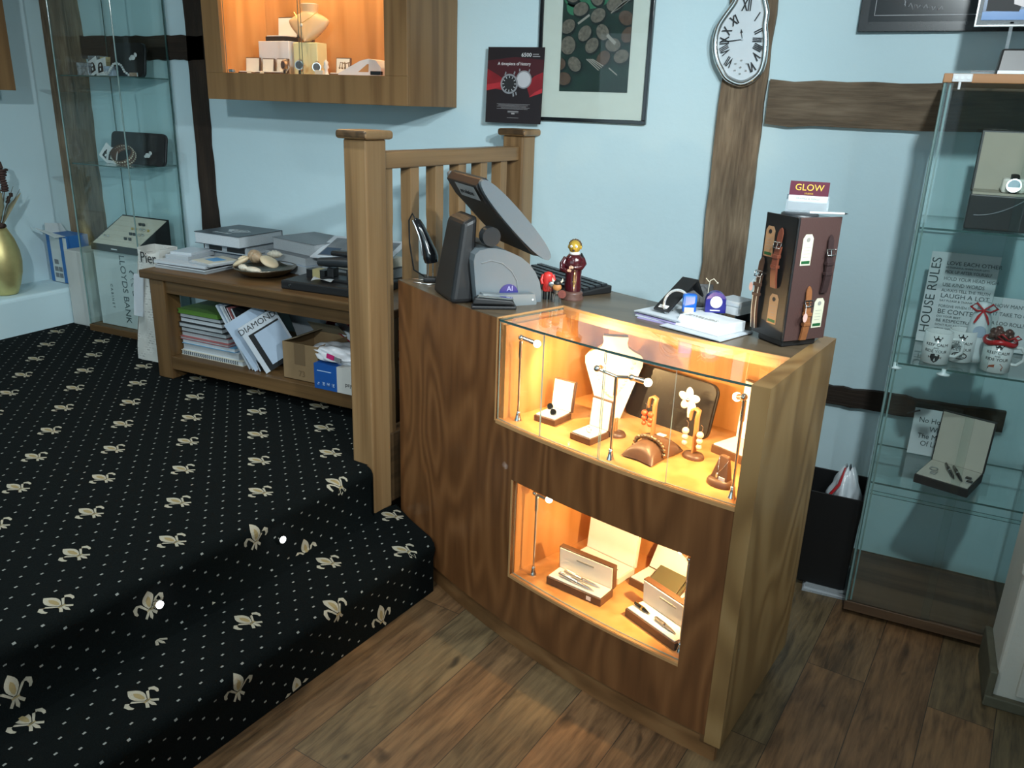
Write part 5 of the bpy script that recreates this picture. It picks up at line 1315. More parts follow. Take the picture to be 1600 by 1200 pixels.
MB().at((0.14, -0.005, 0.028), 0, 0, R_(10)).box(0, 0.035, -0.004, 0.001, 0, 0.018).build('pink_label', mat('magenta_print', (0.50, 0.02, 0.14), 0.4), t)
MB().at((0.178, -0.004, 0.022), 0, 0, R_(10)).box(0, 0.03, -0.004, 0.001, 0, 0.015).build('grey_label', M_cov['grey'], t)

# ================================================================== left corner: glass cabinet, bag, box, vase
def glass_cabinet(name, label, X0, X1, Y0, Y1, z0, z1, shelves, base_m, base_h, top_m, split=None):
    t = thing(name, label, 'cabinet', (X0, Y0, z0))
    w, d, h = X1 - X0, Y1 - Y0, z1 - z0; g = 0.006
    MB().box(-0.004, w + 0.004, -0.004, d + 0.004, 0.0, base_h).build('base_board', base_m, t, 0.002)
    MB().box(-0.006, w + 0.006, -0.006, d + 0.006, h - 0.024, h).build('top_board', top_m, t, 0.002)
    a, c = base_h, h - 0.024
    MB().pane(0.0, w, d - g, d, a, c).build('glass_back', [M_cabglass, M_edge], t)
    MB().pane(0.0, g, 0.004, d - g, a, c).build('glass_side', [M_cabglass, M_edge], t)
    MB().pane(w - g, w, 0.004, d - g, a, c).build('glass_side', [M_cabglass, M_edge], t)
    if split: 
        MB().pane(0.0, split + 0.012, 0.0, 0.004, a, c).build('glass_door', [M_cabglass, M_edge], t)
        MB().pane(split - 0.012, w, 0.006, 0.010, a, c).build('glass_door', [M_cabglass, M_edge], t)
    else: MB().pane(0.0, w, 0.0, 0.004, a, c).build('glass_door', [M_cabglass, M_edge], t)
    for s in shelves:
        MB().pane(g + 0.001, w - g - 0.001, 0.014, d - g - 0.001, s - z0 - 0.006, s - z0).build('glass_shelf', [M_cabglass, M_edge], t)
    # corner edge strips
    for x in (0.0, w):
        MB().cyl((x, 0.001, a), (x, 0.001, c), 0.0035, n=8).build('corner_strip', M_edgelight, t)
    return t
glass_cabinet('glass_cabinet', 'tall glass cabinet in the corner beside the bench, holding clutch bags', -3.845, -3.42, 2.82, 3.125, H2, 2.30, [1.255, 1.668, 2.08], M_bench, 0.035, M_bench)
LZ = H2 + 0.037
t = thing('bank_box', 'big white card box with a horse emblem standing in the corner cabinet', 'box', (-3.80, 2.86, LZ), 0)
MB().box(0, 0.365, 0, 0.21, 0, 0.40).build('box_body', mat('pale_grey_card', (0.56, 0.62, 0.62), 0.6), t, 0.002)
M_bk = mat('slate_print', (0.05, 0.08, 0.085), 0.6)
lettering('printed_words', 'LLOYDS BANK', 0.055, M_bk, t, (0.205, -0.0008, 0.205), (PI / 2, PI / 2, 0))
lettering('printed_small_words', 'CABINET', 0.022, M_bk, t, (0.105, -0.0008, 0.16), (PI / 2, PI / 2, 0), spacing=1.6)
b = MB()   # prancing horse emblem, lying with the print
def seg(pts, r): b.tube([(x, -0.0004, z) for x, z in pts], r, 8, flat=0.06)
seg([(0.305, 0.27), (0.300, 0.235), (0.295, 0.205)], [0.014, 0.017, 0.013]); seg([(0.305, 0.27), (0.285, 0.300), (0.262, 0.312)], [0.012, 0.009, 0.007]); seg([(0.264, 0.312), (0.252, 0.300)], [0.008, 0.004])
for q in ([(0.298, 0.265), (0.27, 0.272), (0.252, 0.262)], [(0.298, 0.258), (0.262, 0.245), (0.258, 0.228)], [(0.298, 0.208), (0.275, 0.190), (0.285, 0.170)], [(0.290, 0.203), (0.262, 0.205), (0.262, 0.18)], [(0.300, 0.200), (0.325, 0.185), (0.333, 0.20)]): seg(q, [0.006, 0.004, 0.003])
b.build('horse_emblem', M_bk, t)
t = thing('ring_tray', 'stepped cream ring tray with black sides on the white card box', 'tray', (-3.775, 2.835, LZ + 0.401), 0)
W = 0.335
b = MB()
for x in (0.0, W - 0.004): b.hexa([(x, 0, 0), (x + 0.004, 0, 0), (x + 0.004, 0.21, 0), (x, 0.21, 0), (x, 0, 0.035), (x + 0.004, 0, 0.035), (x + 0.004, 0.21, 0.155), (x, 0.21, 0.155)])
b.box(0, W, -0.004, 0, 0, 0.035).box(0, W, 0.206, 0.21, 0, 0.155); b.build('black_case', M_black, t)
b = MB()
for k in range(6):
    y0 = 0.0 + 0.034 * k; z0 = 0.036 + 0.020 * k
    b.hexa([(0.006, y0, 0.01), (W - 0.006, y0, 0.01), (W - 0.006, y0 + 0.036, 0.01), (0.006, y0 + 0.036, 0.01), (0.006, y0, z0 - 0.004), (W - 0.006, y0, z0 - 0.004), (W - 0.006, y0 + 0.030, z0 + 0.014), (0.006, y0 + 0.030, z0 + 0.014)])
b.build('stepped_pad', mat('cream_tray_pad', (0.56, 0.53, 0.44), 0.7), t)
MB().box(0.15, 0.19, -0.0055, -0.004, 0.013, 0.018).build('printed_mark', M_white, t)
tray_loc = (-3.775, 2.835, LZ + 0.401)
studs = [(0.05, 1, 's'), (0.075, 1, 's'), (0.20, 1, 'k'), (0.232, 1, 'k'), (0.20, 2, 'k'), (0.225, 2, 'k'), (0.262, 2, 's'), (0.288, 2, 's'), (0.175, 3, 'g'), (0.20, 3, 'g'), (0.235, 3, 's'), (0.262, 3, 's'), (0.29, 3, 'g'), (0.195, 4, 'k'), (0.22, 4, 'k')]
M_stud = {'k': M_gloss, 's': M_chrome, 'g': M_gold}; N_stud = {'k': 'black square', 's': 'silver', 'g': 'gold'}
rows = ['', 'front', 'second', 'third', 'fourth']
seen = {}
for x, k, c in studs:
    y = 0.034 * k + 0.012; z0 = 0.036 + 0.020 * k + 0.006
    key = (k, c); seen[key] = seen.get(key, 0) + 1
    t = thing('ear_stud', '%s %s ear stud in the %s row of the cream stepped tray' % (['corner-side', 'middle', 'counter-side'][seen[key] - 1], N_stud[c], rows[k]), 'earring', (tray_loc[0] + x, tray_loc[1] + y, tray_loc[2] + z0))
    b = MB()
    if c == 'k': b.box(-0.008, 0.008, -0.003, 0.003, -0.002, 0.012)
    else: b.ball((0, 0, 0.005), 0.0065, 0, 10, 8)
    b.build('stud_head', M_stud[c], t); MB().cyl((0, 0, -0.006), (0, 0, 0.002), 0.001, n=6).build('pin', M_chrome, t)
# clutch bags and cards on the shelves
clutch('clutch_bag', 'black clutch bag with crystal specks on the corner cabinet\'s middle shelf', (-3.745, 2.985, 1.256), 0, 0.375, 0.155, 10)
clutch('clutch_bag', 'black clutch bag standing on the corner cabinet\'s upper shelf', (-3.66, 2.975, 1.669), 0, 0.225, 0.155, 8)
def padlock_card(lab, loc, rz, tilt, w=0.075):
    t = thing('padlock_card', lab, 'card', loc, R_(rz))
    b = MB(); b.at((0, 0, 0), 0, -R_(12), R_(tilt)); b.box(-w / 2, w / 2, 0, 0.002, 0, w * 1.05); b.build('card', M_white, t)
    b = MB(); b.at((0, -0.001, 0), 0, -R_(12), R_(tilt))
    b.box(-0.018, 0.018, -0.002, 0, 0.014, 0.042).tube([(-0.011, -0.001, 0.042), (-0.011, -0.001, 0.052), (-0.006, -0.001, 0.058), (0.006, -0.001, 0.058), (0.011, -0.001, 0.052), (0.011, -0.001, 0.042)], 0.0035, 6)
    b.build('padlock_print', M_ink, t)
    b = MB(); b.at((0, -0.001, 0), 0, -R_(12), R_(tilt)); b.box(-0.004, 0.004, -0.003, -0.001, 0.022, 0.034); b.build('keyhole', M_white, t)
padlock_card('tilted white card printed with a black padlock on the middle shelf', (-3.745, 2.945, 1.270), 0, 35)
padlock_card('upright white card printed with a black padlock on the middle shelf', (-3.675, 2.93, 1.257), 0, 4)
padlock_card('white padlock card leaning deepest among the upper shelf trinkets', (-3.74, 2.95, 1.675), 0, -25)
padlock_card('white padlock card in front of the upper shelf trinkets', (-3.665, 2.93, 1.672), 0, -14)
def cuff(lab, loc, R, h, m, tilt):
    t = thing('cuff_bracelet', lab, 'bracelet', loc, R_(20))
    def f(u, v):
        a = 2 * PI * u; r = R * (1 + 0.05 * math.sin(PI * v)); p = Vector((r * math.cos(a), r * math.sin(a) * 0.85, h * (v - 0.5)))
        return tuple(Matrix.Rotation(R_(tilt), 3, 'X') @ p + Vector((0, 0, R * 0.8)))
    def g(u, v): 
        p = f(1 - u, v); return tuple(Vector((p[0] * 0.93, p[1] * 0.93, p[2])))
    MB().grid(f, 28, 5).grid(g, 28, 5).build('leather_band', m, t)
    b = MB()
    for row in (0.25, 0.75):
        for k in range(28): b.ball(f(k / 28, row), 0.0038, 0, 8, 6)
    b.build('pearl_rows', M_cream, t)
cuff('brown leather cuff bracelet with white bead rows before the black clutch', (-3.585, 2.935, 1.256), 0.055, 0.05, mat('warm_brown_leather', (0.16, 0.085, 0.055), 0.5), 55)
def chainlet(lab, pts, m, r=0.006):
    t = thing('bead_bracelet', lab, 'bracelet', pts[0])
    b = MB(); P = [Vector(p) - Vector(pts[0]) for p in pts]
    tot = 0
    for a, c in zip(P, P[1:]):
        n = max(1, int((c - a).length / (r * 1.6)))
        for k in range(n): b.ball(a + (c - a) * k / n, r, 0, 8, 6)
    b.build('beads', m, t)
    MB().box(P[-1].x - 0.005, P[-1].x + 0.045, P[-1].y - 0.004, P[-1].y + 0.002, P[-1].z - 0.006, P[-1].z + 0.010).build('silver_clasp', M_chrome, t)
chainlet('crystal bead bracelet draped in an arch on the upper shelf', [(-3.66, 2.92, 1.676), (-3.60, 2.91, 1.676), (-3.575, 2.91, 1.70), (-3.55, 2.91, 1.722), (-3.525, 2.91, 1.728), (-3.50, 2.91, 1.718), (-3.48, 2.91, 1.69), (-3.455, 2.91, 1.676), (-3.44, 2.91, 1.676)], mat('crystal_bead', (0.75, 0.77, 0.78), 0.1, 0.3))
for lab, loc, sz, col, rz in (
    ('cream square gift box behind the upper shelf padlock cards', (-3.71, 3.03, 1.669), (0.085, 0.05, 0.09), mat('straw_gift_card', (0.45, 0.38, 0.20), 0.6), 14),
    ('crumpled silver wrapped parcel at the corner end of the upper shelf', (-3.80, 2.96, 1.669), (0.07, 0.06, 0.06), mat('silver_wrap', (0.45, 0.48, 0.52), 0.2, 0.7, noise=0.5, nscale=60, bump=0.6), 8),
    ('small silver wrapped parcel stacked behind the padlock cards', (-3.80, 3.03, 1.669), (0.08, 0.06, 0.095), MATS['silver_wrap'], -6),
    ('little blue-grey trinket box by the arching crystal bracelet', (-3.625, 2.955, 1.669), (0.05, 0.04, 0.045), M_cov['pale'], 10)):
    t = thing('gift_box', lab, 'box', loc, R_(rz))
    w, d, h = sz
    MB().box(-w / 2, w / 2, -d / 2, d / 2, 0, h * 0.7).build('base', col, t, 0.002); MB().box(-w / 2 - 0.001, w / 2 + 0.001, -d / 2 - 0.001, d / 2 + 0.001, h * 0.7, h).build('lid', col, t, 0.003)
for lab, pos in (('silver brooch pinned on the upper shelf black clutch', (-3.475, 2.960, 1.755)), ('white bow brooch pinned on the middle shelf clutch', (-3.455, 2.970, 1.305))):
    t = thing('brooch', lab, 'brooch', pos)
    b = MB(); b.ball((0, 0, 0), (0.018, 0.004, 0.012)).ball((0.02, 0, 0.012), (0.010, 0.004, 0.010)).ball((-0.016, 0, -0.006), (0.010, 0.004, 0.007)); b.build('brooch_body', MATS['crystal_bead'], t)
# pale box between ledge and cabinet, blue-striped carton on the ledge
t = thing('pale_carton', 'tall plain off-white carton standing between the ledge and the corner cabinet', 'box', (-4.035, 2.86, H2), 0)
MB().box(0, 0.175, 0, 0.17, 0, 0.405).build('carton_body', mat('off_white_carton', (0.50, 0.52, 0.50), 0.65, noise=0.12, nscale=6), t, 0.004)
t = thing('open_carton', 'blue and white carton with torn flaps on the white ledge', 'box', (-4.265, 2.93, 0.590), R_(-3))
MB().box(0, 0.175, 0, 0.13, 0, 0.26).build('carton_body', mat('blue_card', (0.03, 0.15, 0.42), 0.5), t)
MB().box(0.032, 0.115, -0.001, 0, 0.0, 0.25).box(0.145, 0.175, -0.001, 0, 0, 0.25).build('white_panel', MATS['pale_grey_card'], t)
MB().box(0.045, 0.075, -0.002, -0.001, 0.06, 0.085).box(0.08, 0.11, -0.002, -0.001, 0.06, 0.085).box(0.045, 0.075, -0.002, -0.001, 0.025, 0.05).box(0.08, 0.11, -0.002, -0.001, 0.025, 0.05).box(0.05, 0.085, -0.002, -0.001, 0.10, 0.125).build('grey_prints', M_cov['grey'], t)
b = MB(); b.hexa([(0, 0, 0.26), (0.175, 0, 0.26), (0.175, 0.003, 0.26), (0, 0.003, 0.26), (0.03, -0.07, 0.297), (0.175, -0.06, 0.26), (0.175, -0.058, 0.263), (0.03, -0.068, 0.30)])
b.hexa([(0, 0, 0.26), (0.003, 0, 0.26), (0.003, 0.12, 0.26), (0, 0.12, 0.26), (-0.01, 0.01, 0.315), (-0.007, 0.01, 0.315), (-0.007, 0.10, 0.305), (-0.01, 0.10, 0.305)])
b.build('torn_flap', MATS['pale_grey_card'], t)
def vase():
    t = thing('vase', 'tall brushed gold vase standing on the white ledge', 'vase', (-4.165, 2.60, 0.588))
    prof = [(0.0, 0.0), (0.052, 0.0), (0.056, 0.006), (0.072, 0.05), (0.088, 0.11), (0.094, 0.165), (0.090, 0.22), (0.074, 0.28), (0.053, 0.325), (0.047, 0.338), (0.043, 0.338), (0.049, 0.32), (0.0, 0.30)]
    MB().lathe(prof, n=40).build('vase_body', mat('brushed_gold', (0.66, 0.56, 0.25), 0.42, 0.75, noise=0.12, nscale=40, bump=0.04), t)
    k = thing('dried_bouquet', 'dried dark flowers and grasses standing in the gold vase', 'flowers', (-4.165, 2.60, 0.90))
    rnd = random.Random(3)
    b = MB(); br = MB(); lf = MB()
    for i in range(16):
        a = rnd.uniform(0, 2 * PI); r = rnd.uniform(0.05, 0.15); h = rnd.uniform(0.10, 0.33)
        P = [(0.02 * math.cos(a), 0.02 * math.sin(a), -0.1), (0.03 * math.cos(a), 0.03 * math.sin(a), 0.03), (r * 0.6 * math.cos(a), r * 0.6 * math.sin(a), h * 0.6), (r * math.cos(a), r * math.sin(a), h)]
        b.tube(P, [0.0025, 0.0025, 0.0018, 0.001], 6)
        if i % 2 == 0:
            for q in range(6):
                f = q / 6; br.ball((r * (0.75 + 0.3 * f) * math.cos(a) + rnd.uniform(-.006, .006), r * (0.75 + 0.3 * f) * math.sin(a), h * (0.8 + 0.25 * f) + 0.0), (0.010, 0.010, 0.007), 0, 8, 6)
        elif i % 4 == 1:
            lf.tube([P[1], P[2], (P[3][0], P[3][1], P[3][2] - 0.02)], [0.006, 0.026, 0.004], 8, flat=0.25)
    for q in range(14):
        a = rnd.uniform(0, 2 * PI); br.ball((0.040 * math.cos(a), 0.040 * math.sin(a), 0.035 + rnd.uniform(-.012, .02)), 0.014, 0, 8, 6)
    # the curled seed head
    b.tube([(0.02, 0, 0), (0.05, 0.02, 0.12), (0.075, 0.03, 0.22)], 0.0025, 6)
    for q in range(9):
        br.ball((0.075 + 0.004 * math.sin(q), 0.03, 0.215 + 0.012 * q), (0.020 - 0.001 * q, 0.018, 0.008), 0, 10, 6)
    br.tube([(0.075, 0.03, 0.32), (0.065, 0.03, 0.345), (0.035, 0.02, 0.355)], [0.010, 0.012, 0.004], 8)
    b.build('stems', mat('dry_stem', (0.10, 0.07, 0.04), 0.8), k); br.build('seed_heads', mat('dark_dry_flower', (0.055, 0.028, 0.022), 0.8, noise=0.5, nscale=90), k); lf.build('dry_leaves', mat('straw_leaf', (0.35, 0.31, 0.19), 0.8), k)
vase()
def newspaper_bag():
    t = thing('newspaper_bag', 'tall carrier bag printed like newspaper on the carpet at the bench end', 'bag', (-3.235, 2.60, H2))
    m, nt, N, L, b = new_mat('newsprint')
    tc = N.new('ShaderNodeTexCoord'); br = N.new('ShaderNodeTexBrick'); br.inputs['Scale'].default_value = 1
    br.inputs['Brick Width'].default_value = 0.022; br.inputs['Row Height'].default_value = 0.012; br.inputs['Mortar Size'].default_value = 0.003
    br.inputs['Color1'].default_value = (0.62, 0.62, 0.58, 1); br.inputs['Color2'].default_value = (0.22, 0.22, 0.21, 1); br.inputs['Mortar'].default_value = (0.66, 0.66, 0.62, 1); br.inputs['Bias'].default_value = -0.35
    mp = N.new('ShaderNodeMapping'); mp.inputs['Rotation'].default_value = (PI / 2, 0, 0); L.new(tc.outputs['Object'], mp.inputs[0]); L.new(mp.outputs[0], br.inputs['Vector'])
    nz = N.new('ShaderNodeTexNoise'); nz.inputs['Scale'].default_value = 14; L.new(tc.outputs['Object'], nz.inputs['Vector'])
    mx = N.new('ShaderNodeMix'); mx.data_type = 'RGBA'; mr = N.new('ShaderNodeMapRange'); mr.inputs[1].default_value = .45; mr.inputs[2].default_value = .55
    L.new(nz.outputs['Fac'], mr.inputs[0]); L.new(mr.outputs[0], mx.inputs[0]); L.new(br.outputs['Color'], mx.inputs[6]); mx.inputs[7].default_value = (0.58, 0.58, 0.54, 1)
    L.new(mx.outputs[2], b.inputs['Base Color']); b.inputs['Roughness'].default_value = 0.5
    W, D, Hh = 0.14, 0.10, 0.545
    def wall(face):
        def f(u, v):
            z = Hh * v; bow = 0.010 * math.sin(PI * v) * math.sin(PI * u) + 0.004 * math.sin(13 * v + 5 * u)
            if face == 0: return (W * u, -bow, z - (0.03 * math.sin(PI * u) if v > 0.99 else 0))
            if face == 1: return (W + bow, D * u, z)
            if face == 2: return (W * (1 - u), D + bow, z)
            return (-bow, D * (1 - u), z)
        return f
    LEAN = Matrix(((1, 0, 0.15, 0), (0, 1, 0, 0), (0, 0, 1, 0), (0, 0, 0, 1)))
    q = MB(); q.T = LEAN
    for k in range(4): q.grid(wall(k), 10, 24)
    q.box(0, W, 0, D, 0, 0.002); q.build('bag_body', m, t)
    lettering('printed_words', 'Pier', 0.07, M_ink, t, (0.155, -0.012, 0.50), sx=0.9)
    t2 = MB(); t2.T = LEAN; t2.box(-0.004, 0.055, -0.019, -0.013, 0.22, 0.42); t2.build('pale_label', M_paper, t)
newspaper_bag()

# ================================================================== wall cabinet with lit window
WX0, WX1, WY0, WZ0, WZ1 = -2.815, -1.80, 2.768, 1.583, 2.36
def wall_cabinet():
    t = thing('wall_cabinet', 'oak wall cabinet with a warmly lit glazed front above the bench', 'cabinet', (WX0, WY0, WZ0))
    w, d, h = WX1 - WX0, 3.14 - WY0, WZ1 - WZ0
    ox0, ox1, oz0, oz1 = 0.095, w - 0.103, 0.107, h - 0.10
    b = MB(); th = 0.02
    b.box(0, w, 0, th, 0, oz0).box(0, w, 0, th, oz1, h).box(0, ox0, 0, th, oz0, oz1).box(ox1, w, 0, th, oz0, oz1)
    b.build('front_frame', M_cabwood, t, 0.0015)
    b = MB(); b.box(0, th, th, d, 0, h).box(w - th, w, th, d, 0, h).box(th, w - th, th, d, 0, th).box(th, w - th, th, d, h - th, h).box(th, w - th, d - 0.006, d, th, h - th)
    b.build('carcass', M_cabwood, t)
    b = MB(); b.box(th, w - th, th, d - 0.006, oz0 - 0.03, oz0 - 0.012).box(th, w - th, d - 0.018, d - 0.006, oz0 - 0.012, oz1 + 0.05).box(th, th + 0.01, th, d - 0.02, oz0 - 0.012, oz1 + 0.05).box(w - th - 0.01, w - th, th, d - 0.02, oz0 - 0.012, oz1 + 0.05)
    b.build('lining', M_lining, t)
    sx = 0.49
    MB().pane(ox0, sx + 0.01, 0.024, 0.028, oz0 - 0.01, oz1 + 0.01).build('glass_door', [M_glass, M_edge], t)
    MB().pane(sx - 0.01, ox1, 0.031, 0.035, oz0 - 0.01, oz1 + 0.01).build('glass_door', [M_glass, M_edge], t)
    MB().box(ox1 - 0.075, ox1 - 0.025, 0.012, 0.026, oz0 + 0.002, oz0 + 0.016).build('lock', M_black, t, 0.002)
    MB().box(ox0 + 0.02, ox0 + 0.045, 0.012, 0.026, oz0 + 0.002, oz0 + 0.014).build('door_stop', M_steel, t, 0.002)
    for x in (0.28, 0.72):
        MB().lathe([(0.03, 0), (0.03, -0.006), (0.0, -0.006)], (x, 0.12, h - th), 20).build('downlight', M_bulb, t)
        l = bpy.data.lights.new('cabinet_lamp', 'POINT'); l.energy = 9; l.color = (1.0, 0.70, 0.36); l.shadow_soft_size = 0.02
        o = bpy.data.objects.new('cabinet_lamp_source', l); COL.objects.link(o); o.parent = t; o.location = (x, 0.12, h - th - 0.03)
wall_cabinet()
VZ = WZ0 + 0.095
def yb(y): return (y)
# objects on the cabinet floor (seen from just below it)
def ring_case(lab, x, y, w, h, outer=None):
    return open_box('ring_case', lab, 'box', (x, y, VZ), 6, w, 0.055, 0.020, h - 0.02, 6, M_boxbrown, M_satin)
ring_case('tiny open ring case at the corner end of the wall cabinet', -2.735, 2.872, 0.072, 0.082)
ring_case('tiny open ring case in front of the white cube, nearer the wall cabinet corner', -2.632, 2.862, 0.060, 0.078)
ring_case('tiny open ring case in front of the white cube, nearer the two watches', -2.552, 2.860, 0.058, 0.078)
t = thing('display_cube', 'white display cube carrying an open watch box in the wall cabinet', 'display block', (-2.705, 2.975, VZ), R_(-3))
MB().box(0, 0.175, 0, 0.13, 0, 0.150).build('cube', mat('bright_white_block', (0.80, 0.80, 0.82), 0.4), t, 0.002)
open_box('watch_case', 'open white-lined watch box on top of the white display cube', 'box', (-2.685, 3.00, VZ + 0.151), -3, 0.115, 0.08, 0.020, 0.085, 4, M_black, M_white)
t = thing('display_block', 'pale yellow display block carrying the necklace bust in the wall cabinet', 'display block', (-2.505, 2.965, VZ), R_(2))
MB().box(0, 0.125, 0, 0.07, 0, 0.145).build('block', mat('pale_yellow_block', (0.68, 0.66, 0.38), 0.5), t, 0.004)
def bust():
    t = thing('necklace_bust', 'cream leather necklace bust on the pale yellow block', 'display stand', (-2.445, 3.01, VZ + 0.146), R_(8))
    def f(u, v):
        a = PI * (u - 0.5) * 1.15
        if v < 0.30:
            k = v / 0.30; r = 0.034 + 0.006 * (1 - k); z = 0.150 - 0.035 * k
            return (r * math.sin(a), -r * math.cos(a) * 0.8, z)
        k = (v - 0.30) / 0.70
        wdt = 0.036 + 0.060 * min(1, k / 0.3) ** 0.7
        drop = k
        x = wdt * math.sin(a) * (1.0 if k < 0.3 else (1 - ((k - 0.3) / 0.7) ** 1.7 * 0.92))
        z = 0.115 - 0.028 * min(1, k / 0.3) - (0.085 * ((k - 0.3) / 0.7) if k > 0.3 else 0)
        y = -0.030 * math.cos(a) - 0.022 * k
        return (x, y, z)
    MB().grid(f, 26, 26).grid(lambda u, v: (f(1 - u, v)[0] * 0.97, f(1 - u, v)[1] + 0.006, f(1 - u, v)[2]), 26, 26).build('bust_shell', mat('cream_leather', (0.62, 0.44, 0.26), 0.42), t)
    MB().lathe([(0.0, 0.148), (0.036, 0.148), (0.036, 0.152), (0.0, 0.153)], n=24, sy=0.75).build('neck_cap', M_satin, t)
    MB().box(-0.02, 0.02, -0.015, 0.0, 0, 0.10).build('support', M_boxbrown, t)
    k = thing('chain_necklace', 'fine gold chain with white pendant on the cream bust', 'necklace', (-2.445, 3.01, VZ + 0.146), R_(8))
    b = MB(); b.tube([(-0.05, -0.040, 0.115), (-0.02, -0.056, 0.085), (-0.004, -0.062, 0.070), (0.02, -0.056, 0.085), (0.055, -0.036, 0.115)], 0.0014, 6); b.build('chain', M_gold, k)
    b = MB(); b.ball((-0.004, -0.064, 0.064), (0.007, 0.003, 0.007)); b.build('pendant', M_white, k)
bust()
def wristwatch(lab, loc, rz, h=0.05):
    t = thing('wristwatch', lab, 'watch', loc, R_(rz))
    MB().lathe([(0.018, 0), (0.018, 0.008), (0.006, 0.010), (0.005, h - 0.02), (0.0, h - 0.02)], n=18).build('stand', M_charcoal, t)
    b = MB(); b.tube([(0, -0.006, h), (0, 0.006, h)], 0.0185, 24); b.build('watch_case', M_steel, t)
    b = MB(); b.tube([(0, -0.0068, h), (0, -0.0062, h)], 0.0150, 24); b.build('dial', M_cov['slate'], t)
    b = MB(); b.tube([(-0.004, -0.004, h + 0.014), (0.0, 0.006, h + 0.021), (0.0, 0.016, h + 0.012), (0, 0.018, h - 0.01), (0, 0.008, h - 0.022)], 0.0085, 8, flat=0.4); b.build('strap', M_steel, t)
wristwatch('silver wristwatch on a stand in front of the yellow block, nearer the cube', (-2.485, 2.880, VZ), -20)
wristwatch('silver wristwatch on a stand in front of the yellow block, nearer the bust edge', (-2.405, 2.882, VZ), 20)
wristwatch('dark wristwatch leaning against the pale yellow block', (-2.350, 2.925, VZ), 30, 0.045)
ring_case('tiny open ring case beside the white hand-shaped stand in the wall cabinet', -2.265, 2.895, 0.068, 0.085)
t = thing('chess_figure', 'small cream carved figure in front of the ring case', 'figurine', (-2.252, 2.862, VZ))
MB().lathe([(0.016, 0), (0.016, 0.012), (0.009, 0.018), (0.007, 0.035), (0.012, 0.042), (0.008, 0.055), (0.010, 0.062), (0.0, 0.072)], n=16).build('figure_body', M_satin, t)
t = thing('price_block', 'cream little price block beside the carved figure', 'price block', (-2.268, 2.838, VZ)); MB().box(-0.018, 0.022, -0.006, 0.006, 0, 0.030).build('block', M_cream, t, 0.001)
t = thing('charm_tree', 'small dark wire charm holder between ring case and white stand', 'display stand', (-2.185, 2.90, VZ))
b = MB(); b.lathe([(0.014, 0), (0.014, 0.003), (0.003, 0.006), (0.0025, 0.06), (0, 0.06)], n=14)
for k in range(5): b.tube([(0, 0, 0.058), (0.022 * math.cos(k * 1.26), 0.012 * math.sin(k * 1.26), 0.064), (0.027 * math.cos(k * 1.26), 0.014 * math.sin(k * 1.26), 0.045)], 0.0018, 6).ball((0.027 * math.cos(k * 1.26), 0.014 * math.sin(k * 1.26), 0.042), 0.004, 0, 8, 6)
b.build('holder', mat('bronze_wire', (0.16, 0.10, 0.05), 0.35, 0.7), t)
t = thing('bracelet_ramp', 'white sloping bracelet ramp at the lock end of the wall cabinet', 'display stand', (-2.21, 2.885, VZ), R_(0))
b = MB(); pr = [(0, 0.0), (0.21, 0.0), (0.21, 0.045), (0.185, 0.072), (0.15, 0.078), (0.11, 0.070), (0.0, 0.022)]; n = len(pr)
A = [(x, 0, z) for x, z in pr]; B = [(x, 0.09, z) for x, z in pr]
b.add(A + B, [tuple(range(n)), tuple(range(n, 2 * n))[::-1]]).add(A + B, [(i, n + i, n + (i + 1) % n, (i + 1) % n) for i in range(n)])
b.build('ramp', M_white, t, 0.004)
b = MB(); b.hexa([(0.10, -0.001, 0.028), (0.15, -0.001, 0.028), (0.15, 0, 0.028), (0.10, 0, 0.028), (0.145, -0.001, 0.058), (0.152, -0.001, 0.058), (0.152, 0, 0.058), (0.145, 0, 0.058)]); b.build('ramp_opening', M_lining, t)
t = thing('price_tent', 'folded white card standing at the lock end of the wall cabinet', 'card', (-1.985, 2.93, VZ), R_(-20)); MB().at((0, 0, 0), 0, -R_(10)).box(-0.03, 0.03, 0, 0.002, 0, 0.13).build('card', M_white, t)
for i, (x, lab) in enumerate(((-2.655, 'small white price ticket before the middle ring case'), (-2.585, 'small white price ticket before the ring case nearest the watches'))):
    t = thing('price_ticket', lab, 'price tag', (x, 2.835, VZ)); MB().at((0, 0, 0), 0, -R_(20)).box(0, 0.022, 0, 0.001, 0, 0.024).build('ticket', M_cream, t)
# second wall cabinet on the left-hand wall
t = thing('wall_cabinet', 'oak wall cabinet on the side wall above the gold vase', 'cabinet', (-4.325, 2.0, 1.588))
MB().box(0, 0.305, 0, 0.71, 0, 0.77).build('carcass', M_cabwood, t, 0.002)
MB().box(0.305, 0.325, 0, 0.71, 0, 0.77).build('door', M_cabwood, t, 0.002)
MB().cyl((0.29, 0.60, -0.004), (0.29, 0.60, 0.0), 0.01).build('fixing', M_black, t)

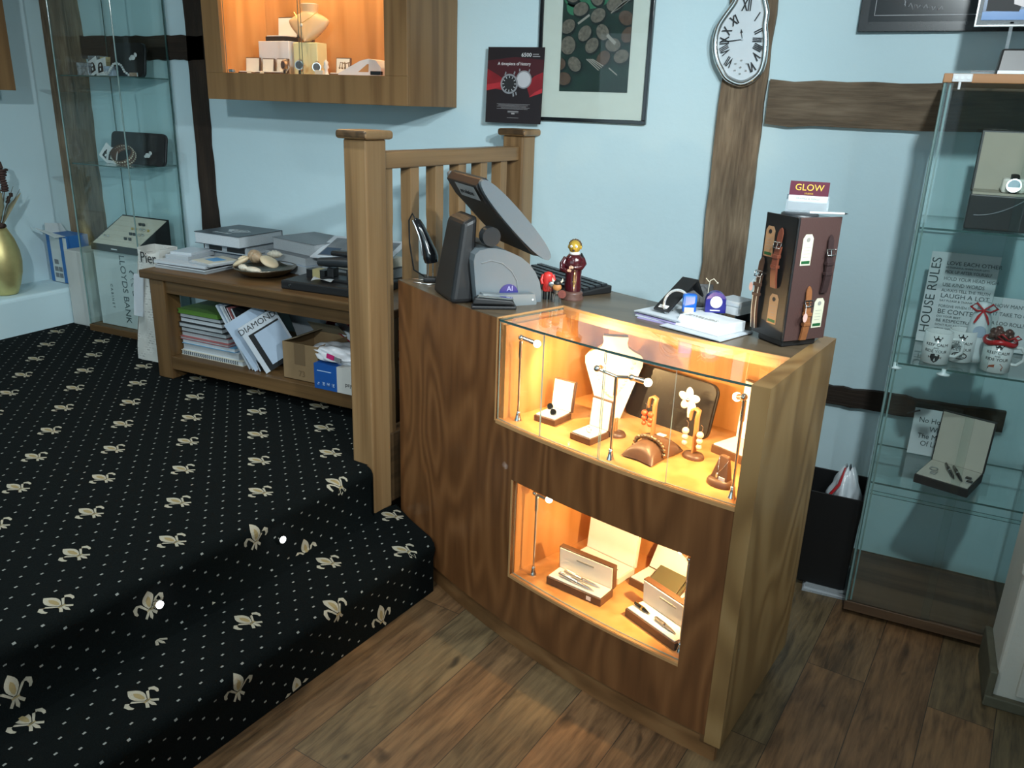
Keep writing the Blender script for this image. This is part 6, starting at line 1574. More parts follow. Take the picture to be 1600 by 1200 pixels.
# ================================================================== things on the back wall
def framed_print():
    t = thing('framed_picture', 'black framed photograph of ridged eggs and forks in a cream mount', 'picture', (-1.2015, WY - 0.022, 1.546))
    W, Hh, f = 0.453, 0.64, 0.014
    b = MB(); b.box(-W / 2, W / 2, 0, 0.02, 0, f).box(-W / 2, W / 2, 0, 0.02, Hh - f, Hh).box(-W / 2, -W / 2 + f, 0, 0.02, f, Hh - f).box(W / 2 - f, W / 2, 0, 0.02, f, Hh - f)
    b.build('frame', M_gloss, t, 0.0015)
    MB().box(-W / 2 + f, W / 2 - f, 0.008, 0.012, f, Hh - f).build('mount', mat('cream_mount', (0.60, 0.66, 0.60), 0.55), t)
    # print: a photograph, flat, of eggs on dark green
    px0, px1, pz0, pz1 = -0.1335, 0.1455, 0.112, 0.53
    mg = mat('dark_green_photo', (0.010, 0.028, 0.020), 0.35, noise=0.8, nscale=14)
    me = mat('ridged_egg_photo', (0.13, 0.115, 0.09), 0.35, noise=0.85, nscale=110); me2 = mat('brown_egg_photo', (0.09, 0.055, 0.036), 0.35, noise=0.7, nscale=110); mf = mat('fork_photo', (0.30, 0.28, 0.24), 0.3); mg2 = mat('bright_green_photo', (0.03, 0.16, 0.08), 0.35, noise=0.7, nscale=16); mbk = mat('shade_photo', (0.004, 0.009, 0.007), 0.35)
    b = MB(); b.box(px0, px1, 0.0065, 0.008, pz0, pz1, 0)
    def clipp(x, z): return (min(max(x, px0 + 0.001), px1 - 0.001), min(max(z, pz0 + 0.001), pz1 - 0.001))
    def ell(cx, cz, rx, rz, rot, mi, y):
        cx, cz = cx + 1.2015, cz - 1.546; P = []
        for k in range(24):
            a = 2 * PI * k / 24; u, v = rx * math.cos(a), rz * math.sin(a)
            x, z = clipp(cx + u * math.cos(rot) - v * math.sin(rot), cz + u * math.sin(rot) + v * math.cos(rot)); P.append((x, y, z))
        b.add(P, [tuple(range(24))], mi)
    rnd = random.Random(5)
    ell(-1.24, 1.985, 0.09, 0.035, 0, 4, 0.0063); ell(-1.29, 1.96, 0.03, 0.03, 0, 4, 0.0063)
    eggs = [(-1.262, 1.951), (-1.191, 1.928), (-1.31, 1.891), (-1.241, 1.866), (-1.306, 1.824), (-1.209, 1.824), (-1.169, 1.87), (-1.125, 1.826), (-1.068, 1.861), (-1.089, 1.786), (-1.16, 1.779), (-1.276, 1.757), (-1.318, 1.704), (-1.08, 1.918), (-1.343, 1.757), (-1.13, 1.965), (-1.20, 1.99), (-1.30, 2.0), (-1.09, 2.0), (-1.25, 2.04), (-1.14, 2.05)]
    for i, (x, z) in enumerate(eggs):
        rot = rnd.uniform(-1, 1)
        ell(x + 0.003, z - 0.004, 0.034, 0.028, rot, 5, 0.0060 - i * 1e-5); ell(x, z, 0.030, 0.0235, rot, 2 if i in (8, 10, 12, 13, 14) else 1, 0.0057 - i * 1e-5)
        if i == 4: ell(x, z, 0.033, 0.036, 0, 5, 0.00552); ell(x, z, 0.030, 0.033, 0, 1, 0.0055)
    def line(x0, z0, x1, z1, w):
        x0 += 1.2015; x1 += 1.2015; z0 -= 1.546; z1 -= 1.546; d = Vector((x1 - x0, 0, z1 - z0)).normalized(); q = Vector((-d.z, 0, d.x)) * w
        P = [clipp(p[0], p[1]) for p in ((x0 + q.x, z0 + q.z), (x1 + q.x, z1 + q.z), (x1 - q.x, z1 - q.z), (x0 - q.x, z0 - q.z))]
        b.add([(p[0], 0.0050, p[1]) for p in P], [(0, 1, 2, 3)], 3)
    for k in range(4): line(-1.228 + 0.008 * k, 1.776 - 0.004 * k + 0.004 * k, -1.175 + 0.006 * k, 1.742 - 0.006 + 0.005 * k, 0.0018)
    line(-1.135, 1.745, -1.10, 1.72, 0.002); line(-1.15, 1.86, -1.115, 1.83, 0.006); line(-1.27, 1.90, -1.225, 1.93, 0.004)
    for k in range(4): line(-1.14 + 0.01 * k, 1.935 + 0.006 * k, -1.09 + 0.01 * k, 1.975 + 0.004 * k, 0.0022)
    b.build('photograph', [mg, me, me2, mf, mg2, mbk], t)
    MB().box(-W / 2 + f, W / 2 - f, 0.003, 0.0045, f, Hh - f).build('glass', glass('picture_glass', (0.98, 0.99, 0.99), 0.018), t)
framed_print()
def poster():
    t = thing('showcard', 'dark red watch showcard standing on the far newel post', 'poster', (-1.520, 3.105, 1.531), R_(2))
    W, Hh = 0.243, 0.286
    b = MB(); tl = -R_(3); b.at((0, 0, 0), 0, tl); b.box(-W / 2, W / 2, 0, 0.004, 0, Hh); b.build('card', mat('black_card_print', (0.012, 0.006, 0.008), 0.4), t)
    def at(x, z, y=-0.0006): return Matrix.Rotation(tl, 4, 'X') @ Vector((x, y, z))
    mr = mat('red_silk_print', (0.22, 0.008, 0.014), 0.4, noise=0.7, nscale=14); mr2 = mat('bright_red_print', (0.42, 0.02, 0.03), 0.4, noise=0.4, nscale=20); md = mat('deep_red_print', (0.055, 0.006, 0.010), 0.4)
    b = MB(); b.at((0, 0, 0), 0, tl)
    def poly(P, mi, y): b.add([(x, y, z) for x, z in P], [tuple(range(len(P)))], mi)
    W2 = W / 2
    poly([(-W2, 0.15), (-0.03, 0.17), (0.03, 0.17), (W2, 0.19), (W2, 0.24), (0.0, 0.25), (-W2, 0.235)], 2, -0.0003)
    poly([(-W2, 0.205), (-0.07, 0.18), (-0.02, 0.150), (-0.05, 0.125), (-W2, 0.135)], 0, -0.0005); poly([(-W2, 0.145), (-0.06, 0.155), (-0.06, 0.135), (-W2, 0.122)], 1, -0.0007)
    poly([(W2, 0.195), (0.085, 0.180), (0.05, 0.15), (0.07, 0.10), (W2, 0.13)], 0, -0.0005); poly([(W2, 0.135), (0.09, 0.12), (0.066, 0.100), (W2, 0.118)], 1, -0.0007)
    b.build('red_artwork', [mr, mr2, md], t)
    mw = mat('white_print', (0.72, 0.72, 0.74), 0.5)
    for s, size, x, z, sx in (('6500', 0.020, 0.046, 0.257, 1.1), ('A timepiece of history', 0.0175, -0.005, 0.224, 0.9)):
        lettering('printed_words', s, size, mw, t, at(x, z), (PI / 2 + tl, 0, 0), sx=sx)
    b = MB(); b.at((0, 0, 0), 0, tl)
    for k in range(5): b.box(-0.072 + 0.006 * k * (k % 2), 0.072 - 0.008 * (k % 3), -0.0007, 0, 0.072 - 0.0045 * k, 0.0732 - 0.0045 * k)
    b.box(-0.024, 0.024, -0.0007, 0, 0.0435, 0.0465).box(-0.024, 0.024, -0.0007, 0, 0.040, 0.041).box(-0.007, 0.007, -0.0007, 0, 0.034, 0.040).box(-0.025, 0.025, -0.0007, 0, 0.020, 0.0212); b.build('printed_lines', mat('grey_print', (0.30, 0.29, 0.30), 0.5), t)
    b = MB(); b.at((0, 0, 0), 0, tl)
    for zz, xe in ((0.2585, 0.098), (0.2505, 0.104)):
        q = MB(); q.at((0, 0, 0), 0, tl); q.box(0.073, xe, -0.0007, 0, zz, zz + 0.003); q.build('printed_line', MATS['grey_print'], t)
    def disc(x, z, r, mi, y): b.add([(x + r * math.cos(2 * PI * k / 28), y, z + r * math.sin(2 * PI * k / 28)) for k in range(28)], [tuple(range(28))], mi)
    disc(0.040, 0.166, 0.034, 1, -0.0008); disc(0.040, 0.166, 0.029, 0, -0.0010)
    disc(-0.022, 0.149, 0.038, 1, -0.0012); disc(-0.022, 0.149, 0.031, 2, -0.0014)
    for k in range(12):
        a = 2 * PI * k / 12; x, z = -0.022 + 0.026 * math.cos(a), 0.149 + 0.026 * math.sin(a); d = (math.cos(a) * 0.004, math.sin(a) * 0.004); q = (-math.sin(a) * 0.0014, math.cos(a) * 0.0014)
        b.add([(x - d[0] - q[0], -0.0016, z - d[1] - q[1]), (x + d[0] - q[0], -0.0016, z + d[1] - q[1]), (x + d[0] + q[0], -0.0016, z + d[1] + q[1]), (x - d[0] + q[0], -0.0016, z - d[1] + q[1])], [(0, 1, 2, 3)], 0)
    for P in ([(-0.023, 0.149), (-0.010, 0.158), (-0.009, 0.1565), (-0.021, 0.1475)], [(-0.0235, 0.1475), (-0.034, 0.160), (-0.0325, 0.161), (-0.021, 0.149)], [(-0.045, 0.182), (-0.040, 0.196), (-0.036, 0.192), (-0.038, 0.184)], [(-0.006, 0.186), (-0.002, 0.197), (0.003, 0.194), (-0.001, 0.183)], [(-0.006, 0.113), (-0.004, 0.10), (0.002, 0.103), (0.0, 0.116)], [(0.005, 0.118), (0.010, 0.105), (0.014, 0.110), (0.010, 0.120)], [(0.018, 0.195), (0.018, 0.206), (0.023, 0.206), (0.024, 0.198)], [(0.058, 0.196), (0.062, 0.206), (0.066, 0.203), (0.063, 0.193)]): b.add([(x, -0.0013, z) for x, z in P], [(0, 1, 2, 3)], 1)
    b.build('watch_picture', [mat('silver_print', (0.50, 0.51, 0.54), 0.4), mat('dark_silver_print', (0.24, 0.25, 0.27), 0.4), M_ink], t)
    b = MB(); b.hexa([(-0.03, 0.004, 0.0), (0.03, 0.004, 0), (0.03, 0.035, 0), (-0.03, 0.035, 0), (-0.01, 0.015, 0.18), (0.01, 0.015, 0.18), (0.01, 0.018, 0.18), (-0.01, 0.018, 0.18)]); b.build('card_strut', M_carton, t)
poster()
def clock():
    t = thing('wall_clock', 'silver wall clock with a wavy sagging oval case and roman numerals', 'clock', (-0.642, WY - 0.022, 1.842))
    pts = [(-0.636, 1.685), (-0.682, 1.703), (-0.708, 1.733), (-0.733, 1.775), (-0.745, 1.83), (-0.738, 1.882), (-0.72, 1.917), (-0.701, 1.945), (-0.686, 1.969), (-0.676, 2.0), (-0.655, 2.025), (-0.625, 2.03), (-0.595, 2.01), (-0.578, 1.967), (-0.567, 1.931), (-0.568, 1.891), (-0.56, 1.846), (-0.556, 1.797), (-0.557, 1.756), (-0.568, 1.722), (-0.6, 1.694)]
    P = [Vector((x + 0.642, 0, z - 1.842)) for x, z in pts]; n = len(P)
    sm = []
    for i in range(n):
        for k in range(4):
            u = k / 4; a, b_, c, d = P[i - 1], P[i], P[(i + 1) % n], P[(i + 2) % n]
            sm.append(0.5 * ((2 * b_) + (c - a) * u + (2 * a - 5 * b_ + 4 * c - d) * u * u + (3 * b_ - a - 3 * c + d) * u ** 3))
    cen = sum(sm, Vector()) / len(sm)
    rim = [cen + (p - cen) * 0.93 for p in sm]
    MB().tube([(p.x, -0.012, p.z) for p in rim], 0.011, 12, closed=True).build('case_rim', M_chrome, t)
    ins = [cen + (p - cen) * 0.86 for p in sm]; m = len(ins)
    b = MB(); b.add([(cen.x, -0.020, cen.z)] + [(p.x, -0.014, p.z) for p in ins], [(0, 1 + i, 1 + (i + 1) % m) for i in range(m)], 0, True)
    b.build('dial', mat('pearl_dial', (0.64, 0.70, 0.74), 0.3), t)
    b = MB(); b.add([(cen.x + (p.x - cen.x) * 0.95, -0.004, cen.z + (p.z - cen.z) * 0.95) for p in sm], [tuple(range(m))]); b.add([(p.x, 0.0, p.z) for p in ins], [tuple(range(m))]); b.build('case_back', M_steel, t)
    num = {'XII': (-0.640, 1.950), 'XI': (-0.676, 1.902), 'X': (-0.697, 1.869), 'IX': (-0.702, 1.838), 'VIII': (-0.698, 1.809), 'VII': (-0.680, 1.771), 'I': (-0.601, 1.913), 'II': (-0.591, 1.868), 'III': (-0.593, 1.841), 'IIII': (-0.588, 1.817), 'V': (-0.590, 1.790), 'VI': (-0.600, 1.755)}
    for s, (x, z) in num.items():
        d = Vector((x + 0.642, z - 1.842)); a = math.atan2(d.y, d.x) - PI / 2
        sz = 0.043 if s != 'XII' else 0.054
        lt = lettering('numeral', s, sz, M_ink, t, (x + 0.642, -0.0195, z - 1.842), (0, 0, 0), sx=0.5 if len(s) > 2 else 0.6, bold=0.0012)
        lt.rotation_euler = (Matrix.Rotation(-a, 4, 'Y') @ Matrix.Rotation(PI / 2, 4, 'X')).to_euler()
    b = MB(); b.tube([(0, -0.0215, 0), (-0.006, -0.0215, 0.022)], 0.0012, 6).add([(-0.010, -0.0215, 0.020), (-0.001, -0.0215, 0.022), (-0.008, -0.0215, 0.034)], [(0, 1, 2)]); b.build('hour_hand', M_ink, t)
    b = MB(); b.tube([(0, -0.0225, 0), (-0.03, -0.0225, -0.004), (-0.076, -0.0225, -0.008)], [0.0012, 0.002, 0.0006], 6); b.build('minute_hand', M_ink, t)
    MB().tube([(0, -0.020, 0), (0, -0.024, 0)], 0.004, 14).build('hub', M_steel, t)
    sub = []
    for k in range(6):
        a = PI / 2 - k * PI / 3; x, z = 0.004 + 0.022 * math.cos(a), -0.090 + 0.022 * math.sin(a)
        lettering('subdial_numeral', ['60', '10', '20', '30', '40', '50'][k], 0.008, MATS['grey_ink'], t, (x, -0.0185, z))
    MB().tube([(0.004, -0.017, -0.09), (0.004, -0.0195, -0.09)], 0.003, 12).build('subdial_hub', MATS['grey_ink'], t)
clock()
def black_print():
    t = thing('framed_print', 'black framed print with a thin white line border and signature', 'picture', (-0.275, WY - 0.026, 1.866))
    MB().box(0, 0.48, 0, 0.024, 0, 0.45).build('frame', mat('black_frame', (0.012, 0.014, 0.016), 0.25), t, 0.002)
    MB().box(0.028, 0.452, -0.001, 0.0, 0.03, 0.42).build('print', mat('black_print_paper', (0.010, 0.014, 0.017), 0.22, 0, 0.35), t)
    b = MB(); b.box(0.045, 0.435, -0.0016, -0.001, 0.048, 0.0492).box(0.045, 0.0462, -0.0016, -0.001, 0.048, 0.41).box(0.4338, 0.435, -0.0016, -0.001, 0.048, 0.41); b.build('border_line', MATS['silver_print'], t)
    pts = [(0.13 + 0.0045 * k, -0.0016, 0.079 + 0.010 * math.sin(k * 1.9) * (1.6 if k in (0, 1, 5, 6) else 0.7) - 0.0005 * k) for k in range(26)]
    b = MB(); b.tube(pts, 0.0009, 5).tube([(0.128, -0.0016, 0.10), (0.133, -0.0016, 0.075)], 0.0009, 5); b.build('signature', MATS['silver_print'], t)
black_print()

# ================================================================== right-hand glass cabinet and its contents
glass_cabinet('glass_cabinet', 'tall glass cabinet with mugs and pen box behind the counter end', 0.012, 0.478, 2.657, 3.04, 0.02, 1.721, [0.492, 0.895, 1.305], wood('dull_brown_board', [(0.065, 0.035, 0.018), (0.12, 0.066, 0.034), (0.15, 0.085, 0.045)], 'X', 0.8, 12, 2.0, 0.5), 0.034, wood('orange_beech_board', [(0.38, 0.18, 0.07), (0.48, 0.24, 0.10)], 'X', 0.8, 14, 1.5, 0.45), 0.24)
cab = [o for o in bpy.data.objects if o.name.startswith('glass_cabinet')][-1]
b = MB(); b.box(0.016, 0.064, -0.012, -0.006, 1.679, 1.700); hp = b.build('hinge_plate', M_white, cab, 0.002)
b = MB()
for x in (0.025, 0.040, 0.055): b.tube([(x, -0.012, 1.689), (x, -0.0132, 1.689)], 0.0042, 14)
b.build('screw', M_steel, hp); MB().cyl((0.036, -0.008, 1.660), (0.036, -0.008, 1.680), 0.0035).build('hinge_pin', M_white, hp)
for x, z in ((0.012, 0.869), (0.145, 0.869)):
    MB().at((x, 0.014, z), 0, 0).lathe([(0.0, -0.016), (0.017, -0.014), (0.019, -0.009), (0.006, -0.004), (0.006, 0.006), (0.0, 0.006)], n=18, sy=0.7).build('shelf_clip', mat('white_clip', (0.62, 0.72, 0.74), 0.35), cab)
for o in (0.012, 0.454):
    MB().box(o, o + 0.005, 0.010, 0.016, 0.034, 1.676).build('door_channel', M_edgelight, cab)
MB().pane(0.01, 0.456, 0.014, 0.02, 0.428, 0.440).build('glass_rail', [M_cabglass, M_edge], cab)
# house rules board
M_sign = mat('white_sign', (0.60, 0.66, 0.68), 0.5); M_sgt = mat('dark_teal_print', (0.035, 0.06, 0.065), 0.6)
def sign_board():
    t = thing('house_rules_sign', 'white plaque of HOUSE RULES leaning behind the mugs', 'sign', (0.072, 2.985, 0.897), R_(1)); tl = -R_(5)
    W, Hh = 0.20, 0.298
    b = MB(); b.at((0, 0, 0), 0, tl); b.box(0, W, 0, 0.005, 0, Hh); b.build('board', M_sign, t, 0.001)
    def put(s, x, z, size, sx=1.0, al='LEFT', rot=None, sp=1.0):
        l = lettering('printed_words', s, size, M_sgt, t, Matrix.Rotation(tl, 4, 'X') @ Vector((x, -0.0008, z)), (PI / 2 + tl, 0, 0), al, sx, spacing=sp)
        if rot: l.rotation_euler = (Matrix.Rotation(tl, 4, 'X') @ Matrix.Rotation(PI / 2, 4, 'X') @ Matrix.Rotation(PI / 2, 4, 'Z')).to_euler()
    put('HOUSE RULES', 0.020, 0.155, 0.040, 1.0, 'CENTER', True)
    lines = [('LOVE EACH OTHER', 0.018, 0.264, 1.0), ('BE THANKFUL, SHARE YOUR GIFTS', 0.008, 0.250, 1.0), ('PICK UP AFTER YOURSELF', 0.0145, 0.236, 0.8), ('HOLD YOUR HEAD HIGH', 0.016, 0.214, 0.86), ('USE KIND WORDS', 0.017, 0.194, 0.86), ('ALWAYS TELL THE TRUTH', 0.0145, 0.176, 0.82), ('LAUGH A LOT', 0.020, 0.158, 1.1), ('SAY PLEASE & THANK YOU', 0.0095, 0.142, 1.05), ('FORGIVE WHEN IT HURTS', 0.012, 0.124, 0.95), ('BE CONTENT', 0.021, 0.106, 1.05), ('DO YOUR BEST', 0.0085, 0.090, 1.2), ('BE RESPECTFUL', 0.014, 0.076, 1.1), ("DON'T PLAY BALL INSIDE", 0.009, 0.062, 1.0), ('KEEP YOUR PROMISES', 0.016, 0.046, 0.8), ('TRY NEW THINGS', 0.009, 0.03, 1.0)]
    for s, size, z, sx in lines: put(s, 0.048, z, size, sx)
sign_board()
t = thing('wall_sign', 'white plaque asking how many men behind the ribboned mug', 'sign', (0.272, 2.99, 0.897), R_(0)); tl = -R_(5)
b = MB(); b.at((0, 0, 0), 0, tl); b.box(0, 0.19, 0, 0.005, 0, 0.172); b.build('board', M_sign, t, 0.001)
for s, z in (('HOW MANY MEN DOES', 0.145), ('IT TAKE TO CHANGE', 0.118), ('A LOO ROLL?', 0.088)):
    lettering('printed_words', s, 0.017, M_sgt, t, Matrix.Rotation(tl, 4, 'X') @ Vector((0.008, -0.0008, z)), (PI / 2 + tl, 0, R_(0)), 'LEFT', 0.9)
M_mug = mat('white_glazed_mug', (0.66, 0.70, 0.70), 0.15, 0, 0.6, coat=0.3)
M_redribbon = mat('red_ribbon', (0.45, 0.015, 0.02), 0.3)
def mug(lab, loc, rz, badge):
    t = thing('mug', lab, 'mug', loc, R_(rz))
    R, Hh = 0.0395, 0.098
    MB().lathe([(0.0, 0.002), (0.034, 0.0), (R, 0.004), (R, Hh), (R - 0.004, Hh), (R - 0.004, 0.008), (0.0, 0.008)], n=36).build('cup', M_mug, t)
    MB().tube([(R - 0.002, 0, 0.078), (R + 0.018, 0, 0.080), (R + 0.030, 0, 0.064), (R + 0.029, 0, 0.042), (R + 0.014, 0, 0.026), (R - 0.002, 0, 0.026)], 0.0052, 10).build('handle', M_mug, t)
    def cyl(x, z, rr=0.0006): a = -PI / 2 + x / R; return ((R + rr) * math.cos(a), (R + rr) * math.sin(a), z)
    def wrap(lt):
        me = lt.data
        for v in me.vertices:
            p = lt.matrix_basis @ v.co; v.co = Vector(cyl(p.x, p.z, 0.0006 if v.co.z > 0 else 0.0))
        lt.matrix_basis = Matrix()
    for s, z, size in (('KEEP CALM', 0.063, 0.0125), ('AND', 0.053, 0.007), ('RIDE YOUR', 0.043, 0.0125)):
        wrap(lettering('printed_words', s, size, M_ink, t, (0, 0, z), (PI / 2, 0, 0), sx=1.0))
    b = MB()   # little crown
    def patch(P): b.add([cyl(x, z) for x, z in P], [tuple(range(len(P)))])
    patch([(-0.008, 0.074), (0.008, 0.074), (0.008, 0.077), (-0.008, 0.077)])
    patch([(-0.008, 0.078), (0.008, 0.078), (0.011, 0.085), (0.006, 0.082), (0.0, 0.088), (-0.006, 0.082), (-0.011, 0.085)])
    for x, z in ((-0.011, 0.0865), (0, 0.0895), (0.011, 0.0865)): patch([(x - 0.0018, z - 0.0018), (x + 0.0018, z - 0.0018), (x + 0.0018, z + 0.0018), (x - 0.0018, z + 0.0018)])
    b.build('crown_print', M_ink, t)
    if badge == 'shield':
        b = MB()
        def patch2(P, mi): b.add([cyl(x, z, 0.0006 + 0.0003 * mi) for x, z in P], [tuple(range(len(P)))], mi)
        patch2([(-0.012, 0.034), (-0.005, 0.036), (0.005, 0.036), (0.012, 0.034), (0.013, 0.024), (0.008, 0.014), (0.0, 0.008), (-0.008, 0.014), (-0.013, 0.024)], 0)
        patch2([(-0.018, 0.021), (0.018, 0.021), (0.018, 0.028), (-0.018, 0.028)], 0); patch2([(-0.014, 0.0225), (0.014, 0.0225), (0.014, 0.0265), (-0.014, 0.0265)], 1)
        b.build('badge_print', [M_ink, mat('dark_orange_print', (0.25, 0.07, 0.02), 0.5)], t)
    elif badge == 'oval':
        b = MB(); b.tube([cyl(0.020 * math.cos(a), 0.024 + 0.010 * math.sin(a)) for a in [2 * PI * k / 24 for k in range(24)]], 0.0014, 6, closed=True); b.build('badge_print', M_ink, t)
        wrap(lettering('badge_words', 'BMC', 0.014, M_ink, t, (0, 0, 0.024), (PI / 2, 0, 0)))
    else:
        b = MB()
        b.add([cyl(x, z) for x, z in ((-0.020, 0.018), (-0.006, 0.020), (0.016, 0.014), (0.020, 0.022), (0.012, 0.032), (-0.006, 0.028), (-0.018, 0.024))], [tuple(range(7))], 0)
        b.add([cyl(x, z, 0.0009) for x, z in ((-0.020, 0.014), (0.018, 0.010), (0.018, 0.015), (-0.020, 0.019))], [(0, 1, 2, 3)], 1)
        b.build('badge_print', [mat('rust_print', (0.30, 0.07, 0.03), 0.5), M_ink], t)
    return t
mug('white mug with shield badge standing nearest the cabinet door edge', (0.128, 2.735, 0.8955), -3, 'shield')
mug('white mug with oval badge half hidden behind the shield badge mug', (0.196, 2.80, 0.8955), -3, 'oval')
mug('white mug full of wrapped sweets with a red ribbon round its top', (0.290, 2.735, 0.8955), -3, 'bike')
t = thing('sweet_bag', 'clear bag of dark sweets with a red ribbon in the white mug', 'sweets', (0.290, 2.735, 0.8955 + 0.09))
b = MB(); rnd = random.Random(2)
for k in range(16): b.ball((rnd.uniform(-.024, .024), rnd.uniform(-.024, .024), 0.01 + rnd.uniform(0, 0.022)), 0.011, 0, 10, 8)
b.build('sweets', mat('chocolate_wrap', (0.14, 0.07, 0.06), 0.25, 0.3, noise=0.5, nscale=60), t)
b = MB(); b.tube([(0.041 * math.cos(a), 0.041 * math.sin(a), 0.002 + 0.004 * math.sin(3 * a)) for a in [2 * PI * k / 30 for k in range(30)]], 0.006, 8, closed=True, flat=1.3)
for s in (-1, 1): b.tube([(0.018, -0.030, 0.014), (0.018 + 0.02 * s, -0.035, 0.030), (0.018 + 0.03 * s, -0.03, 0.022), (0.018 + 0.012 * s, -0.034, 0.010)], [0.003, 0.007, 0.006, 0.003], 8, flat=0.4)
b.build('ribbon', M_redribbon, t)
t = thing('gift_bag', 'white gift pouch tied with a red bow between the mugs', 'gift bag', (0.236, 2.82, 0.8955))
MB().lathe([(0.0, 0), (0.028, 0.0), (0.034, 0.02), (0.034, 0.09), (0.028, 0.14), (0.016, 0.165), (0.020, 0.185), (0.0, 0.187)], n=24).build('pouch', M_sign, t)
b = MB()
for s in (-1, 1): b.tube([(0, -0.018, 0.165), (0.022 * s, -0.022, 0.185), (0.036 * s, -0.020, 0.172), (0.018 * s, -0.022, 0.160), (0, -0.018, 0.163)], [0.004, 0.008, 0.008, 0.006, 0.004], 8, flat=0.45).tube([(0, -0.02, 0.163), (0.012 * s, -0.028, 0.145), (0.020 * s, -0.03, 0.125)], [0.003, 0.006, 0.004], 8, flat=0.35)
b.build('bow', M_redribbon, t)
b = MB(); b.tube([(0, -0.0335, 0.10), (0, -0.0355, 0.10)], 0.018, 20); b.build('round_label', M_cov['pale'], t)
# pen box, hanging plaque
t = open_box('pen_case', 'large open black case with a pen set on the low glass shelf', 'box', (0.140, 2.735, 0.4925), -17, 0.160, 0.165, 0.028, 0.175, 6, M_black, mat('grey_cream_lining', (0.50, 0.47, 0.40), 0.7))
CT = Matrix.Translation((0.140, 2.735, 0.4925)) @ Matrix.Rotation(R_(-17), 4, 'Z')
for lab, x, y in (('black fountain pen in the large open black case, closer to its hinge side', 0.080, 0.085), ('black rollerball pen in the large open black case, closer to the square cufflinks', 0.105, 0.080)):
    p = CT @ Vector((x, y, 0.039)); pen(lab, p, -17 - 62, 2, 0.115, M_gloss, M_chrome)
for lab, x, y in (('square dark cufflink in the large open black case, nearer its hinge', 0.138, 0.075), ('square dark cufflink in the large open black case, nearer its front', 0.148, 0.048)):
    p = CT @ Vector((x, y, 0.033)); t = thing('square_cufflink', lab, 'cufflink', p, R_(-17)); MB().box(-0.008, 0.008, -0.008, 0.008, 0, 0.006).build('face', M_gloss, t, 0.001); MB().box(-0.0095, 0.0095, -0.0095, 0.0095, -0.001, 0.003).build('mount', M_steel, t, 0.001)
p = CT @ Vector((0.035, 0.075, 0.033)); t = thing('key_ring', 'silver key ring and fob in the large open black case', 'key ring', p, R_(-17))
MB().tube([(0.012 * math.cos(a), 0.012 * math.sin(a), 0.002) for a in [2 * PI * k / 20 for k in range(20)]], 0.0016, 6, closed=True).build('ring', M_steel, t); MB().box(0.0, 0.018, -0.045, -0.014, 0, 0.004).build('fob', M_steel, t, 0.002)
t = thing('hanging_plaque', 'white heart-patterned plaque partly hidden behind the large pen case', 'sign', (0.115, 2.992, 0.4935), R_(0)); tl = -R_(4)
b = MB(); b.at((0, 0, 0), 0, tl); b.box(0, 0.15, 0, 0.004, 0, 0.165); b.build('board', M_sign, t, 0.001)
for s, z, x in (('No Home', 0.125, 0.018), ('Without', 0.095, 0.055), ('The Mess', 0.068, 0.022), ('Of Life', 0.042, 0.035)):
    lettering('printed_words', s, 0.026, M_sgt, t, Matrix.Rotation(tl, 4, 'X') @ Vector((x, -0.0008, z)), (PI / 2 + tl, 0, 0), 'LEFT', 0.9)
MB().tube([(0.015, 0, 0.16), (-0.004, 0.004, 0.150), (-0.022, 0.004, 0.140)], 0.003, 6).build('ribbon_tie', M_charcoal, t)
# watch box on the top shelf
t = thing('watch_box', 'open black watch box with cream lining on the cabinet\'s upper shelf', 'box', (0.130, 2.715, 1.306), R_(-2))
MB().box(0, 0.16, 0, 0.14, 0, 0.098).build('base', M_blackfab, t, 0.004)
b = MB(); b.at((0, 0.14, 0.098), 0, -R_(6)); b.box(0, 0.16, 0, 0.022, 0, 0.175); b.build('lid', M_blackfab, t, 0.003)
b = MB(); b.at((0, 0.14, 0.098), 0, -R_(6)); b.box(0.008, 0.152, -0.003, 0, 0.006, 0.168); b.build('lid_lining', mat('oatmeal_lining', (0.45, 0.41, 0.33), 0.7), t)
MB().box(0.006, 0.154, 0.006, 0.136, 0.098, 0.104).build('pad', MATS['oatmeal_lining'], t)
b = MB(); b.tube([(0.02 + 0.01 * k, -0.001, 0.040 + 0.00035 * k * k) for k in range(14)], 0.003, 6, flat=0.6); b.build('grey_stripe', M_cov['grey'], t)
MB().box(0.075, 0.135, 0.03, 0.09, 0.104, 0.145).build('watch_cushion', M_satin, t, 0.008)
t = thing('wristwatch', 'wristwatch with black strap round a cream cushion in the watch box', 'watch', (0.235, 2.738, 1.306 + 0.125), R_(-2))
b = MB(); b.tube([(0, -0.004, 0), (0, -0.014, 0.002)], 0.019, 24); b.build('watch_case', M_steel, t)
b = MB(); b.tube([(0, -0.0142, 0.002), (0, -0.015, 0.002)], 0.0155, 24); b.build('dial', mat('ice_blue_dial', (0.55, 0.70, 0.80), 0.2), t)
b = MB(); b.tube([(0, -0.006, 0.018), (0, 0.012, 0.028), (0, 0.04, 0.028)], 0.011, 8, flat=0.3); b.tube([(0, -0.008, -0.018), (0, 0.0, -0.024)], 0.011, 8, flat=0.3); b.build('strap', M_black, t)
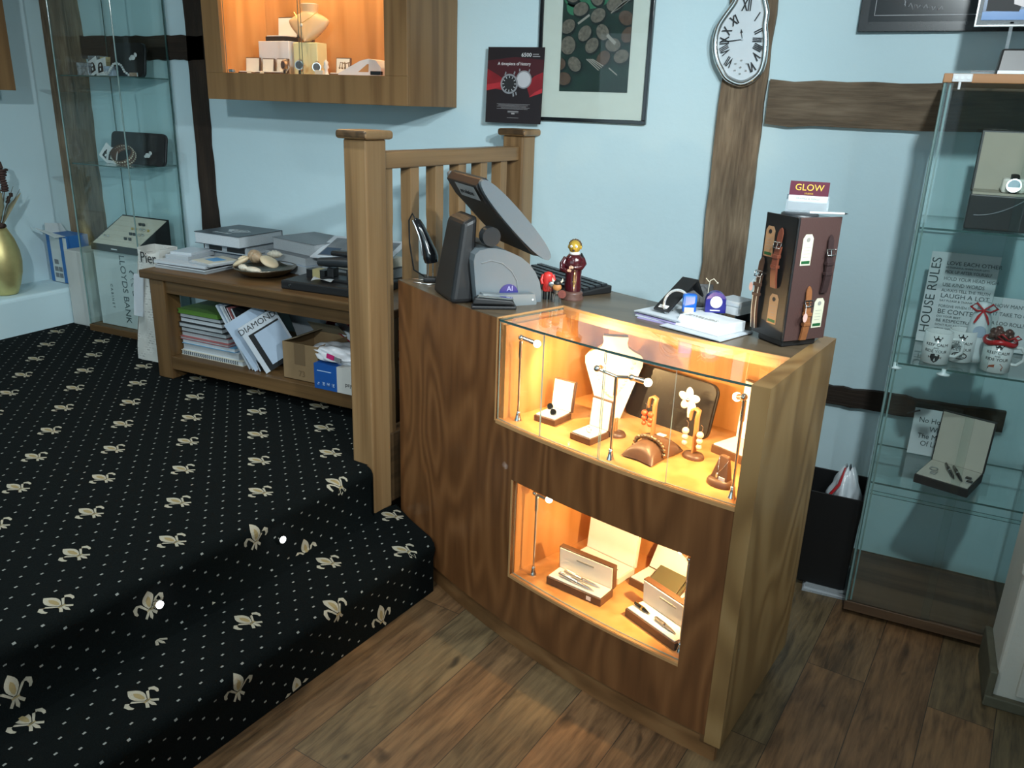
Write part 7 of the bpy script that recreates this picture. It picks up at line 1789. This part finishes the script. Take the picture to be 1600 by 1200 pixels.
# on top of the cabinet
t = thing('watch_display', 'black angled watch display block on top of the glass cabinet', 'display block', (0.130, 2.70, 1.7215))
b = MB(); b.hexa([(0, 0, 0), (0.20, 0, 0), (0.20, 0.09, 0), (0, 0.09, 0), (0.006, 0.012, 0.066), (0.20, 0.012, 0.066), (0.20, 0.085, 0.066), (0.006, 0.085, 0.066)]); b.build('block', M_blackfab, t, 0.005)
MB().box(0.004, 0.198, -0.001, 0.0, 0.002, 0.010).build('front_strip', M_steel, t)
t = thing('photo_stand', 'clear acrylic stand holding a blue photograph above the glass cabinet', 'picture stand', (0.06, 2.80, 1.7215))
MB().box(0.012, 0.28, -0.02, 0.06, 0, 0.014).build('acrylic_foot', M_acry, t, 0.002)
MB().box(0.085, 0.094, 0.0, 0.006, 0.014, 0.14).box(0.20, 0.209, 0.0, 0.006, 0.014, 0.14).build('acrylic_leg', M_acry, t)
fr = MB().box(0.0, 0.30, 0.0, 0.010, 0.132, 0.36).build('acrylic_frame', M_acry, t, 0.004)
MB().box(-0.002, 0.302, -0.001, 0.011, 0.129, 0.133).box(-0.002, 0.002, -0.001, 0.011, 0.133, 0.36).build('frame_edge', M_chrome, t)
b = MB(); b.box(0.012, 0.288, -0.0016, -0.0006, 0.145, 0.35, 0)
def bl(P, mi, y): b.add([(x, y, z) for x, z in P], [tuple(range(len(P)))], mi)
bl([(0.012, 0.145), (0.288, 0.145), (0.288, 0.165), (0.12, 0.172), (0.012, 0.166)], 1, -0.0018)
bl([(0.02, 0.168), (0.10, 0.166), (0.11, 0.20), (0.06, 0.215), (0.02, 0.21)], 2, -0.0020)
bl([(0.085, 0.185), (0.125, 0.172), (0.135, 0.20), (0.12, 0.225), (0.08, 0.22)], 3, -0.0022); bl([(0.14, 0.17), (0.20, 0.16), (0.24, 0.19), (0.18, 0.22)], 1, -0.0020)
b.build('photograph', [mat('blue_photo', (0.03, 0.09, 0.19), 0.25, noise=0.6, nscale=20), mat('bright_blue_photo', (0.06, 0.20, 0.48), 0.25), M_ink, mat('pale_skin_photo', (0.50, 0.44, 0.44), 0.3)], t)
# bin behind the counter
def bin_():
    t = thing('waste_bin', 'black square waste bin between the counter and the glass cabinet', 'bin', (-0.083, 2.86, 0.022))
    b = MB(); w0, w1, d0, d1, h = 0.082, 0.094, 0.095, 0.11, 0.36; th = 0.004
    def ring(w, d, z): return [(-w, -d, z), (w, -d, z), (w, d, z), (-w, d, z)]
    R = ring(w0, d0, 0) + ring(w1, d1, h) + ring(w1 - th, d1 - th, h) + ring(w0 - th, d0 - th, th)
    fs = [(3, 2, 1, 0)]
    for k in range(3):
        for j in range(4): fs.append((k * 4 + j, k * 4 + (j + 1) % 4, k * 4 + 4 + (j + 1) % 4, k * 4 + 4 + j))
    fs.append((12, 13, 14, 15)); b.add(R, fs); b.build('bin_body', mat('deep_black_plastic', (0.005, 0.005, 0.0055), 0.5), t, 0.003)
    k = thing('waste_bag', 'white and red crumpled carrier bag stuffed in the black bin', 'rubbish', (-0.055, 2.86, 0.30))
    def f(u, v):
        a = 2 * PI * u; r = math.sin(PI * (0.06 + 0.94 * (1 - v)) * 0.5) ** 0.6 if v > 0.3 else 0.97
        n = 1 + 0.12 * math.sin(4 * a + 6 * v) + 0.07 * math.sin(9 * a - 5 * v)
        return (0.055 * r * n * math.cos(a), 0.07 * r * n * math.sin(a), 0.150 * v + 0.008 * math.sin(6 * a))
    MB().grid(f, 36, 18).build('bag_skin', mat('white_film', (0.60, 0.66, 0.70), 0.25, bump=0.3, nscale=40), k)
    MB().tube([(-0.05, -0.06, 0.05), (-0.022, -0.055, 0.10), (-0.012, -0.02, 0.152)], [0.010, 0.013, 0.006], 8, flat=0.35).tube([(0.02, -0.075, 0.06), (0.05, -0.08, 0.052), (0.06, -0.06, 0.055)], 0.008, 8, flat=0.4).build('red_print', M_redribbon, k)
bin_()
def bin_paper(n):
    for i in range(n):
        lab = ['folded newspaper lowest under the black bin', 'folded newspaper second up under the black bin', 'curled newspaper sheet directly beneath the black bin'][i]
        t = thing('newspaper', lab, 'newspaper', (-0.135 + 0.004 * i, 2.735 + 0.005 * i, 0.0005 + 0.007 * i), R_(3 - 2 * i))
        def f(u, v): return (0.145 * u, 0.22 * v, 0.0062 + (0.012 * max(0, u - 0.75) * 4 * (1 - v) if i == 2 and u > .75 and v < .3 else 0))
        MB().grid(f, 12, 10).box(0, 0.145, 0, 0.22, 0, 0.006).build('folded_sheets', M_page if i != 1 else M_paper, t)
bin_paper(3)
